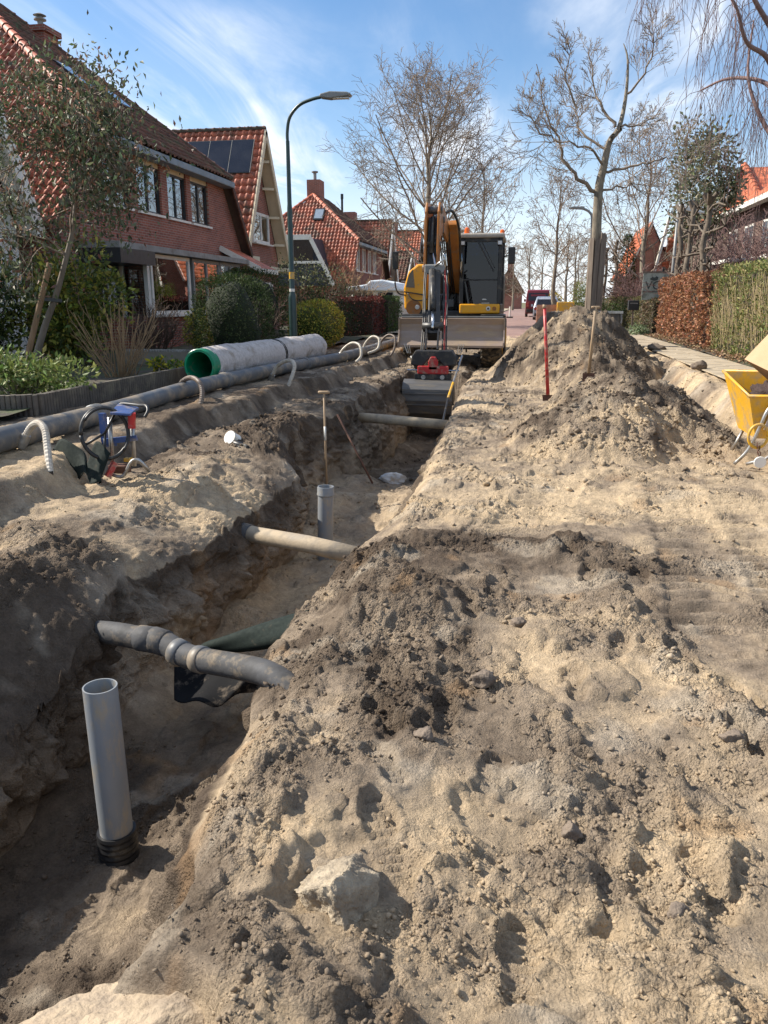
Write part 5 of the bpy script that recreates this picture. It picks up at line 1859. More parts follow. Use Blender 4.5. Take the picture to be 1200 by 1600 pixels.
t = shrub('evergreen_tree', 'loose olive green evergreen tree behind the espaliers', (6.45, 34, 6.0), (1.75, 1.5, 2.5), 4800, 0.17, [(0.15, 0.165, 0.09), (0.19, 0.195, 0.115), (0.26, 0.25, 0.16), (0.09, 0.10, 0.055)], 36, lobes=30, stems=20, cat='tree', hollow=0.2)
t = thing('column_conifer', (5.3, 47.5, 0.35), 'narrow dark columnar conifer beside the small gabled house', 'tree')
rs = np.random.RandomState(37)
n = 2600
zz = rs.rand(n)
rr = 0.5 * np.sqrt(np.clip(1 - ((zz - 0.35) / 0.68) ** 2, 0, 1)) * (0.75 + 0.3 * rs.rand(n))
aa = rs.rand(n) * 2 * PI
leaf_mesh('foliage', np.stack([5.3 + rr * np.cos(aa), 47.5 + rr * np.sin(aa), 1.3 + zz * 3.9], 1), 0.13, tones(n, *DKG), m_leaf_matt, t, None, 0.35)
MB().tube([(5.3, 47.5, 0.2), (5.3, 47.5, 4.6)], [0.12, 0.03], 6).build('trunk', m_bark, t)


# bare, twiggy shrubs
def twiggy(name, label, c, H, spread, n, seed, mat, rmin=0.004, spec=None, r0=0.014, cat='shrub'):
    rs = np.random.RandomState(seed)
    t = thing(name, c, label, cat)
    w = Wood(rs)
    w.rmin = rmin
    spec = spec or [(6, 0.5, 0.5, 0.25, 0.10), (3, 0.5, 0.6, 0.2, 0.14), (0, 0, 0, 0.1, 0.16)]
    for k in range(n):
        a = rs.rand() * 2 * PI
        s_ = spread * rs.rand() ** 0.7
        w.branch(np.array(c) + np.array([0.3 * spread * math.cos(a) * rs.rand(), 0.3 * spread * math.sin(a) * rs.rand(), 0]), (math.cos(a) * s_, math.sin(a) * s_, 1), H * (0.6 + 0.5 * rs.rand()), r0, 0, spec)
    w.build('stems', mat, t)
    return t


m_straw = M('straw_stem', (0.38, 0.25, 0.13), (0.24, 0.15, 0.08), rough=0.8)
m_brown = M('brown_stem', (0.13, 0.085, 0.06), (0.085, 0.055, 0.04), rough=0.85)
m_purple = M('purple_twig', (0.20, 0.115, 0.10), (0.13, 0.075, 0.07), rough=0.85)
twiggy('bare_shrub', 'fan of straw coloured bare stems in the garden bed', (-6.25, 11.2, 0.40), 1.15, 0.85, 62, 51, m_straw, 0.004, [(2, 0.3, 0.45, 0.1, 0.05), (0, 0, 0, 0, 0.1)], 0.009)
twiggy('bare_shrub', 'brown twiggy bush in front of the lamp post', (-6.0, 16.6, 0.40), 1.05, 0.7, 40, 52, m_brown)
twiggy('bare_shrub', 'brown bare bush under the bay window', (-7.6, 15.2, 0.40), 1.0, 0.8, 40, 53, m_brown)
twiggy('bare_shrub', 'tangle of bare twigs beside the camper van', (-7.0, 31.5, 0.40), 2.1, 0.7, 46, 54, m_straw, 0.006)
SP3 = [(8, 0.55, 0.65, 0.1, 0.14), (5, 0.6, 0.7, 0.05, 0.16), (3, 0.6, 0.7, 0, 0.18), (0, 0, 0, 0, 0.2)]
twiggy('bare_shrub', 'large purplish bare shrub filling the garden behind the privet hedge', (8.0, 29.0, 0.4), 3.3, 0.95, 24, 55, m_purple, 0.008, SP3, 0.04)
twiggy('bare_shrub', 'purplish bare shrub before the orange roofed house, right edge', (9.0, 33.0, 0.4), 3.9, 0.9, 24, 56, m_purple, 0.009, SP3, 0.04)
twiggy('bare_shrub', 'reddish bare shrub behind the notice board', (5.6, 36.0, 0.4), 2.0, 0.7, 18, 57, m_purple, 0.009, SP3, 0.035)
twiggy('bare_shrub', 'reddish bare shrub in front of the small gabled house', (5.6, 43.0, 0.4), 2.2, 0.8, 16, 58, m_purple, 0.011, SP3, 0.035)

# young leafy tree leaning over the garden, tied to a stake
rs = np.random.RandomState(90)
t = thing('young_evergreen_tree', (-7.35, 10.8, 0.40), 'young grey green evergreen tree leaning to its stake in the left garden', 'tree')
tr = Wood(rs)
tr.rmin = 0.006
tp = path_smooth([px22(52, 575, 0, 10.8), px22(70, 510, 0, 10.8), px22(88, 460, 0, 10.8), px22(104, 400, 0, 10.8), px22(110, 340, 0.1, 10.8), px22(105, 260, 0.2, 10.8), px22(95, 180, 0.2, 10.8), px22(90, 120, 0.2, 10.8)], 4)
tr.tube(tp, np.linspace(0.055, 0.01, len(tp)), None, 8)
tr.build('trunk', M('smooth_bark', (0.22, 0.18, 0.14), (0.13, 0.105, 0.08), scale=8, rough=0.8, stretch=(1, 1, 0.3)), t)
cr = Wood(rs)
cr.rmin = 0.004
spec = [(5, 0.6, 0.6, -0.1, 0.12), (4, 0.6, 0.7, -0.5, 0.16), (0, 0, 0, -0.7, 0.18)]
ENDS = [(10, 180), (30, 240), (60, 130), (120, 130), (150, 160), (180, 220), (195, 300), (175, 340), (140, 210), (20, 310), (-20, 250), (5, 380), (60, 330), (150, 280), (90, 100), (130, 100), (40, 160), (165, 260), (185, 270), (-30, 330), (30, 350), (110, 180), (75, 220)]
for k, (x, y) in enumerate(ENDS):
    i = rs.randint(int(len(tp) * 0.42), len(tp) - 1)
    e = px22(x, y, rs.normal() * 0.6, 10.8)
    v = e - tp[i]
    cr.branch(tp[i], v + np.array([0, 0, 0.3]), np.linalg.norm(v) * 0.86, 0.018, 0, spec)
cr.build('branches', m_twig, t)
TP = np.array([q[0] for q in cr.tips])
n = 8000
base_i = rs.randint(0, len(TP), n)
P = TP[base_i] + rs.normal(size=(n, 3)) * np.array([0.20, 0.22, 0.20])
D = rs.normal(size=(n, 3)) * 0.6 + np.array([0, 0, -0.7])
leaf_mesh('foliage', P, 0.095 * (0.6 + 0.7 * rs.rand(n)), tones(n, (0.09, 0.115, 0.055), (0.13, 0.15, 0.08), (0.06, 0.08, 0.04), (0.16, 0.16, 0.10), (0.20, 0.11, 0.07)), m_leaf, t, D, 0.40, rs=rs)
t = thing('tree_stake', (-7.1, 10.6, 0.4), 'brown wooden stake tied to the young leaning tree', 'stake')
MB().tube([px22(50, 580, -0.2, 10.7), px22(84, 412, -0.1, 10.7)], [0.045, 0.042], 10).build('post', M('stake_wood', (0.26, 0.16, 0.09), (0.18, 0.11, 0.06), scale=10, rough=0.8, stretch=(1, 1, 0.2)), t)
tie = MB()
q1, q2 = Vector(px22(70, 466, -0.16, 10.7)), Vector(px22(88, 470, 0.05, 10.8))
tie.bar(q1 + Vector((-0.06, 0, 0)), q2 + Vector((0.06, 0, 0)), 0.02, 0.05)
tie.build('strap', m_black_frame, t)
# ------------------------------------------------------------------ pipes, tools and street furniture
def W(x, y, depth):
    """a point in the street on the sight line x, y at that distance up the street"""
    return Vector(px22(x, y, 0, depth))


def smooth(pts, n=6):
    return [Vector(p) for p in path_smooth([tuple(p) for p in pts], n)]


m_pvc = M('grey_pvc', (0.235, 0.25, 0.265), (0.19, 0.205, 0.22), scale=5, rough=0.42, dirt=(0.33, 0.275, 0.20), dscale=14, damt=0.34, stretch=(1, 1, 0.35), bump=0.0006, bscale=90)
m_pvc_old = M('muddy_pvc', (0.085, 0.085, 0.088), (0.06, 0.058, 0.056), scale=8, rough=0.7, spec=0.25, dirt=(0.21, 0.165, 0.115), dscale=9, damt=0.26, bump=0.003, bscale=40)
m_pvc_sand = M('sandy_pipe', (0.30, 0.25, 0.19), (0.20, 0.17, 0.13), scale=6, rough=0.75, dirt=(0.42, 0.33, 0.22), dscale=5, damt=0.7, bump=0.003, bscale=50)
m_header = M('dusty_grey_pipe', (0.115, 0.12, 0.125), (0.085, 0.09, 0.095), scale=3, rough=0.5, dirt=(0.28, 0.225, 0.16), dscale=4, damt=0.45)
m_rubber = M('black_rubber', (0.013, 0.013, 0.014), rough=0.45, dirt=(0.12, 0.1, 0.07), dscale=9, damt=0.2)
m_green = M('green_plastic', (0.0, 0.22, 0.105), (0.0, 0.18, 0.085), rough=0.35, dirt=(0.2, 0.2, 0.14), dscale=8, damt=0.15)
m_fleece = M('pale_fleece', (0.58, 0.53, 0.50), (0.44, 0.40, 0.375), scale=24, rough=1.0, bump=0.02, bscale=60, dirt=(0.30, 0.25, 0.2), dscale=4, damt=0.35)
m_hose_b = M('brown_hose', (0.16, 0.115, 0.085), (0.11, 0.08, 0.06), rough=0.5, dirt=(0.3, 0.24, 0.17), damt=0.3)
m_hose_w = M('milky_hose', (0.50, 0.45, 0.37), (0.40, 0.35, 0.28), rough=0.45, dirt=(0.3, 0.24, 0.17), dscale=6, damt=0.4)
m_yellow = M('yellow_paint', (0.70, 0.38, 0.02), (0.62, 0.33, 0.02), scale=4, rough=0.4, dirt=(0.34, 0.26, 0.16), dscale=7, damt=0.42, bump=0.001)
m_alu = M('worn_aluminium', (0.50, 0.49, 0.47), (0.38, 0.37, 0.35), rough=0.38, metal=0.8, dirt=(0.3, 0.25, 0.18), dscale=9, damt=0.3)
m_blue = M('blue_paint', (0.05, 0.10, 0.27), (0.035, 0.07, 0.2), rough=0.45, dirt=(0.3, 0.25, 0.2), dscale=9, damt=0.3)
m_red = M('red_paint', (0.50, 0.025, 0.025), (0.40, 0.02, 0.02), rough=0.4, dirt=(0.3, 0.22, 0.16), dscale=8, damt=0.32)
m_wood = M('ash_wood', (0.42, 0.29, 0.17), (0.31, 0.21, 0.12), scale=10, rough=0.65, stretch=(6, 6, 0.6), dirt=(0.2, 0.15, 0.1), damt=0.3)
m_geo = M('green_geotextile', (0.009, 0.017, 0.013), (0.006, 0.012, 0.010), scale=40, rough=0.85, spec=0.3, bump=0.002, bscale=220, dirt=(0.10, 0.085, 0.06), dscale=5, damt=0.1)
m_blackcloth = M('black_membrane', (0.006, 0.006, 0.007), rough=0.9, spec=0.2, dirt=(0.15, 0.12, 0.09), dscale=7, damt=0.2)
m_rust = M('rusty_steel', (0.15, 0.07, 0.045), (0.09, 0.045, 0.03), scale=12, rough=0.85)
m_lamp = M('green_lamp_paint', (0.022, 0.05, 0.046), (0.018, 0.04, 0.037), rough=0.35)
m_lamp_h = M('lamp_head_grey', (0.24, 0.24, 0.23), rough=0.4)


def ribbed(pts, r, pitch=0.022, depth=0.12):
    """radius per point of a corrugated hose"""
    return [r * (1 + depth * (1 if i % 2 else -1) * 0.5) for i in range(len(pts))]


# street lamp at the garden edge
t = thing('street_lamp', (-5.0, 16.4, 0.35), 'tall dark green street lamp with curved arm, at the left garden edge', 'street lamp')
p = MB()
p.lathe([(0.085, 0.3), (0.085, 1.62), (0.075, 1.70), (0.056, 1.74), (0.054, 3.4), (0.052, 3.44), (0.046, 3.5), (0.038, 4.70)], c=(-5.0, 16.4, 0), n=16)
p.build('pole', m_lamp, t, auto=35)
a = smooth([(-5.0, 16.4, 4.65), (-5.0, 16.4, 4.88), (-4.93, 16.38, 5.14), (-4.72, 16.35, 5.34), (-4.45, 16.3, 5.42), (-4.2, 16.25, 5.45)])
MB().tube(a, 0.032, 10).build('arm', m_lamp, t, smooth=True)
h = MB()
h.prism([(-4.25, 5.42), (-4.05, 5.39), (-3.66, 5.425), (-3.62, 5.46), (-3.70, 5.495), (-4.05, 5.52), (-4.25, 5.48)], 'y', 16.14, 16.34)
hd = h.build('lamp_head', m_lamp_h, t, bevel=0.02)
MB().box(-4.0, -3.68, 16.17, 16.31, 5.392, 5.404).build('lens', m_curtain, hd)
MB().lathe([(0.057, 2.02), (0.057, 2.16)], c=(-5.0, 16.4, 0), n=16).build('sticker', m_yellow, t)
MB().lathe([(0.0575, 1.76), (0.0575, 1.82)], c=(-5.0, 16.4, 0), n=16).build('number_plate', m_white, t)

# long header pipe along the footpath
hp = [(-4.05, 2.4), (-4.12, 5.0), (-4.25, 7.5), (-4.30, 9.5), (-4.08, 12.0), (-3.98, 14.2), (-3.72, 15.6), (-3.62, 18.0), (-3.72, 21.0), (-3.8, 25.0)]
hz = [gz(x, y) for (x, y) in hp]
HP = smooth([(x, y, 0.36 + 0.105 + 0.02 * math.sin(k * 2.1)) for k, (x, y) in enumerate(hp)], 5)
t = thing('header_pipe', (-4.25, 7.5, 0.36), 'long dusty grey drainage pipe lying along the left footpath', 'pipe')
MB().tube(HP, 0.10, 18).build('pipe', m_header, t, smooth=True)
for k in (9, 17, 24, 30, 37):
    d = (HP[k + 1] - HP[k]).normalized()
    MB().tube([HP[k] - d * 0.06, HP[k] - d * 0.05, HP[k] + d * 0.05, HP[k] + d * 0.06], [0.104, 0.116, 0.116, 0.104], 18).build('coupling', m_header, t, smooth=True)


def hose(label, pts, r, mat, tip=None, tipmat=None, n=14):
    P = smooth(pts, n)
    t = thing('suction_hose', tuple(P[-1]), label, 'hose', 'suction hoses along the drainage pipe')
    MB().tube(P, ribbed(P, r), 10).build('hose', mat, t, smooth=False)
    d = (P[1] - P[0]).normalized()
    MB().tube([P[0] - d * 0.05, P[0] - d * 0.0, P[0] + d * 0.07], [r * 1.5, r * 1.55, r * 1.25], 12).build('clamp', m_alu, t)
    if tip:
        e = P[-1]
        MB().tube([e + Vector((0, 0, 0.02)), e + Vector((0.0, 0, -tip * 0.55))], [r * 0.9, r * 0.9], 10).build('riser', m_rubber, t)
        MB().tube([e + Vector((0, 0, -tip * 0.5)), e + Vector((0, 0, -tip))], [r * 1.1, r * 1.1], 10).build('cap', tipmat, t)
    return t


hose('beige ribbed hose with yellow end at the left edge of the picture', [W(36, 690, 5.6), W(48, 668, 5.6), W(60, 661, 5.5), W(70, 672, 5.4), W(74, 700, 5.3), W(78, 740, 5.15)], 0.028, m_hose_w, 0.20, m_yellow)
hose('brown hose arching from the pipe beside the green pipe end', [W(277, 611, 9.35), W(284, 597, 9.3), W(298, 590, 9.2), W(311, 597, 9.0), W(316, 615, 8.9), W(311, 640, 8.8), W(299, 662, 8.65)], 0.030, m_hose_b)
hose('milky white hose with yellow end in front of the fleece wrapped pipe', [W(424, 591, 11.7), W(432, 574, 11.65), W(444, 565, 11.6), W(456, 564, 11.5), W(460, 575, 11.4), W(453, 597, 11.3), W(447, 612, 11.25)], 0.030, m_hose_w, 0.10, m_yellow)
hose('pale hose looping behind the far end of the fleece wrapped pipe', [W(530, 556, 15.4), W(537, 545, 15.4), W(550, 536, 15.3), W(562, 540, 15.2), W(564, 556, 15.1), W(556, 566, 15.0)], 0.028, m_hose_w)
hose('pale hose loop just left of the excavator blade', [W(566, 548, 17.2), W(572, 535, 17.2), W(582, 526, 17.1), W(592, 530, 17.0), W(590, 545, 16.9), W(575, 552, 16.8)], 0.028, m_hose_w)
hose('dark hose loop touching the excavator blade', [W(592, 542, 18.2), W(598, 530, 18.2), W(608, 523, 18.1), W(617, 528, 18.0), W(616, 545, 17.9), W(610, 556, 17.8)], 0.026, m_hose_b)

# green drain with fleece
A, B = Vector((-4.62, 10.5, 0.66)), Vector((-4.25, 15.4, 0.66))
d = (B - A).normalized()
t = thing('wrapped_drain_pipe', (-4.5, 12.5, 0.36), 'big green drain pipe wrapped in pale fleece on the footpath', 'pipe')
pts, rs_o = [], []
L = 0.26
for k in range(0, 27):
    pts.append(A + d * (0.01 * k))
    rs_o.append(0.235 + (0.012 if (k // 2) % 2 else 0.0))
g = MB()
b0 = len(g.v)
g.tube(pts, rs_o, 36, caps=False)
g2 = MB()
g.hollow([A, A + d * 1.2], 0.232, 0.205, 36)
g.build('pipe_end', m_green, t, auto=30)
MB().tube([A + d * 1.15, A + d * 1.2], 0.205, 36).build('pipe_inside', m_rubber, t)
# fleece: soft lumpy skin
ns, nr = 120, 48
V = []
sx = d.cross(Vector((0, 0, 1))).normalized()
ux = sx.cross(d)
for i in range(ns + 1):
    s_ = 0.17 + (4.95 - 0.17) * i / ns
    for k in range(nr):
        a_ = 2 * PI * k / nr
        nz = float(fbm(np.array([s_ * 1.6]), np.array([a_ * 1.2]), 3, 401)[0]) * 0.012 + float(noise2(np.array([s_ * 9.0]), np.array([a_ * 6]), 403)[0]) * 0.005
        r_ = 0.262 + nz
        if abs(s_ - 2.75) < 0.06:
            r_ -= 0.02 * (1 - abs(s_ - 2.75) / 0.06)
        if i == 0:
            r_ = 0.236 + nz
        if i == ns:
            r_ = 0.20
        V.append((A + d * (s_ + (0.03 * math.sin(a_ * 3 + 1) if i in (0, ns) else 0)) + sx * (r_ * math.cos(a_)) + ux * (r_ * math.sin(a_)))[:])
F = [(i * nr + k, i * nr + (k + 1) % nr, (i + 1) * nr + (k + 1) % nr, (i + 1) * nr + k) for i in range(ns) for k in range(nr)]
off = np.array(root_loc(t)[:])
link_mesh('fleece_wrap', fastmesh('fleece_wrap', np.array(V) - off, np.array(F), True), m_fleece, t)
MB().tube([A + d * 4.9, A + d * 5.0], 0.2, 24).build('far_end', m_fleece, t, smooth=True)
for s_ in (2.72, 2.78):
    MB().tube([A + d * s_, A + d * (s_ + 0.018)], 0.2605, 36).build('strap', m_rubber, t)

# trench: crossing pipes
t = thing('crossing_pipe', tuple(W(300, 1020, 3.3)), 'muddy dark pipe with grey couplings crossing the trench nearest the camera', 'pipe')
PA = smooth([W(110, 985, 3.72), W(165, 988, 3.52), W(215, 996, 3.44), W(255, 1004, 3.40), W(285, 1022, 3.34), W(320, 1032, 3.28), W(375, 1042, 3.17), W(425, 1056, 3.06), W(470, 1092, 2.98), W(490, 1125, 2.95)], 6)
PA = [v - Vector((0, 0, 0.0)) for v in PA]
MB().tube(PA, 0.062, 18).build('pipe', m_pvc_old, t, smooth=True)
for k, w_ in ((14, 0.05), (17, 0.05), (23, 0.03), (29, 0.028)):
    d_ = (PA[k + 1] - PA[k]).normalized()
    MB().tube([PA[k] - d_ * w_, PA[k] - d_ * w_ * 0.9, PA[k] + d_ * w_ * 0.9, PA[k] + d_ * w_], [0.063, 0.0685, 0.0685, 0.063], 18).build('coupling', m_pvc_old if w_ > 0.04 else m_header, t, smooth=True)
t = thing('crossing_pipe', tuple(W(460, 845, 5.4)), 'sand covered pipe crossing the trench in front of the middle standpipe', 'pipe')
MB().tube([W(355, 826, 5.72), W(400, 836, 5.62), W(480, 850, 5.42), W(575, 872, 5.22)], 0.068, 18).build('pipe', m_pvc_sand, t, smooth=True)
MB().tube([W(372, 829, 5.68), W(392, 834, 5.64)], 0.076, 18).build('coupling', m_pvc_old, t, smooth=True)
t = thing('crossing_pipe', tuple(W(620, 656, 11.6)), 'long grey pipe crossing the trench just in front of the digging bucket', 'pipe')
MB().tube([W(535, 650, 11.8), W(600, 655, 11.65), W(700, 664, 11.4)], 0.075, 16).build('pipe', m_pvc_sand, t, smooth=True)


def standpipe(label, top, bot, r, collar):
    t = thing('standpipe', tuple(bot), label, 'pipe', 'grey plastic standpipes in the trench')
    top, bot = Vector(top), Vector(bot)
    d_ = (bot - top).normalized()
    MB().hollow([top, top + d_ * 0.02, bot], r, r - 0.006, 32).build('pipe', m_pvc, t, auto=40)
    if collar:
        rr, pp = [], []
        for k in range(13):
            pp.append(bot - d_ * (0.085 - 0.0135 * k))
            rr.append(r + 0.012 + (0.004 if k % 2 else 0))
        MB().hollow([p_ for p_ in pp], r + 0.014, r + 0.002, 32)
        m_ = MB().tube(pp, rr, 32, caps=True)
        m_.build('rubber_sleeve', m_rubber, t, auto=30)
    else:
        pp = [top + d_ * s_ for s_ in (0.0, 0.01, 0.06, 0.07, 0.08, 0.09)]
        m_ = MB().tube(pp, [r + 0.004, r + 0.006, r + 0.006, r + 0.009, r + 0.009, r], 32, caps=False)
        m_.build('socket', m_pvc, t, auto=30)
        MB().tube([bot - d_ * 0.06, bot + d_ * 0.04], r + 0.012, 24).build('rubber_sleeve', m_rubber, t)
    return t


standpipe('tall grey plastic standpipe with black rubber sleeve in the near trench', W(156, 1072, 2.60), W(185, 1322, 2.60), 0.069, True)
standpipe('grey plastic standpipe behind the sandy crossing pipe', W(509, 760, 6.8), W(508, 884, 6.8), 0.074, False)


# sheets of cloth
def cloth(name, grid, mat, parent, th=0.004):
    """grid[i][j] of points, thickened"""
    G = np.array([[tuple(p) for p in row] for row in grid], float)
    m, n = G.shape[:2]
    off = np.array(root_loc(parent)[:])
    V = G.reshape(-1, 3) - off
    i = (np.arange(m - 1)[:, None] * n + np.arange(n - 1)[None]).ravel()
    o = link_mesh(name, fastmesh(name, V, np.stack([i, i + 1, i + n + 1, i + n], 1), True), mat, parent)
    s_ = o.modifiers.new('thick', 'SOLIDIFY')
    s_.thickness = th
    return o


t = thing('geotextile_roll', tuple(W(400, 1000, 4.0)), 'dark green cloth folded into a roll in the trench behind the near crossing pipe', 'cloth')
g = []
a0, a1 = W(318, 1012, 3.95), W(478, 984, 3.80)
for i in range(25):
    u = i / 24
    c_ = a0.lerp(a1, u)
    r_ = 0.04 + 0.085 * u ** 0.8
    row = []
    for k in range(26):
        an = -0.5 + k / 25 * 6.4
        rr = r_ * (1 + 0.10 * math.sin(3 * an + 5 * u) - 0.010 * k)
        row.append(c_ + Vector((0.10 * math.cos(an) * rr / 0.1 * 0.3, rr * math.cos(an), rr * math.sin(an) * 0.9)))
    g.append(row)
cloth('cloth', g, m_geo, t)
t = thing('black_membrane', tuple(W(350, 1080, 3.7)), 'black membrane sagging in the trench under the near crossing pipe', 'cloth')
g = []
for i in range(30):
    u = i / 29
    row = []
    for k in range(24):
        v = k / 23
        px_ = 272 + 165 * u
        py_ = 1042 + 62 * v * (0.55 + 0.45 * math.sin(PI * min(1, 0.15 + u))) - 10 * u
        dep = 3.86 - 0.30 * v + 0.10 * math.sin(6 * u + 3 * v) * v
        p_ = W(px_, py_, dep)
        p_ += Vector((0, 0, 0.02 * math.sin(u * 17 + v * 4) * v))
        row.append(p_)
    g.append(row)
cloth('cloth', g, m_blackcloth, t)
t = thing('geotextile_sheet', tuple(W(130, 745, 5.6)), 'stiff dark green sheet folded on the bank beside the black ring', 'cloth')
g = []
K = [(80, 700, 5.75), (97, 687, 5.7), (125, 705, 5.6), (133, 738, 5.45), (118, 757, 5.4)]
for (ka, kb) in (([(82, 702, 5.8), (97, 686, 5.8), (135, 715, 5.7)], [(120, 752, 5.5), (128, 740, 5.55), (150, 735, 5.5)]),):
    pass
for i in range(16):
    u = i / 15
    top = [W(82, 704, 5.75), W(98, 685, 5.75), W(128, 704, 5.68), W(138, 724, 5.6), W(150, 690, 5.6), W(174, 708, 5.55)]
    bot = [W(108, 742, 5.6), W(120, 752, 5.55), W(134, 738, 5.5), W(140, 757, 5.42), W(158, 752, 5.45), W(152, 758, 5.45)]
    T, Bq = smooth(top, 5), smooth(bot, 5)
    row = [T[k].lerp(Bq[k], u) + Vector((0, 0.012 * math.sin(k * 0.7 + 4 * u), 0)) for k in range(len(T))]
    g.append(row)
cloth('cloth', g, m_geo, t, 0.005)

# small stand with black ring
t = thing('pipe_tool_stand', tuple(W(190, 742, 5.75)), 'small aluminium stand with blue top, red grip and big black ring on the bank', 'tool')
c_ = W(164, 677, 5.62)
ax = (Vector((0, 0, CAM_H)) - c_).normalized()
ax = (ax + Vector((0.35, 0.0, 0.05))).normalized()
s1 = ax.cross(Vector((0, 0, 1))).normalized()
s2 = s1.cross(ax)
ring = [c_ + s1 * (0.185 * math.cos(a_)) + s2 * (0.205 * math.sin(a_)) for a_ in np.linspace(0, 2 * PI, 40)]
rg = MB().tube(ring, 0.016, 10).build('ring', m_rubber, t, smooth=True)
ring2 = [c_ + ax * 0.03 + s1 * (0.180 * math.cos(a_)) + s2 * (0.200 * math.sin(a_)) for a_ in np.linspace(0.6, 4.0, 26)]
MB().tube(ring2, 0.012, 8).build('hose_coil', m_rubber, t, smooth=True)
for an in (2.2, -0.4, -1.4):
    MB().tube([c_, c_ + s1 * (0.18 * math.cos(an)) + s2 * (0.2 * math.sin(an))], 0.011, 8).build('spoke', m_rubber, rg, smooth=True)
for (xt, xb, dp) in ((171, 176, 5.72), (206, 210, 5.80)):
    MB().tube([W(xt, 652, dp), W(xb, 728, dp)], 0.018, 12).build('leg', m_alu, t, smooth=True)
b1 = MB()
q = [W(172, 648, 5.62), W(204, 650, 5.62), W(217, 640, 6.0), W(185, 634, 6.0)]
b1.sheet(q, (0, 0, 0.02))
b1.build('top_plate', m_blue, t, bevel=0.004)
MB().tube(smooth([W(183, 640, 5.95), W(190, 631, 6.0), W(216, 633, 5.9), W(228, 634, 5.8), W(231, 642, 5.75), W(226, 652, 5.72)], 5), 0.013, 8).build('handle', m_rubber, t, smooth=True)
MB().tube([W(206, 645, 5.72), W(206, 669, 5.72)], [0.032, 0.030], 14).build('grip', m_red, t, smooth=False)
for (xa, ya, xb, yb) in ((160, 690, 214, 684), (163, 694, 182, 692)):
    MB().bar(W(xa, ya, 5.74), W(xb, yb, 5.80), 0.03, 0.045).build('clamp', m_blue, t)
MB().box(-0.05, 0.05, -0.05, 0.05, -0.1, 0.1)
bx = MB()
cc_ = W(162, 668, 5.82)
bx.cbox(cc_, (0.05, 0.04, 0.24))
bx.build('column', m_blue, t)
MB().tube(smooth([W(176, 742, 5.6), W(192, 744, 5.6), W(205, 722, 5.62), W(216, 719, 5.64), W(228, 730, 5.68), W(233, 736, 5.72)], 5), 0.015, 8).build('foot', m_alu, t, smooth=True)
MB().tube(smooth([W(196, 730, 5.95), W(215, 722, 5.95), W(232, 734, 5.95)], 5), 0.012, 8).build('foot', m_alu, t, smooth=True)
MB().cbox(W(187, 732, 5.72), (0.16, 0.1, 0.07)).build('motor', m_rust, t, bevel=0.01)
MB().bar(W(168, 745, 5.55), W(180, 722, 5.6), 0.05, 0.04).build('guard', m_red, t)
MB().cbox(W(200, 718, 5.75), (0.05, 0.05, 0.03)).build('knob', m_yellow, t)

# white pot lying on the bank
pc = W(366, 687, 7.55)
t = thing('plastic_pot', tuple(pc), 'small white plastic pot lying on its side on the left bank', 'pot')
ax = Vector((-0.25, -0.6, 0.35)).normalized()
pm = MB()
pm.hollow([pc - ax * 0.08, pc - ax * 0.06, pc + ax * 0.07], 0.066, 0.061, 24)
pm.build('body', m_white, t, auto=40)
MB().tube([pc + ax * 0.055, pc + ax * 0.078], 0.072, 24).build('lid', m_white, t, auto=40)
t = thing('black_glove', tuple(W(375, 697, 7.45)), 'black work glove dropped beside the white pot', 'glove')
gm = MB().tube(smooth([W(362, 692, 7.5), W(371, 694, 7.45), W(380, 697, 7.42)], 5), [0.025 + 0.012 * math.sin(PI * k / 10) for k in range(11)], 8)
for k in range(4):
    gm.tube([W(378, 694 + k * 1.5, 7.42), W(384, 696 + k * 1.8, 7.38), W(389, 697.5 + k * 1.6, 7.36)], [0.011, 0.010, 0.007], 7)
gm.tube([W(371, 696, 7.42), W(376, 700, 7.36)], [0.012, 0.008], 7)
gm.build('glove_fabric', m_rubber, t, smooth=True)


# hand tools
def spade(label, bot, top, mat, blade=True, band=None, tee=True, r=0.017):
    bot, top = Vector(bot), Vector(top)
    t = thing('spade', tuple(bot), label, 'spade')
    d_ = (top - bot).normalized()
    MB().tube([bot, bot.lerp(top, 0.5), top], [r * 1.15, r, r], 12).build('shaft', mat, t, smooth=True)
    if tee:
        s_ = Vector((1, 0.15, 0)).normalized()
        MB().tube([top - s_ * 0.065, top - s_ * 0.05, top + s_ * 0.05, top + s_ * 0.065], [0.012, 0.018, 0.018, 0.012], 12).build('handle', mat if mat is not m_red else m_wood, t, smooth=True)
    if band:
        a_ = bot.lerp(top, band)
        MB().tube([a_, a_ + d_ * 0.16], r * 1.12, 12).build('band', m_white, t, smooth=True)
    bl = MB()
    s_ = Vector((1, 0, 0))
    b_ = bot - d_ * 0.22
    bl.sheet([bot + s_ * 0.09, bot - s_ * 0.09, b_ - s_ * 0.07 - d_ * 0.04, b_ - d_ * 0.08, b_ + s_ * 0.07 - d_ * 0.04], (0, 0.006, 0))
    bl.build('blade', m_rust, t)
    return t


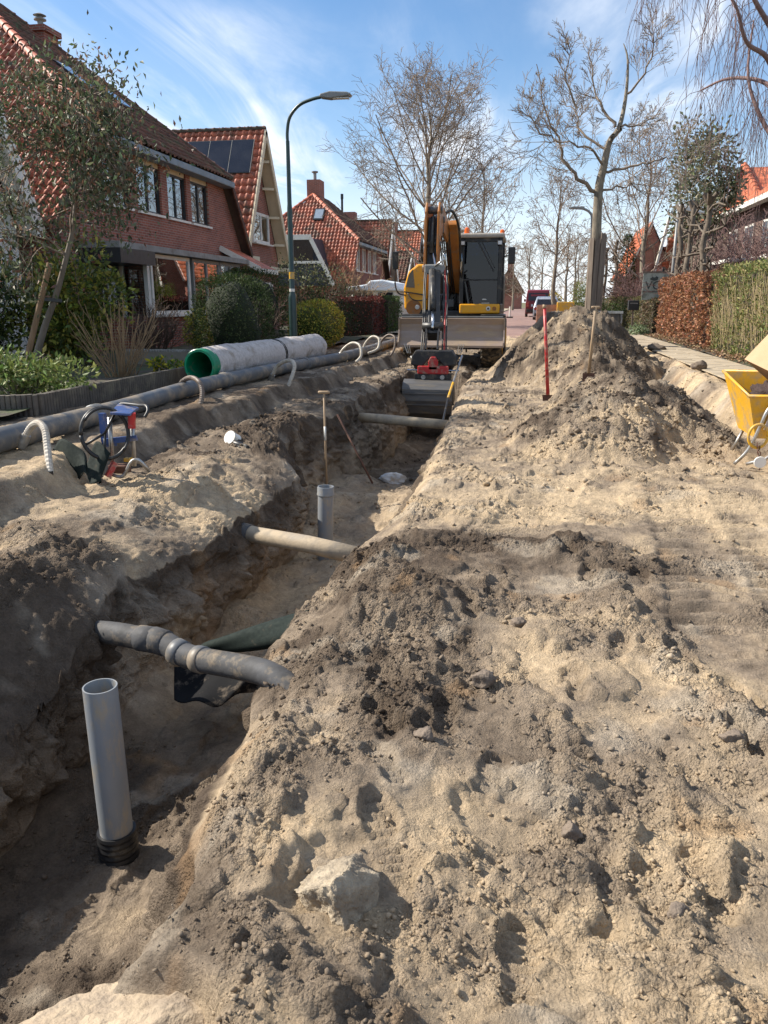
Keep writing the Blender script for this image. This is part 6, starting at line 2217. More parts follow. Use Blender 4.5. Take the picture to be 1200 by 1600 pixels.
spade('wooden spade with white band stuck upright in the trench', W(511, 776, 8.5), W(506, 613, 8.5), m_wood, band=0.55, r=0.012)
spade('red handled spade stuck upright in the sand left of the heap', W(856, 617, 12.6), W(851, 481, 12.55), m_red, r=0.025, tee=False)
o = [x for x in bpy.data.objects if x.name.startswith('spade') and x.get('label', '').startswith('red')][0]
MB().tube([W(850, 482, 12.55), W(851, 476, 12.55)], [0.026, 0.03], 10).build('knob', m_wood, o, smooth=True)
spade('wooden spade with T handle stuck in the top of the heap', W(920, 583, 12.2), W(931, 480, 12.1), m_wood, r=0.022)
t = thing('rusty_bar', tuple(W(580, 752, 9.4)), 'thin rusty steel bar leaning against the trench wall', 'bar')
MB().tube([W(527, 648, 9.8), W(582, 755, 9.35)], 0.013, 8).build('bar', m_rust, t, smooth=True)
t = thing('levelling_staff', tuple(W(690, 655, 12.2)), 'thin black and yellow staff lying along the trench edge by the bucket', 'staff')
S0, S1, S2, S3 = W(722, 556, 16.2), W(708, 598, 14.9), W(700, 622, 14.4), W(690, 668, 12.6)
MB().tube([S0, S1], 0.022, 8).build('section', m_alu, t)
MB().tube([S1, S2], 0.024, 8).build('section', m_yellow, t)
MB().tube([S2, S3], 0.020, 8).build('section', m_rubber, t)

# stones
m_stone = M('rough_concrete_lump', (0.40, 0.33, 0.235), (0.28, 0.23, 0.165), scale=14, rough=0.95, bump=0.018, bscale=70, dirt=(0.20, 0.16, 0.115), dscale=12, damt=0.55)
tag(rocky('stone', (-0.405, 1.63, 0.055), (0.150, 0.135, 0.125), 12, m_stone, 6, 0.12, 12, rot=0.5), 'big pale broken lump of concrete lying in the foreground sand', 'stone')
tag(rocky('stone', (-0.70, 1.545, 0.0), (0.075, 0.06, 0.05), 18, m_stone, 4, 0.14, 8, rot=0.2), 'small crumbling pale lump on the trench corner near the camera', 'stone')
tag(rocky('hard_sand_slab', (-0.76, 1.19, -0.05), (0.37, 0.24, 0.085), 19, M('hard_sand', (0.44, 0.345, 0.235), (0.36, 0.28, 0.19), scale=10, rough=0.95, bump=0.012, bscale=55, dirt=(0.28, 0.22, 0.16), dscale=7, damt=0.5), 6, 0.13, 8, rot=0.55), 'flat pale slab of hard sand on the trench edge at the bottom left', 'slab')
m_clod = M('dark_clod', (0.20, 0.155, 0.115), (0.13, 0.10, 0.078), scale=30, rough=0.95, bump=0.012, bscale=70)
CL = [(-0.30, 2.42, 0.036, 'dark clod on the pale sand right of the trench bulge'), (0.20, 2.05, 0.030, 'dark clod on the sand above the pale lump, right side'), (0.02, 3.55, 0.035, 'round dark clod in the middle of the sand'), (-0.12, 2.92, 0.045, 'large dark clod in the dark crumbly patch'), (0.45, 1.75, 0.028, 'small dark clod in the right foreground'), (0.78, 2.62, 0.04, 'clod in the loose ridge at the right')]
for k, (x, y, s_, lb) in enumerate(CL):
    tag(rocky('soil_clod', (x, y, gz(x, y) + s_ * 0.35), (s_ * 1.2, s_, s_ * 0.9), 60 + k, m_clod, 3, 0.2, 5), lb, 'clod', 'clods on the sand')
tag(rocky('stone', tuple(W(612, 750, 9.9)), (0.19, 0.15, 0.10), 70, M('white_lump', (0.5, 0.5, 0.5), (0.36, 0.36, 0.36), scale=12, rough=0.8, bump=0.01, bscale=40, dirt=(0.3, 0.24, 0.17), dscale=7, damt=0.45), 4, 0.16, 5), 'whitish lump half buried in the trench floor', 'stone')
tag(rocky('soil_clod', (3.0, 14.6, 0.47), (0.14, 0.11, 0.09), 71, m_clod, 3, 0.22, 5), 'dark clod lying on the edge of the right footpath', 'clod')
tag(rocky('soil_clod', (3.15, 20.4, 0.46), (0.22, 0.15, 0.11), 72, m_clod, 3, 0.22, 5), 'flat dark clod farther along the footpath edge', 'clod')

# garden edging
m_edge = M('edging_concrete', (0.125, 0.105, 0.085), (0.085, 0.072, 0.06), scale=6, rough=0.9, dirt=(0.2, 0.17, 0.12), dscale=4, damt=0.3)
t = thing('bed_edging', (-5.2, 9.8, 0.36), 'ribbed brown edging round the left garden bed', 'edging')


def edging_panel(a, b_, parent, h=0.24, z=0.34):
    a, b_ = Vector(a), Vector(b_)
    d_ = (b_ - a)
    L_ = d_.length
    d_.normalize()
    s_ = Vector((d_.y, -d_.x, 0))
    n_ = max(2, int(L_ / 0.052))
    m_ = MB()
    for k in range(n_):
        c0 = a + d_ * (L_ * k / n_)
        w_ = L_ / n_
        pr_ = [(0.0, 0), (0.12, 0.016), (0.5, 0.026), (0.88, 0.016), (1.0, 0)]
        vs = []
        hh = h + 0.008 * rnd.random()
        for zz_ in (z, z + hh):
            for (q_, o_) in pr_:
                vs.append(c0 + d_ * (q_ * w_) + s_ * (0.02 + o_) + Vector((0, 0, zz_)))
            vs.append(c0 + d_ * w_ - s_ * 0.03 + Vector((0, 0, zz_)))
            vs.append(c0 - s_ * 0.03 + Vector((0, 0, zz_)))
        m_.add(vs, [(0, 1, 8, 7), (1, 2, 9, 8), (2, 3, 10, 9), (3, 4, 11, 10), (4, 5, 12, 11), (5, 6, 13, 12), (6, 0, 7, 13), (7, 8, 9, 10, 11, 12, 13)])
    return m_.build('edging_panel', m_edge, parent)


for k in range(6):
    edging_panel((-5.2, 7.55 + k * 0.96, 0), (-5.2, 7.55 + k * 0.96 + 0.95, 0), t)
edging_panel((-5.9, 7.25, 0), (-5.2, 7.54, 0), t)
edging_panel((-6.9, 7.1, 0), (-5.91, 7.24, 0), t)
t = thing('low_garden_wall', (-6.2, 14.0, 0.36), 'low concrete strip wall with toothed top across the garden bed', 'wall')
MB().box(-7.4, -5.22, 13.5, 13.62, 0.3, 0.66).build('wall_body', M('path_concrete', (0.24, 0.21, 0.16), (0.18, 0.155, 0.12), scale=5, rough=0.9), t)
for k in range(40):
    MB().box(-7.38 + k * 0.054, -7.345 + k * 0.054, 13.5, 13.6, 0.662, 0.70).build('tooth', m_concrete, t)

# boards round the pruned tree
t = thing('tree_guard', (1.7, 22, 0.3), 'weathered wooden boards standing round the pruned tree trunk', 'tree guard')
m_board = M('weathered_board', (0.21, 0.165, 0.125), (0.13, 0.10, 0.08), scale=6, rough=0.85, stretch=(5, 5, 0.4))
for k in range(7):
    an = -2.9 + k * 0.62
    x, y = 1.67 + 0.20 * math.cos(an), 22.0 + 0.20 * math.sin(an)
    z1 = 3.05 + 0.25 * rnd.random()
    MB().cbox((x, y, (0.3 + z1) / 2), (0.03, 0.12, z1 - 0.3), Matrix.Rotation(an, 3, 'Z') @ Matrix.Rotation(rnd.uniform(-0.02, 0.02), 3, 'X')).build('board', m_board, t)

# notice board, letterbox, right-hand lamps
t = thing('notice_board', (4.6, 31.0, 0.36), 'weathered grey green notice board half hidden by the beech hedge', 'sign')
m_sign = M('sign_grey_green', (0.40, 0.43, 0.37), (0.30, 0.33, 0.28), scale=3, rough=0.6, dirt=(0.11, 0.12, 0.09), damt=0.35)
MB().box(4.08, 5.2, 31.0, 31.05, 1.62, 2.58).build('panel', m_sign, t)
MB().box(4.04, 5.24, 30.985, 31.06, 2.585, 2.64).build('top_rail', m_board, t)
for x in (4.75, 5.15):
    MB().box(x, x + 0.08, 31.06, 31.14, 0.3, 2.8).build('post', m_black_frame, t)
MB().box(4.09, 5.19, 30.992, 30.998, 1.90, 1.925).build('line', m_black_frame, t)
m_ink = M('dark_ink', (0.05, 0.065, 0.06), rough=0.7)
cu = bpy.data.curves.new('lettering', 'FONT')
cu.body = 'VO'
cu.size = 0.42
cu.extrude = 0.003
ob = bpy.data.objects.new('lettering', cu)
COL.objects.link(ob)
ob.rotation_euler = (PI / 2, 0, 0)
bpy.context.view_layer.update()
me = bpy.data.meshes.new_from_object(ob.evaluated_get(bpy.context.evaluated_depsgraph_get()))
bpy.data.objects.remove(ob)
me.materials.clear()
o = link_mesh('lettering', me, m_ink, t)
o.rotation_euler = (PI / 2, 0, 0)
o.location = (4.17 - 4.6, -0.012, 2.0 - 0.36)
MB().prism([(4.32, 2.36), (4.40, 2.44), (4.50, 2.42), (4.55, 2.47), (4.62, 2.42), (4.60, 2.34), (4.50, 2.30), (4.42, 2.32)], 'y', 30.99, 30.997).build('emblem', m_ink, t)
t = thing('letterbox', (3.88, 31.5, 0.36), 'black letterbox on a thin post in front of the low hedge', 'letterbox')
MB().box(3.68, 4.08, 31.4, 31.65, 1.24, 1.60).build('box', m_black_frame, t, bevel=0.02)
MB().box(3.74, 4.02, 31.39, 31.398, 1.48, 1.52).build('slot', m_grey_trim, t)
MB().box(3.85, 3.91, 31.5, 31.56, 0.3, 1.24).build('post', m_board, t)
t = thing('street_lamp', (5.0, 30.4, 0.36), 'white topped street lamp among the espalier trees', 'street lamp')
MB().tube([(5.0, 30.4, 0.3), (5.0, 30.4, 4.95)], [0.07, 0.045], 12).build('pole', m_lamp_h, t, smooth=True)
MB().prism([(5.0, 4.86), (5.45, 4.78), (5.85, 4.60), (5.88, 4.54), (5.4, 4.62), (5.0, 4.72)], 'y', 30.3, 30.5).build('lamp_head', m_white, t, bevel=0.02)
t = thing('street_lamp', (2.1, 31.0, 0.36), 'slim street lamp half hidden behind the pruned tree trunk', 'street lamp')
MB().tube(smooth([(2.1, 31, 0.3), (2.1, 31, 3.0), (2.1, 31, 4.4), (2.0, 31, 4.72), (1.75, 31, 4.86)], 4), 0.045, 10).build('pole', m_lamp_h, t, smooth=True)
MB().prism([(1.8, 4.82), (1.25, 4.86), (1.22, 4.9), (1.4, 4.94), (1.8, 4.92)], 'y', 30.9, 31.1).build('lamp_head', m_lamp_h, t, bevel=0.02)

# spare bucket lying behind the heap
t = thing('spare_bucket', (2.0, 20.2, 0.5), 'grey spare digging bucket standing behind the heap', 'bucket')
b = MB()
b.prism([(19.7, 1.30), (20.5, 1.32), (20.7, 0.9), (20.4, 0.5), (19.9, 0.42), (19.72, 0.8)], 'x', 1.55, 2.15)
b.build('shell', M('dark_bucket_steel', (0.085, 0.08, 0.075), (0.06, 0.056, 0.052), rough=0.6, dirt=(0.25, 0.2, 0.14), damt=0.4), t, bevel=0.03)
MB().tube(smooth([(2.16, 19.68, 1.26), (2.17, 19.66, 1.1), (2.12, 19.66, 0.95), (2.0, 19.66, 0.88)], 5), 0.022, 8).build('lip', m_concrete, t, smooth=True)
MB().box(1.5, 2.2, 19.66, 19.74, 1.28, 1.34).build('edge', m_alu, t)

# wheelbarrow at the right edge
wx, wy = 2.42, 8.15
t = thing('wheelbarrow', (wx, wy, 0.0), 'yellow wheelbarrow loaded with a carton at the right edge', 'wheelbarrow')
P0 = [W(1143, 600, 8.0), W(1166, 628, 7.75)]
zt, zb = 0.74, 0.34
top = [(2.0, 8.55, 0.86), (2.06, 7.72, 0.70), (3.05, 7.72, 0.70), (3.1, 8.55, 0.86)]
bot = [(2.17, 8.40, 0.30), (2.20, 7.86, 0.28), (2.85, 7.86, 0.28), (2.85, 8.40, 0.30)]
tr_ = MB()
inn = [((x - 2.5) * 0.97 + 2.5, (y - 8.1) * 0.96 + 8.1, z) for (x, y, z) in top]
inb = [((x - 2.5) * 0.97 + 2.5, (y - 8.1) * 0.96 + 8.1, z + 0.02) for (x, y, z) in bot]
tr_.add(top + bot + inn + inb, [(0, 1, 5, 4), (1, 2, 6, 5), (2, 3, 7, 6), (3, 0, 4, 7), (4, 5, 6, 7), (9, 8, 12, 13), (10, 9, 13, 14), (11, 10, 14, 15), (8, 11, 15, 12), (15, 14, 13, 12), (0, 8, 9, 1), (1, 9, 10, 2), (2, 10, 11, 3), (3, 11, 8, 0)])
tr_.build('tray', m_yellow, t)
MB().tube([top[0], top[1], top[2], top[3], top[0]], 0.016, 8).build('rim', m_yellow, t, smooth=True)
MB().sheet([(2.27, 7.70, 0.64), (2.9, 7.70, 0.64), (2.85, 7.78, 0.38), (2.24, 7.78, 0.38)], (0, -0.012, 0)).build('side_plate', M('dull_panel', (0.42, 0.38, 0.36), (0.34, 0.3, 0.28), rough=0.6, dirt=(0.25, 0.2, 0.15), damt=0.2), t)
MB().tube(smooth([(2.30, 7.67, 0.66), (2.22, 7.66, 0.58), (2.17, 7.66, 0.42), (2.10, 7.68, 0.20), (2.0, 7.72, 0.05)], 4), 0.017, 8).build('leg', m_alu, t, smooth=True)
MB().tube([(2.55, 7.70, 0.36), (2.28, 7.75, 0.10), (2.12, 7.78, 0.04)], 0.016, 8).build('brace', m_alu, t, smooth=True)
MB().tube([(2.2, 8.3, 0.3), (2.1, 8.3, 0.05)], 0.016, 8).build('leg', m_alu, t, smooth=True)
lo = [(2.155 + 0.085 * math.cos(a_), 7.62, 0.34 + 0.11 * math.sin(a_)) for a_ in np.linspace(0, 2 * PI, 24)]
MB().tube(lo, 0.014, 8).build('lifting_ring', m_yellow, t, smooth=True)
MB().lathe([(0.10, 8.02), (0.19, 8.04), (0.21, 8.1), (0.19, 8.16), (0.10, 8.18)], c=(2.62, 0, 0.2), axis='y', n=24).build('wheel', m_rubber, t, smooth=True)
for k in range(9):
    z_ = 0.26 - k * 0.028
    x_ = 2.15 + 0.012 * (k % 2) + 0.006 * k
    lk = [(x_ + 0.011 * math.cos(a_) * (1 if k % 2 else 0.3), 7.60 + 0.011 * math.cos(a_) * (0.3 if k % 2 else 1), z_ + 0.022 * math.sin(a_)) for a_ in np.linspace(0, 2 * PI, 10)]
    MB().tube(lk, 0.0045, 5, caps=False).build('chain_link', m_rust, t, smooth=True)
MB().lathe([(0.052, 7.575), (0.055, 7.58), (0.055, 7.59), (0.052, 7.595)], c=(2.19, 0, 0.10), axis='y', n=24).build('disc', m_white, t)
tag(rocky('soil_load', (2.34, 8.15, 0.66), (0.15, 0.28, 0.13), 81, M('wheelbarrow_soil', (0.06, 0.035, 0.03), (0.035, 0.022, 0.02), scale=30, rough=1.0, bump=0.02, bscale=60), 4, 0.3, 2), 'dark soil heaped in the yellow wheelbarrow', 'soil')
t = thing('cardboard_box', (2.62, 8.1, 0.8), 'plain brown carton tipped on top of the wheelbarrow', 'box')
rt = Matrix.Rotation(R(38), 3, 'Y') @ Matrix.Rotation(R(12), 3, 'Z')
m_card = M('cardboard', (0.46, 0.30, 0.17), (0.40, 0.26, 0.145), scale=4, rough=0.8)
MB().cbox((2.45, 8.05, 0.97), (0.46, 0.55, 0.36), rt).build('carton', m_card, t, bevel=0.004)
MB().cbox(Vector((2.45, 8.05, 0.97)) + rt @ Vector((0, 0, 0.182)), (0.46, 0.05, 0.003), rt).build('tape', M('parcel_tape', (0.35, 0.22, 0.11), rough=0.3), t)
t = thing('post', (2.72, 9.4, 0.0), 'short wooden post at the right edge behind the carton', 'post')
MB().tube([(2.76, 9.4, 0.0), (2.76, 9.4, 1.12)], 0.03, 10).build('shaft', m_wood, t, smooth=True)
MB().tube([(2.69, 9.4, 1.14), (2.83, 9.42, 1.14)], 0.022, 10).build('handle', m_wood, t, smooth=True)

# things at the far end of the heap
t = thing('crate', (1.4, 29.2, 0.36), 'yellow plastic crate on the road beyond the heap', 'crate')
MB().box(0.95, 1.55, 29.0, 29.4, 1.05, 1.55).build('crate_body', m_yellow, t, bevel=0.02)
MB().box(0.9, 1.6, 28.95, 29.45, 0.36, 1.04).build('base', m_concrete, t)
t = thing('brick_pallet', (0.7, 29.6, 0.36), 'pallet of pale red bricks beyond the heap', 'bricks')
m_pbrick = M('new_brick', (0.45, 0.25, 0.17), (0.36, 0.19, 0.13), rough=0.85, perobj=0.15)
pb = None
for iz in range(5):
    for ix in range(4):
        if pb is None:
            pb = MB().box(-0.1, 0.1, -0.05, 0.05, 0, 0.18).build('brick', m_pbrick, t, local=True)
            o = pb
        else:
            o = pb.copy()
            COL.objects.link(o)
        o.location = (-0.33 + ix * 0.21, -0.3, 0.15 + iz * 0.19)
MB().box(0.25, 1.05, 29.36, 30.1, 0.5, 1.42).build('brick_core', m_pbrick, t)
MB().box(0.22, 1.08, 29.2, 30.15, 0.36, 0.49).build('pallet', m_wood, t)

# dead leaves under the right-hand hedges
rs = np.random.RandomState(301)
n = 2600
xx, yy_ = 4.06 + 0.5 * rs.rand(n) ** 0.8, 9.5 + 20 * rs.rand(n) ** 1.3
ll = leaf_mesh('leaf_litter', np.stack([xx, yy_, 0.415 + 0.03 * rs.rand(n) + 0.05 * (xx - 4.05)], 1), 0.075 * (0.6 + 0.7 * rs.rand(n)), tones(n, (0.26, 0.16, 0.09), (0.34, 0.23, 0.13), (0.17, 0.10, 0.06), rs=rs), m_leaf_matt, None, rs.normal(size=(n, 3)) * np.array([1, 1, 0.35]), 0.6, rs=rs)
tag(ll, 'brown dead leaves scattered on the strip under the right hedges', 'leaves', kind='stuff')
# ------------------------------------------------------------------ vehicles
m_exy = M('excavator_yellow', (0.86, 0.39, 0.012), (0.78, 0.34, 0.010), scale=2.5, rough=0.36, dirt=(0.40, 0.27, 0.13), dscale=7, damt=0.2)
m_exo = M('excavator_orange', (0.40, 0.14, 0.014), (0.30, 0.10, 0.011), scale=3, rough=0.4, dirt=(0.2, 0.13, 0.07), dscale=5, damt=0.3)
m_exb = M('excavator_black', (0.016, 0.016, 0.017), (0.024, 0.023, 0.022), scale=4, rough=0.45, dirt=(0.13, 0.105, 0.075), dscale=6, damt=0.25)
m_exg = M('excavator_grey', (0.085, 0.088, 0.09), (0.06, 0.062, 0.064), scale=5, rough=0.5, dirt=(0.2, 0.16, 0.11), dscale=6, damt=0.3)
m_blade = M('worn_blade', (0.34, 0.27, 0.22), (0.24, 0.17, 0.13), scale=3, rough=0.5, metal=0.2, dirt=(0.38, 0.29, 0.19), dscale=3, damt=0.5, stretch=(0.6, 1, 2.2))
m_bucket = M('bucket_steel', (0.14, 0.135, 0.13), (0.10, 0.097, 0.093), scale=4, rough=0.5, metal=0.3, dirt=(0.2, 0.165, 0.12), dscale=5, damt=0.35, stretch=(0.5, 1, 3))
m_tyre = M('tyre', (0.022, 0.021, 0.02), (0.03, 0.028, 0.026), rough=0.85, dirt=(0.20, 0.16, 0.11), dscale=7, damt=0.5, bump=0.004)
m_cabglass = M_glass('cab_glass', (0.12, 0.19, 0.30), 0.02, 0.8)
m_orange_lens = M('amber_lens', (0.85, 0.16, 0.02), rough=0.2)
m_chrome = M('chrome_rod', (0.6, 0.6, 0.6), rough=0.2, metal=1.0)

GX, GY, GZ = -1.88, 20.8, -0.02
ex = thing('wheeled_excavator', (GX, GY, GZ), 'yellow wheeled excavator with black cab and worn front blade, digging the trench', 'excavator')


def ebox(name, x0, x1, y0, y1, z0, z1, mat, bev=0.02, parent=None):
    return MB().box(x0, x1, y0, y1, z0, z1).build(name, mat, parent or ex, bevel=bev)


# wheels with lugs
def wheel(x, y, r=0.58, w=0.52):
    t0 = MB()
    c = (x, y, GZ + r)
    t0.lathe([(r * 0.55, -w / 2), (r * 0.93, -w / 2), (r * 0.985, -w / 2 + 0.05), (r * 0.985, w / 2 - 0.05), (r * 0.93, w / 2), (r * 0.55, w / 2)], c=c, axis='x', n=36)
    for k in range(22):
        for sg in (-1, 1):
            a = 2 * PI * (k + (0.5 if sg > 0 else 0)) / 22
            m = Matrix.Rotation(a, 3, 'X') @ Matrix.Rotation(sg * 0.5, 3, 'Z')
            p = Vector(c) + Matrix.Rotation(a, 3, 'X') @ Vector((sg * w * 0.24, 0, r * 0.995))
            t0.cbox(p, (w * 0.46, 0.06, 0.05), m)
    wo = t0.build('wheel', m_exb, ex)
    wo.data.materials[0] = m_tyre
    rm = MB().lathe([(0.10, -w / 2 - 0.02), (r * 0.52, -w / 2 - 0.01), (r * 0.56, -w / 2 + 0.02), (r * 0.5, 0), (r * 0.56, w / 2 - 0.02), (r * 0.52, w / 2 + 0.01), (0.1, w / 2 + 0.02)], c=c, axis='x', n=24)
    rm.build('rim', m_exy, wo)


for x in (-2.85, -0.90):
    wheel(x, 20.05)
    wheel(x, 22.75)
# undercarriage
ebox('chassis', -2.5, -1.25, 19.7, 23.2, 0.62, 0.98, m_exg)
MB().tube([(-2.6, 20.05, 0.68), (-1.15, 20.05, 0.68)], 0.12, 12).build('axle', m_exb, ex, smooth=True)
MB().tube([(-2.6, 22.75, 0.68), (-1.15, 22.75, 0.68)], 0.12, 12).build('axle', m_exb, ex, smooth=True)
ebox('fender', -3.15, -2.58, 19.6, 20.6, 1.20, 1.25, m_exb, 0.015)
ebox('fender', -1.18, -0.60, 19.6, 20.6, 1.20, 1.25, m_exb, 0.015)
MB().lathe([(0.62, 0.98), (0.62, 1.16)], c=(GX, 21.3, 0), n=32).build('slew_ring', m_exb, ex)
# dozer blade: hollow curved plate with end cheeks
prof = [(19.18, 0.50), (19.06, 0.52), (19.13, 0.60), (19.20, 0.70), (19.25, 0.86), (19.25, 1.02), (19.20, 1.16), (19.24, 1.18), (19.30, 1.02), (19.30, 0.86), (19.26, 0.70)]
bl = MB().prism(prof, 'x', -3.14, -0.58).build('blade', m_blade, ex)
for x in (-3.16, -0.60):
    MB().prism([(19.02, 0.50), (19.02, 0.60), (19.12, 0.74), (19.18, 0.9), (19.16, 1.18), (19.32, 1.18), (19.34, 0.64), (19.24, 0.50)], 'x', x, x + 0.035).build('cheek', m_blade, bl)
MB().box(-3.14, -0.58, 19.04, 19.10, 0.48, 0.53).build('cutting_edge', m_blade, bl)
ebox('blade_rail', -3.1, -0.62, 19.22, 19.32, 1.181, 1.215, m_grey_trim, 0.008, bl)
for x in (-2.35, -1.4):
    MB().bar((x, 19.3, 0.8), (x, 20.2, 0.72), 0.14, 0.16).build('blade_arm', m_exg, bl)
for x in (-1.62, -1.50):
    MB().tube([(x, 19.32, 0.62), (x, 19.5, 0.35)], 0.02, 8).build('hydraulic_hose', m_rubber, bl)
# upper carriage
ebox('turntable', -3.0, -0.75, 20.35, 23.6, 1.17, 1.34, m_exb, 0.03)
ebox('counterweight', -3.05, -0.75, 22.6, 24.0, 1.2, 2.35, m_exb, 0.12)
hs = MB()
hs.prism([(-3.20, 1.36), (-2.62, 1.34), (-2.62, 2.48), (-2.86, 2.48), (-3.10, 2.30), (-3.22, 1.90)], 'y', 20.35, 23.4)
ho = hs.build('engine_hood', m_exy, ex, bevel=0.05)
MB().add([(-3.165, 20.338, 1.92), (-2.93, 20.338, 1.90), (-2.98, 20.338, 2.36), (-3.09, 20.338, 2.22)], [(0, 1, 2, 3)]).sheet([(-3.165, 20.335, 1.92), (-2.93, 20.335, 1.90), (-2.98, 20.335, 2.36), (-3.09, 20.335, 2.22)], (0, 0.008, 0)).build('vent_window', M('smoked_vent', (0.16, 0.13, 0.09), rough=0.3), ho)
MB().lathe([(0.20, 20.33), (0.20, 20.345)], c=(-2.95, 0, 1.40), axis='y', n=24).build('lamp_recess', m_exo, ho)
MB().lathe([(0.045, 20.315), (0.06, 20.33)], c=(-2.86, 0, 1.42), axis='y', n=16).build('headlight', m_white, ho)
MB().bar((-3.2, 20.30, 1.80), (-2.64, 20.30, 1.72), 0.03, 0.03).build('grab_rail', m_exb, ho)
MB().tube(smooth([(-3.1, 20.28, 1.76), (-2.98, 20.24, 1.62), (-2.8, 20.26, 1.58), (-2.6, 20.28, 1.62)], 4), 0.014, 6).build('cable', m_exb, ho, smooth=True)
# mirror on the left side
MB().tube(smooth([(-3.1, 20.4, 1.72), (-3.32, 20.3, 1.75), (-3.42, 20.25, 1.95), (-3.42, 20.25, 2.35)], 4), 0.018, 8).build('mirror_arm', m_exb, ex, smooth=True)
ebox('mirror', -3.50, -3.34, 20.2, 20.28, 2.35, 2.78, m_exb, 0.02)
# machinery between
ebox('boom_housing', -2.60, -1.80, 20.6, 22.6, 1.33, 1.75, m_exb, 0.03)
for k in range(9):
    x = -2.45 + 0.075 * k
    MB().tube(smooth([(x, 20.55, 1.34), (x + 0.04 * math.sin(k), 20.45, 1.5 + 0.05 * (k % 3)), (x + 0.05, 20.6, 1.72 + 0.04 * (k % 2))], 4), 0.02, 6).build('hydraulic_hose', m_exb if k % 3 else m_exg, ex, smooth=True)
ebox('valve_block', -2.2, -1.92, 20.42, 20.6, 1.42, 1.62, m_exg, 0.02)
# cab
CX0, CX1, CY0, CY1 = -1.76, -0.72, 20.0, 21.75
cb = MB().prism([(CY0, 1.34), (CY0, 1.50), (CY1, 1.50), (CY1, 1.34)], 'x', CX0, CX1).build('cab', m_exb, ex, bevel=0.02)
pl = ebox('sill_panel', CX0 + 0.02, CX1 - 0.02, 19.93, 20.02, 1.27, 1.50, m_exy, 0.03, cb)
MB().lathe([(0.035, 19.915), (0.055, 19.92), (0.055, 19.925)], c=(-1.02, 0, 1.39), axis='y', n=20).build('emblem', m_white, pl)
MB().lathe([(0.025, 19.908), (0.025, 19.914)], c=(-1.02, 0, 1.39), axis='y', n=16).build('emblem_centre', m_exb, pl)
MB().lathe([(0.05, 19.915), (0.05, 19.925)], c=(-0.87, 0, 1.39), axis='y', n=20).build('lamp', m_exo, pl)
for (x0, x1) in ((CX0, CX0 + 0.10), (CX1 - 0.10, CX1)):
    ebox('pillar', x0, x1, CY0, CY0 + 0.12, 1.50, 3.06, m_exb, 0.015, cb)
    ebox('pillar', x0, x1, CY1 - 0.12, CY1, 1.50, 3.06, m_exb, 0.015, cb)
ebox('roof', CX0 - 0.03, CX1 + 0.03, CY0 - 0.06, CY1 + 0.05, 3.06, 3.17, M('dusty_roof', (0.42, 0.38, 0.32), (0.34, 0.3, 0.25), rough=0.7), 0.035, cb)
ebox('head_panel', CX0 + 0.1, CX1 - 0.1, CY0 + 0.02, CY0 + 0.1, 2.97, 3.06, m_exb, 0.01, cb)
ebox('cross_bar', CX0 + 0.1, CX1 - 0.1, CY0 + 0.03, CY0 + 0.09, 2.06, 2.10, m_exb, 0.005, cb)
MB().box(CX0 + 0.1, CX1 - 0.1, CY0 + 0.05, CY0 + 0.06, 2.10, 2.97).build('windscreen', m_cabglass, cb)
MB().box(CX0 + 0.1, CX1 - 0.1, CY0 + 0.05, CY0 + 0.06, 1.50, 2.06).build('lower_screen', m_cabglass, cb)
for x in (CX0 + 0.04, CX1 - 0.05):
    MB().box(x, x + 0.008, CY0 + 0.12, CY1 - 0.12, 1.5, 3.05).build('side_screen', m_cabglass, cb)
MB().box(CX0 + 0.05, CX1 - 0.05, CY1 - 0.06, CY1 - 0.05, 2.75, 3.05).build('rear_screen', m_cabglass, cb)
ebox('rear_panel', CX0 + 0.05, CX1 - 0.05, CY1 - 0.08, CY1 - 0.02, 1.5, 2.75, m_exb, 0.005, cb)
se = MB().box(-1.52, -1.0, 20.95, 21.45, 1.75, 1.95)
se.prism([(21.30, 1.95), (21.42, 1.95), (21.52, 2.7), (21.40, 2.72)], 'x', -1.5, -1.02)
se.build('seat', m_exb, cb, bevel=0.05)
MB().lathe([(0.16, 0.0), (0.18, 0.02), (0.16, 0.04)], c=(-1.26, 20.55, 2.05), n=20).build('steering_wheel', m_exb, cb, smooth=True)
MB().tube([(-1.26, 20.3, 1.5), (-1.26, 20.55, 2.05)], 0.03, 8).build('steering_column', m_exb, cb)
for x in (-1.62, -0.9):
    ebox('console', x - 0.06, x + 0.06, 20.7, 21.3, 1.5, 2.1, m_exg, 0.02, cb)
MB().lathe([(0.10, 1.50), (0.09, 1.56), (0.02, 1.64)], c=(-1.52, 20.2, 0), n=14).build('pedal', m_grey_trim, cb)
MB().bar((-1.34, 19.985, 3.0), (-0.93, 19.985, 2.28), 0.03, 0.035).build('wiper', m_exb, cb)
MB().bar((-1.25, 19.985, 3.0), (-0.90, 19.985, 2.36), 0.014, 0.02).build('wiper_arm', m_exb, cb)
ebox('number_label', -1.18, -1.08, 20.035, 20.045, 1.60, 1.625, m_white, 0, cb)
ebox('maker_label', -1.20, -1.0, 19.995, 19.998, 1.515, 1.528, m_white, 0, cb)
for x in (CX0 + 0.07, CX1 - 0.07):
    lo = ebox('work_light', x - 0.065, x + 0.065, CY0 - 0.10, CY0 + 0.0, 2.88, 3.0, m_exb, 0.01, cb)
    ebox('lens', x - 0.045, x + 0.045, CY0 - 0.108, CY0 - 0.10, 2.9, 2.98, m_curtain, 0.0, lo)
for (x, y) in ((CX0 + 0.14, 20.2), (CX1 - 0.06, 20.9)):
    MB().lathe([(0.075, 3.17), (0.075, 3.20), (0.062, 3.21), (0.055, 3.30), (0.03, 3.325)], c=(x, y, 0), n=16).build('beacon', m_orange_lens, cb, smooth=False)
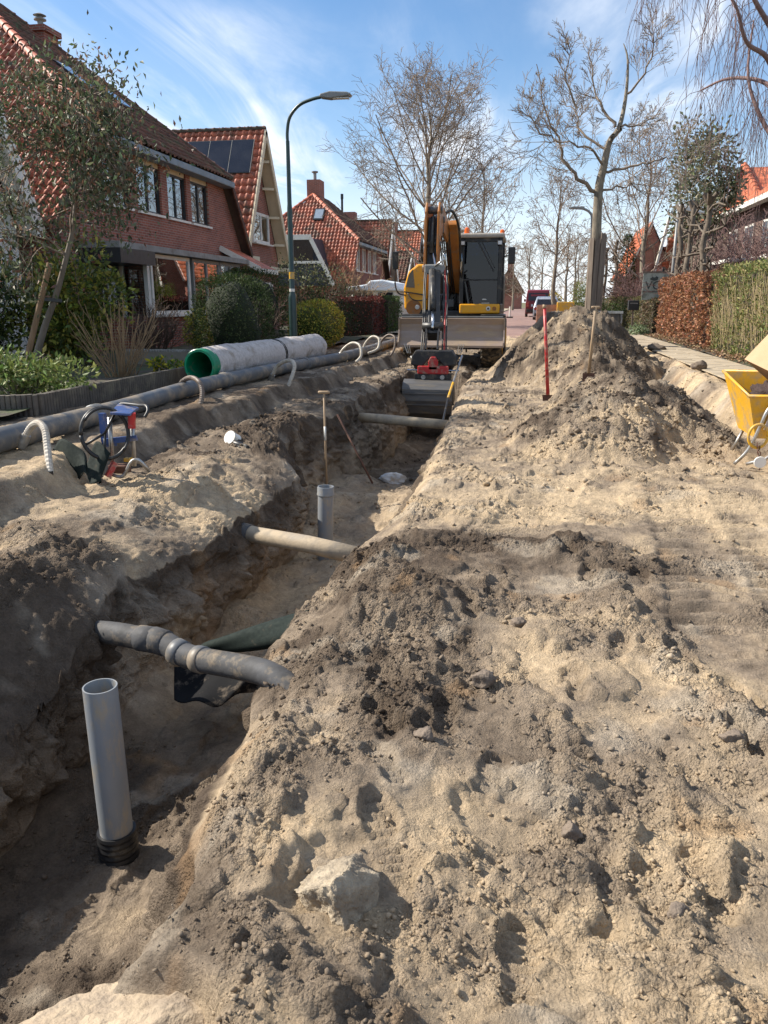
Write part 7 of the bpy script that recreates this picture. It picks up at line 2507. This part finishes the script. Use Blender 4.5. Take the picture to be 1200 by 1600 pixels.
MB().tube(smooth([(CX1, 20.05, 2.55), (CX1 + 0.06, 20.0, 2.62), (CX1 + 0.14, 19.95, 2.64), (CX1 + 0.20, 19.93, 2.64)], 4), 0.015, 8).build('mirror_arm', m_exb, cb, smooth=True)
ebox('mirror', CX1 + 0.14, CX1 + 0.31, 19.88, 19.95, 2.44, 2.84, m_exb, 0.03, cb)
# boom: yellow, from the turntable up and forward
bc = -2.05
boom = MB()
boom.prism([(21.2, 1.55), (20.9, 1.5), (20.1, 2.3), (19.35, 3.05), (19.15, 3.30), (19.3, 3.42), (19.65, 3.25), (20.5, 2.75), (21.3, 1.85)], 'x', bc - 0.02, bc + 0.30)
bo = boom.build('boom', m_exo, ex, bevel=0.04)
for x in (bc - 0.06, bc + 0.34):
    MB().tube([(x, 20.75, 1.45), (x, 20.1, 2.05)], 0.065, 12).build('boom_cylinder', m_exg, ex, smooth=True)
    MB().tube([(x, 20.1, 2.05), (x, 19.6, 2.68)], 0.035, 10).build('piston_rod', m_chrome, ex, smooth=True)
for k in range(6):
    x = bc - 0.10 + 0.045 * k
    MB().tube(smooth([(x, 20.7, 1.7), (x - 0.03, 20.0, 2.35), (x - 0.05, 19.2, 3.2), (x - 0.08, 18.6, 3.52), (x - 0.06, 18.2, 3.35), (x - 0.04, 17.9, 3.0)], 5), 0.018, 6).build('hydraulic_hose', m_exb, ex, smooth=True)
MB().tube(smooth([(bc + 0.36, 19.4, 2.5), (bc + 0.34, 19.0, 3.2), (bc + 0.2, 18.8, 3.55), (bc + 0.05, 18.6, 3.5)], 6), 0.03, 8).build('hydraulic_hose', m_exb, ex, smooth=True)
# knuckle and adjusting arm: two yellow cheeks
ac = -2.13
for sg in (-1, 1):
    x = ac + sg * 0.135
    MB().prism([(19.3, 3.2), (18.9, 3.42), (17.75, 3.62), (17.45, 3.60), (17.3, 3.40), (17.15, 2.3), (17.2, 2.12), (17.42, 2.12), (17.62, 2.9), (18.2, 3.05), (19.1, 2.9)], 'x', x - 0.025, x + 0.025).build('arm_cheek', m_exo, ex, bevel=0.012)
MB().prism([(17.75, 3.1), (17.5, 3.3), (17.4, 2.9), (17.28, 2.2), (17.42, 2.2), (17.6, 2.8)], 'x', ac - 0.1, ac + 0.1).build('arm_core', m_exb, ex)
for (y, z, r_) in ((17.52, 3.45, 0.075), (17.3, 2.25, 0.08), (18.0, 3.3, 0.07), (17.36, 2.75, 0.05)):
    MB().tube([(ac - 0.19, y, z), (ac + 0.19, y, z)], r_, 14).build('pin', m_exg, ex, smooth=True)
MB().tube([(ac, 17.42, 3.3), (ac, 17.22, 2.55)], 0.05, 12).build('arm_cylinder', m_exb, ex, smooth=True)
MB().tube([(ac + 0.04, 17.22, 2.55), (ac + 0.10, 17.08, 2.3)], 0.022, 8).build('piston_rod', m_chrome, ex)
# dipper stick going down to the tool
st0, st1 = Vector((-2.04, 17.15, 2.2)), Vector((-1.90, 15.95, 0.86))
stk = MB()
dv = (st1 - st0).normalized()
stk.bar(st0 - dv * 0.05, st1, 0.25, 0.26)
stk.build('dipper_stick', m_exb, ex, bevel=0.025)
MB().cbox(st0 + Vector((0, -0.05, 0.02)), (0.42, 0.22, 0.2)).build('stick_head', m_grey_trim, ex, bevel=0.03)
MB().tube([st0 + Vector((0.02, -0.16, 0.08)), st0 + Vector((0.22, -0.2, 0.22))], 0.022, 8).build('lever', m_alu, ex, smooth=True)
MB().tube([st0 + Vector((-0.02, -0.2, 0.0)), st0.lerp(st1, 0.62) + Vector((0, -0.19, 0.03))], 0.062, 14).build('bucket_cylinder', m_exb, ex, smooth=True)
MB().tube([st0.lerp(st1, 0.62) + Vector((0, -0.19, 0.03)), st0.lerp(st1, 0.9) + Vector((0, -0.22, 0.04))], 0.034, 10).build('piston_rod', m_chrome, ex, smooth=True)
for sg in (-1, 1):
    MB().bar(st0.lerp(st1, 0.66) + Vector((sg * 0.13, -0.05, 0)), st0.lerp(st1, 0.93) + Vector((sg * 0.13, -0.2, -0.02)), 0.035, 0.09).build('link', m_exb, ex)
    MB().bar(st0.lerp(st1, 0.93) + Vector((sg * 0.12, -0.2, 0.02)), Vector((-1.90 + sg * 0.12, 15.62, 0.62)), 0.035, 0.09).build('link', m_exb, ex)
q = st0.lerp(st1, 0.86) + Vector((0, -0.15, 0.02))
MB().tube([q + Vector((-0.21, 0, 0)), q + Vector((0.21, 0, 0))], 0.085, 16).build('pin', m_exb, ex, smooth=True)
for k in range(5):
    s_ = -0.20 if k < 2 else 0.19
    x = s_ + 0.035 * (k % 3)
    MB().tube(smooth([st0 + Vector((x, -0.1, 0.0)), st0.lerp(st1, 0.4) + Vector((x * 1.1, -0.05 - 0.04 * (k % 2), 0)), st0.lerp(st1, 0.8) + Vector((x * 1.05, -0.1, 0.02)), Vector((-1.90 + x * 1.1, 15.7, 0.55))], 5), 0.016, 6).build('hydraulic_hose', m_exb if k != 4 else m_red, ex, smooth=True)
# tilt rotator: black body, red lower half, silver couplings
tx, ty = -1.84, 15.62
tb = MB()
tb.prism([(tx - 0.46, 0.34), (tx - 0.44, 0.50), (tx - 0.36, 0.62), (tx + 0.36, 0.62), (tx + 0.44, 0.50), (tx + 0.46, 0.34), (tx + 0.22, 0.30), (tx + 0.10, 0.44), (tx - 0.10, 0.44), (tx - 0.22, 0.30)], 'y', ty - 0.16, ty + 0.16)
tro = tb.build('tilt_rotator', m_exb, ex, bevel=0.02)
MB().prism([(tx - 0.09, 0.24), (tx - 0.10, 0.40), (tx - 0.05, 0.50), (tx + 0.05, 0.50), (tx + 0.10, 0.40), (tx + 0.09, 0.24)], 'y', ty - 0.22, ty - 0.12).build('pivot', m_red, tro, bevel=0.015)
MB().cbox((tx, ty - 0.14, 0.24), (0.62, 0.16, 0.16)).build('quick_hitch', m_red, tro, bevel=0.02)
for sg in (-1, 1):
    MB().tube([(tx + sg * 0.46, ty, 0.50), (tx + sg * 0.30, ty - 0.05, 0.20)], 0.05, 12).build('tilt_cylinder', m_exb, tro, smooth=True)
    MB().tube([(tx + sg * 0.30, ty - 0.17, 0.235), (tx + sg * 0.52, ty - 0.17, 0.235)], 0.014, 8).build('lock_rod', m_chrome, tro)
    for k in range(3):
        MB().tube([(tx + sg * (0.47 + 0.03 * k), ty - 0.1, 0.56), (tx + sg * (0.50 + 0.05 * k), ty - 0.12, 0.74)], 0.011, 6).build('hose_coupling', m_alu, tro)
MB().cbox((tx, ty - 0.05, 0.11), (0.74, 0.3, 0.10)).build('hitch_plate', m_exb, tro, bevel=0.01)
for sg in (-1, 1):
    MB().lathe([(0.045, ty - 0.225), (0.045, ty - 0.2)], c=(tx + sg * 0.19, 0, 0.10), axis='y', n=16).build('bolt', m_alu, tro)
# bucket, its back towards the camera
b0, b1 = -2.40, -1.44
bk = MB()
pro = [(15.45, 0.06), (15.25, 0.0), (15.16, -0.12), (15.14, -0.34), (15.22, -0.60), (15.42, -0.78), (15.75, -0.86), (16.1, -0.84), (16.1, -0.81), (15.76, -0.82), (15.46, -0.74), (15.27, -0.58), (15.19, -0.34), (15.21, -0.13), (15.28, -0.04), (15.46, 0.02)]
bk.prism(pro, 'x', b0, b1)
bko = bk.build('bucket', m_bucket, ex, bevel=0.006)
for x in (b0 - 0.02, b1 - 0.005):
    MB().prism([(15.45, 0.06), (15.25, 0.0), (15.16, -0.12), (15.14, -0.34), (15.22, -0.60), (15.42, -0.78), (15.75, -0.86), (16.1, -0.84), (15.85, -0.3)], 'x', x, x + 0.025).build('bucket_cheek', m_bucket, bko)
for z, y in ((-0.20, 15.125), (-0.42, 15.15)):
    MB().box(b0, b1, y - 0.012, y + 0.01, z - 0.012, z + 0.012).build('wear_strip', m_bucket, bko)


# ---- parked cars at the end of the road, seen from behind
def car(name, label, x, y, w, L, h, wheel_r, mat, roofz, van=False):
    t = thing(name, (x, y, 0.36), label, 'van' if van else 'car')
    z0 = 0.36
    def sec(s):
        """outline across at a height share: half width"""
        return w / 2 * (1.0 if s < 0.5 else 1.0 - (0.10 if van else 0.24) * (s - 0.5) / 0.5)
    hs_ = [0.12, 0.28, 0.5, 0.56, 0.80, 0.96, 1.0]
    rear = [0.06, 0.0, 0.02, 0.05, (0.12 if van else 0.30), (0.22 if van else 0.50), (0.4 if van else 0.8)]
    front = [0.06, 0.0, 0.04, (0.5 if van else 1.1), (0.9 if van else 1.6), (1.2 if van else 1.9), (1.5 if van else 2.2)]
    V, F = [], []
    for s, ra, fa in zip(hs_, rear, front):
        hw = sec(s) * (0.93 if s == 1.0 else 1)
        for (xx, yy) in ((-hw, ra), (-hw * 0.6, ra - 0.04), (hw * 0.6, ra - 0.04), (hw, ra), (hw, L - fa), (hw * 0.6, L - fa + 0.05), (-hw * 0.6, L - fa + 0.05), (-hw, L - fa)):
            V.append((x + xx, y + yy, z0 + h * s))
    n = 8
    for i in range(len(hs_) - 1):
        for k in range(n):
            F.append((i * n + k, i * n + (k + 1) % n, (i + 1) * n + (k + 1) % n, (i + 1) * n + k))
    F.append(tuple(range((len(hs_) - 1) * n, len(hs_) * n)))
    F.append(tuple(reversed(range(n))))
    b = MB()
    b.add(V, F)
    body = b.build('body', mat, t, bevel=0.03, auto=40)
    yb = y + (0.02 if van else 0.14)
    q0, q1 = sec(0.58) * 0.82, sec(0.85) * 0.86
    ya, yc = y + rear[3] - 0.02, y + rear[4] + 0.02
    MB().sheet([(x - q0, ya - 0.01, z0 + h * 0.60), (x + q0, ya - 0.01, z0 + h * 0.60), (x + q1, yc + 0.0, z0 + h * 0.88), (x - q1, yc + 0.0, z0 + h * 0.88)], (0, -0.02, 0)).build('rear_window', m_solar, body)
    for sg in (-1, 1):
        MB().box(x + sg * w * 0.42 - 0.09, x + sg * w * 0.42 + 0.09, y - 0.06, y + 0.05, z0 + h * (0.42 if not van else 0.36), z0 + h * 0.54).build('tail_light', m_red, body)
        for yy in (0.75, L - 0.8):
            wm = MB().lathe([(wheel_r * 0.5, -0.1), (wheel_r, -0.1), (wheel_r, 0.1), (wheel_r * 0.5, 0.1)], c=(x + sg * (w / 2 - 0.09), y + yy, z0 + wheel_r), axis='x', n=20).build('wheel', m_rubber, t)
            MB().lathe([(wheel_r * 0.6, -0.11), (wheel_r * 0.6, 0.11)], c=(x + sg * (w / 2 - 0.09), y + yy, z0 + wheel_r), axis='x', n=14).build('rim', m_alu, wm)
        MB().box(x + sg * (w / 2 + 0.09) - 0.08, x + sg * (w / 2 + 0.09) + 0.08, y + L * 0.62, y + L * 0.62 + 0.1, z0 + h * 0.56, z0 + h * 0.66).build('mirror', mat, t)
    MB().box(x - 0.26, x + 0.26, y - 0.075, y - 0.045, z0 + h * 0.34, z0 + h * 0.34 + 0.11).build('number_plate', m_yellow, body)
    MB().box(x - w * 0.46, x + w * 0.46, y - 0.07, y + 0.1, z0 + h * 0.16, z0 + h * 0.29).build('bumper', m_exb, body, bevel=0.03)
    return t


car('parked_car', 'silver hatchback parked behind the sand heap, seen from the rear', 1.12, 55.0, 1.75, 4.1, 1.55, 0.31, M('silver_paint', (0.42, 0.46, 0.52), rough=0.3, metal=0.5), 1.5)
car('parked_van', 'dark red van parked farthest up the road', 0.62, 66.0, 1.95, 4.9, 2.15, 0.33, M('dark_red_paint', (0.16, 0.02, 0.03), rough=0.3), 2.1, True)

# camper under a white cover beside the hedges on the left
t = thing('camper_van', (-7.3, 38, 0.4), 'white camper with bulging roof cover parked behind the red hedge', 'camper')
c = MB()
c.prism([(-8.5, 0.7), (-8.55, 1.5), (-8.3, 2.1), (-6.3, 2.1), (-6.0, 1.5), (-6.05, 0.7)], 'y', 37.2, 41.5)
bd = c.build('body', m_white, t, bevel=0.08)
rf = MB()
rf.prism([(-8.6, 2.05), (-8.5, 2.25), (-7.7, 2.34), (-7.45, 2.52), (-6.9, 2.56), (-6.3, 2.42), (-5.95, 2.15), (-5.9, 2.05)], 'y', 37.0, 41.6)
rf.build('roof_cover', M('white_cover', (0.80, 0.82, 0.84), (0.66, 0.74, 0.80), scale=2, rough=0.45), t, bevel=0.1)
for (a, b_) in ((-8.2, -7.95), (-7.8, -7.35), (-7.1, -6.4)):
    MB().box(a, b_, 37.17, 37.19, 1.5, 1.98).build('window', m_solar, bd)
for x in (-8.3, -6.3):
    MB().lathe([(0.2, -0.1), (0.33, -0.1), (0.33, 0.1), (0.2, 0.1)], c=(x, 38.2, 0.73), axis='x', n=18).build('wheel', m_rubber, t)
t = thing('garden_shed', (8.2, 30.5, 0.36), 'low pale shed roof glimpsed through bare shrubs over the privet hedge', 'shed')
MB().box(6.9, 8.0, 30.0, 33, 0.3, 2.9).build('wall', m_board, t)
MB().box(6.75, 8.1, 29.8, 33, 2.9, 3.02).build('roof', m_white, t)
MB().box(8.3, 9.0, 30.0, 33, 0.3, 3.05).build('annex', m_board, t)
MB().box(8.2, 9.15, 29.8, 33, 3.05, 3.2).build('annex_roof', m_white, t)
t = thing('road_barrier', (-1.3, 62, 0.36), 'small white marker post standing on the road left of the van', 'post')
MB().tube([(-1.5, 62, 0.36), (-1.5, 62, 1.2)], 0.07, 10).build('post', m_white, t)
MB().box(-1.75, -1.25, 61.8, 62.2, 0.36, 0.46).build('foot', m_rubber, t)
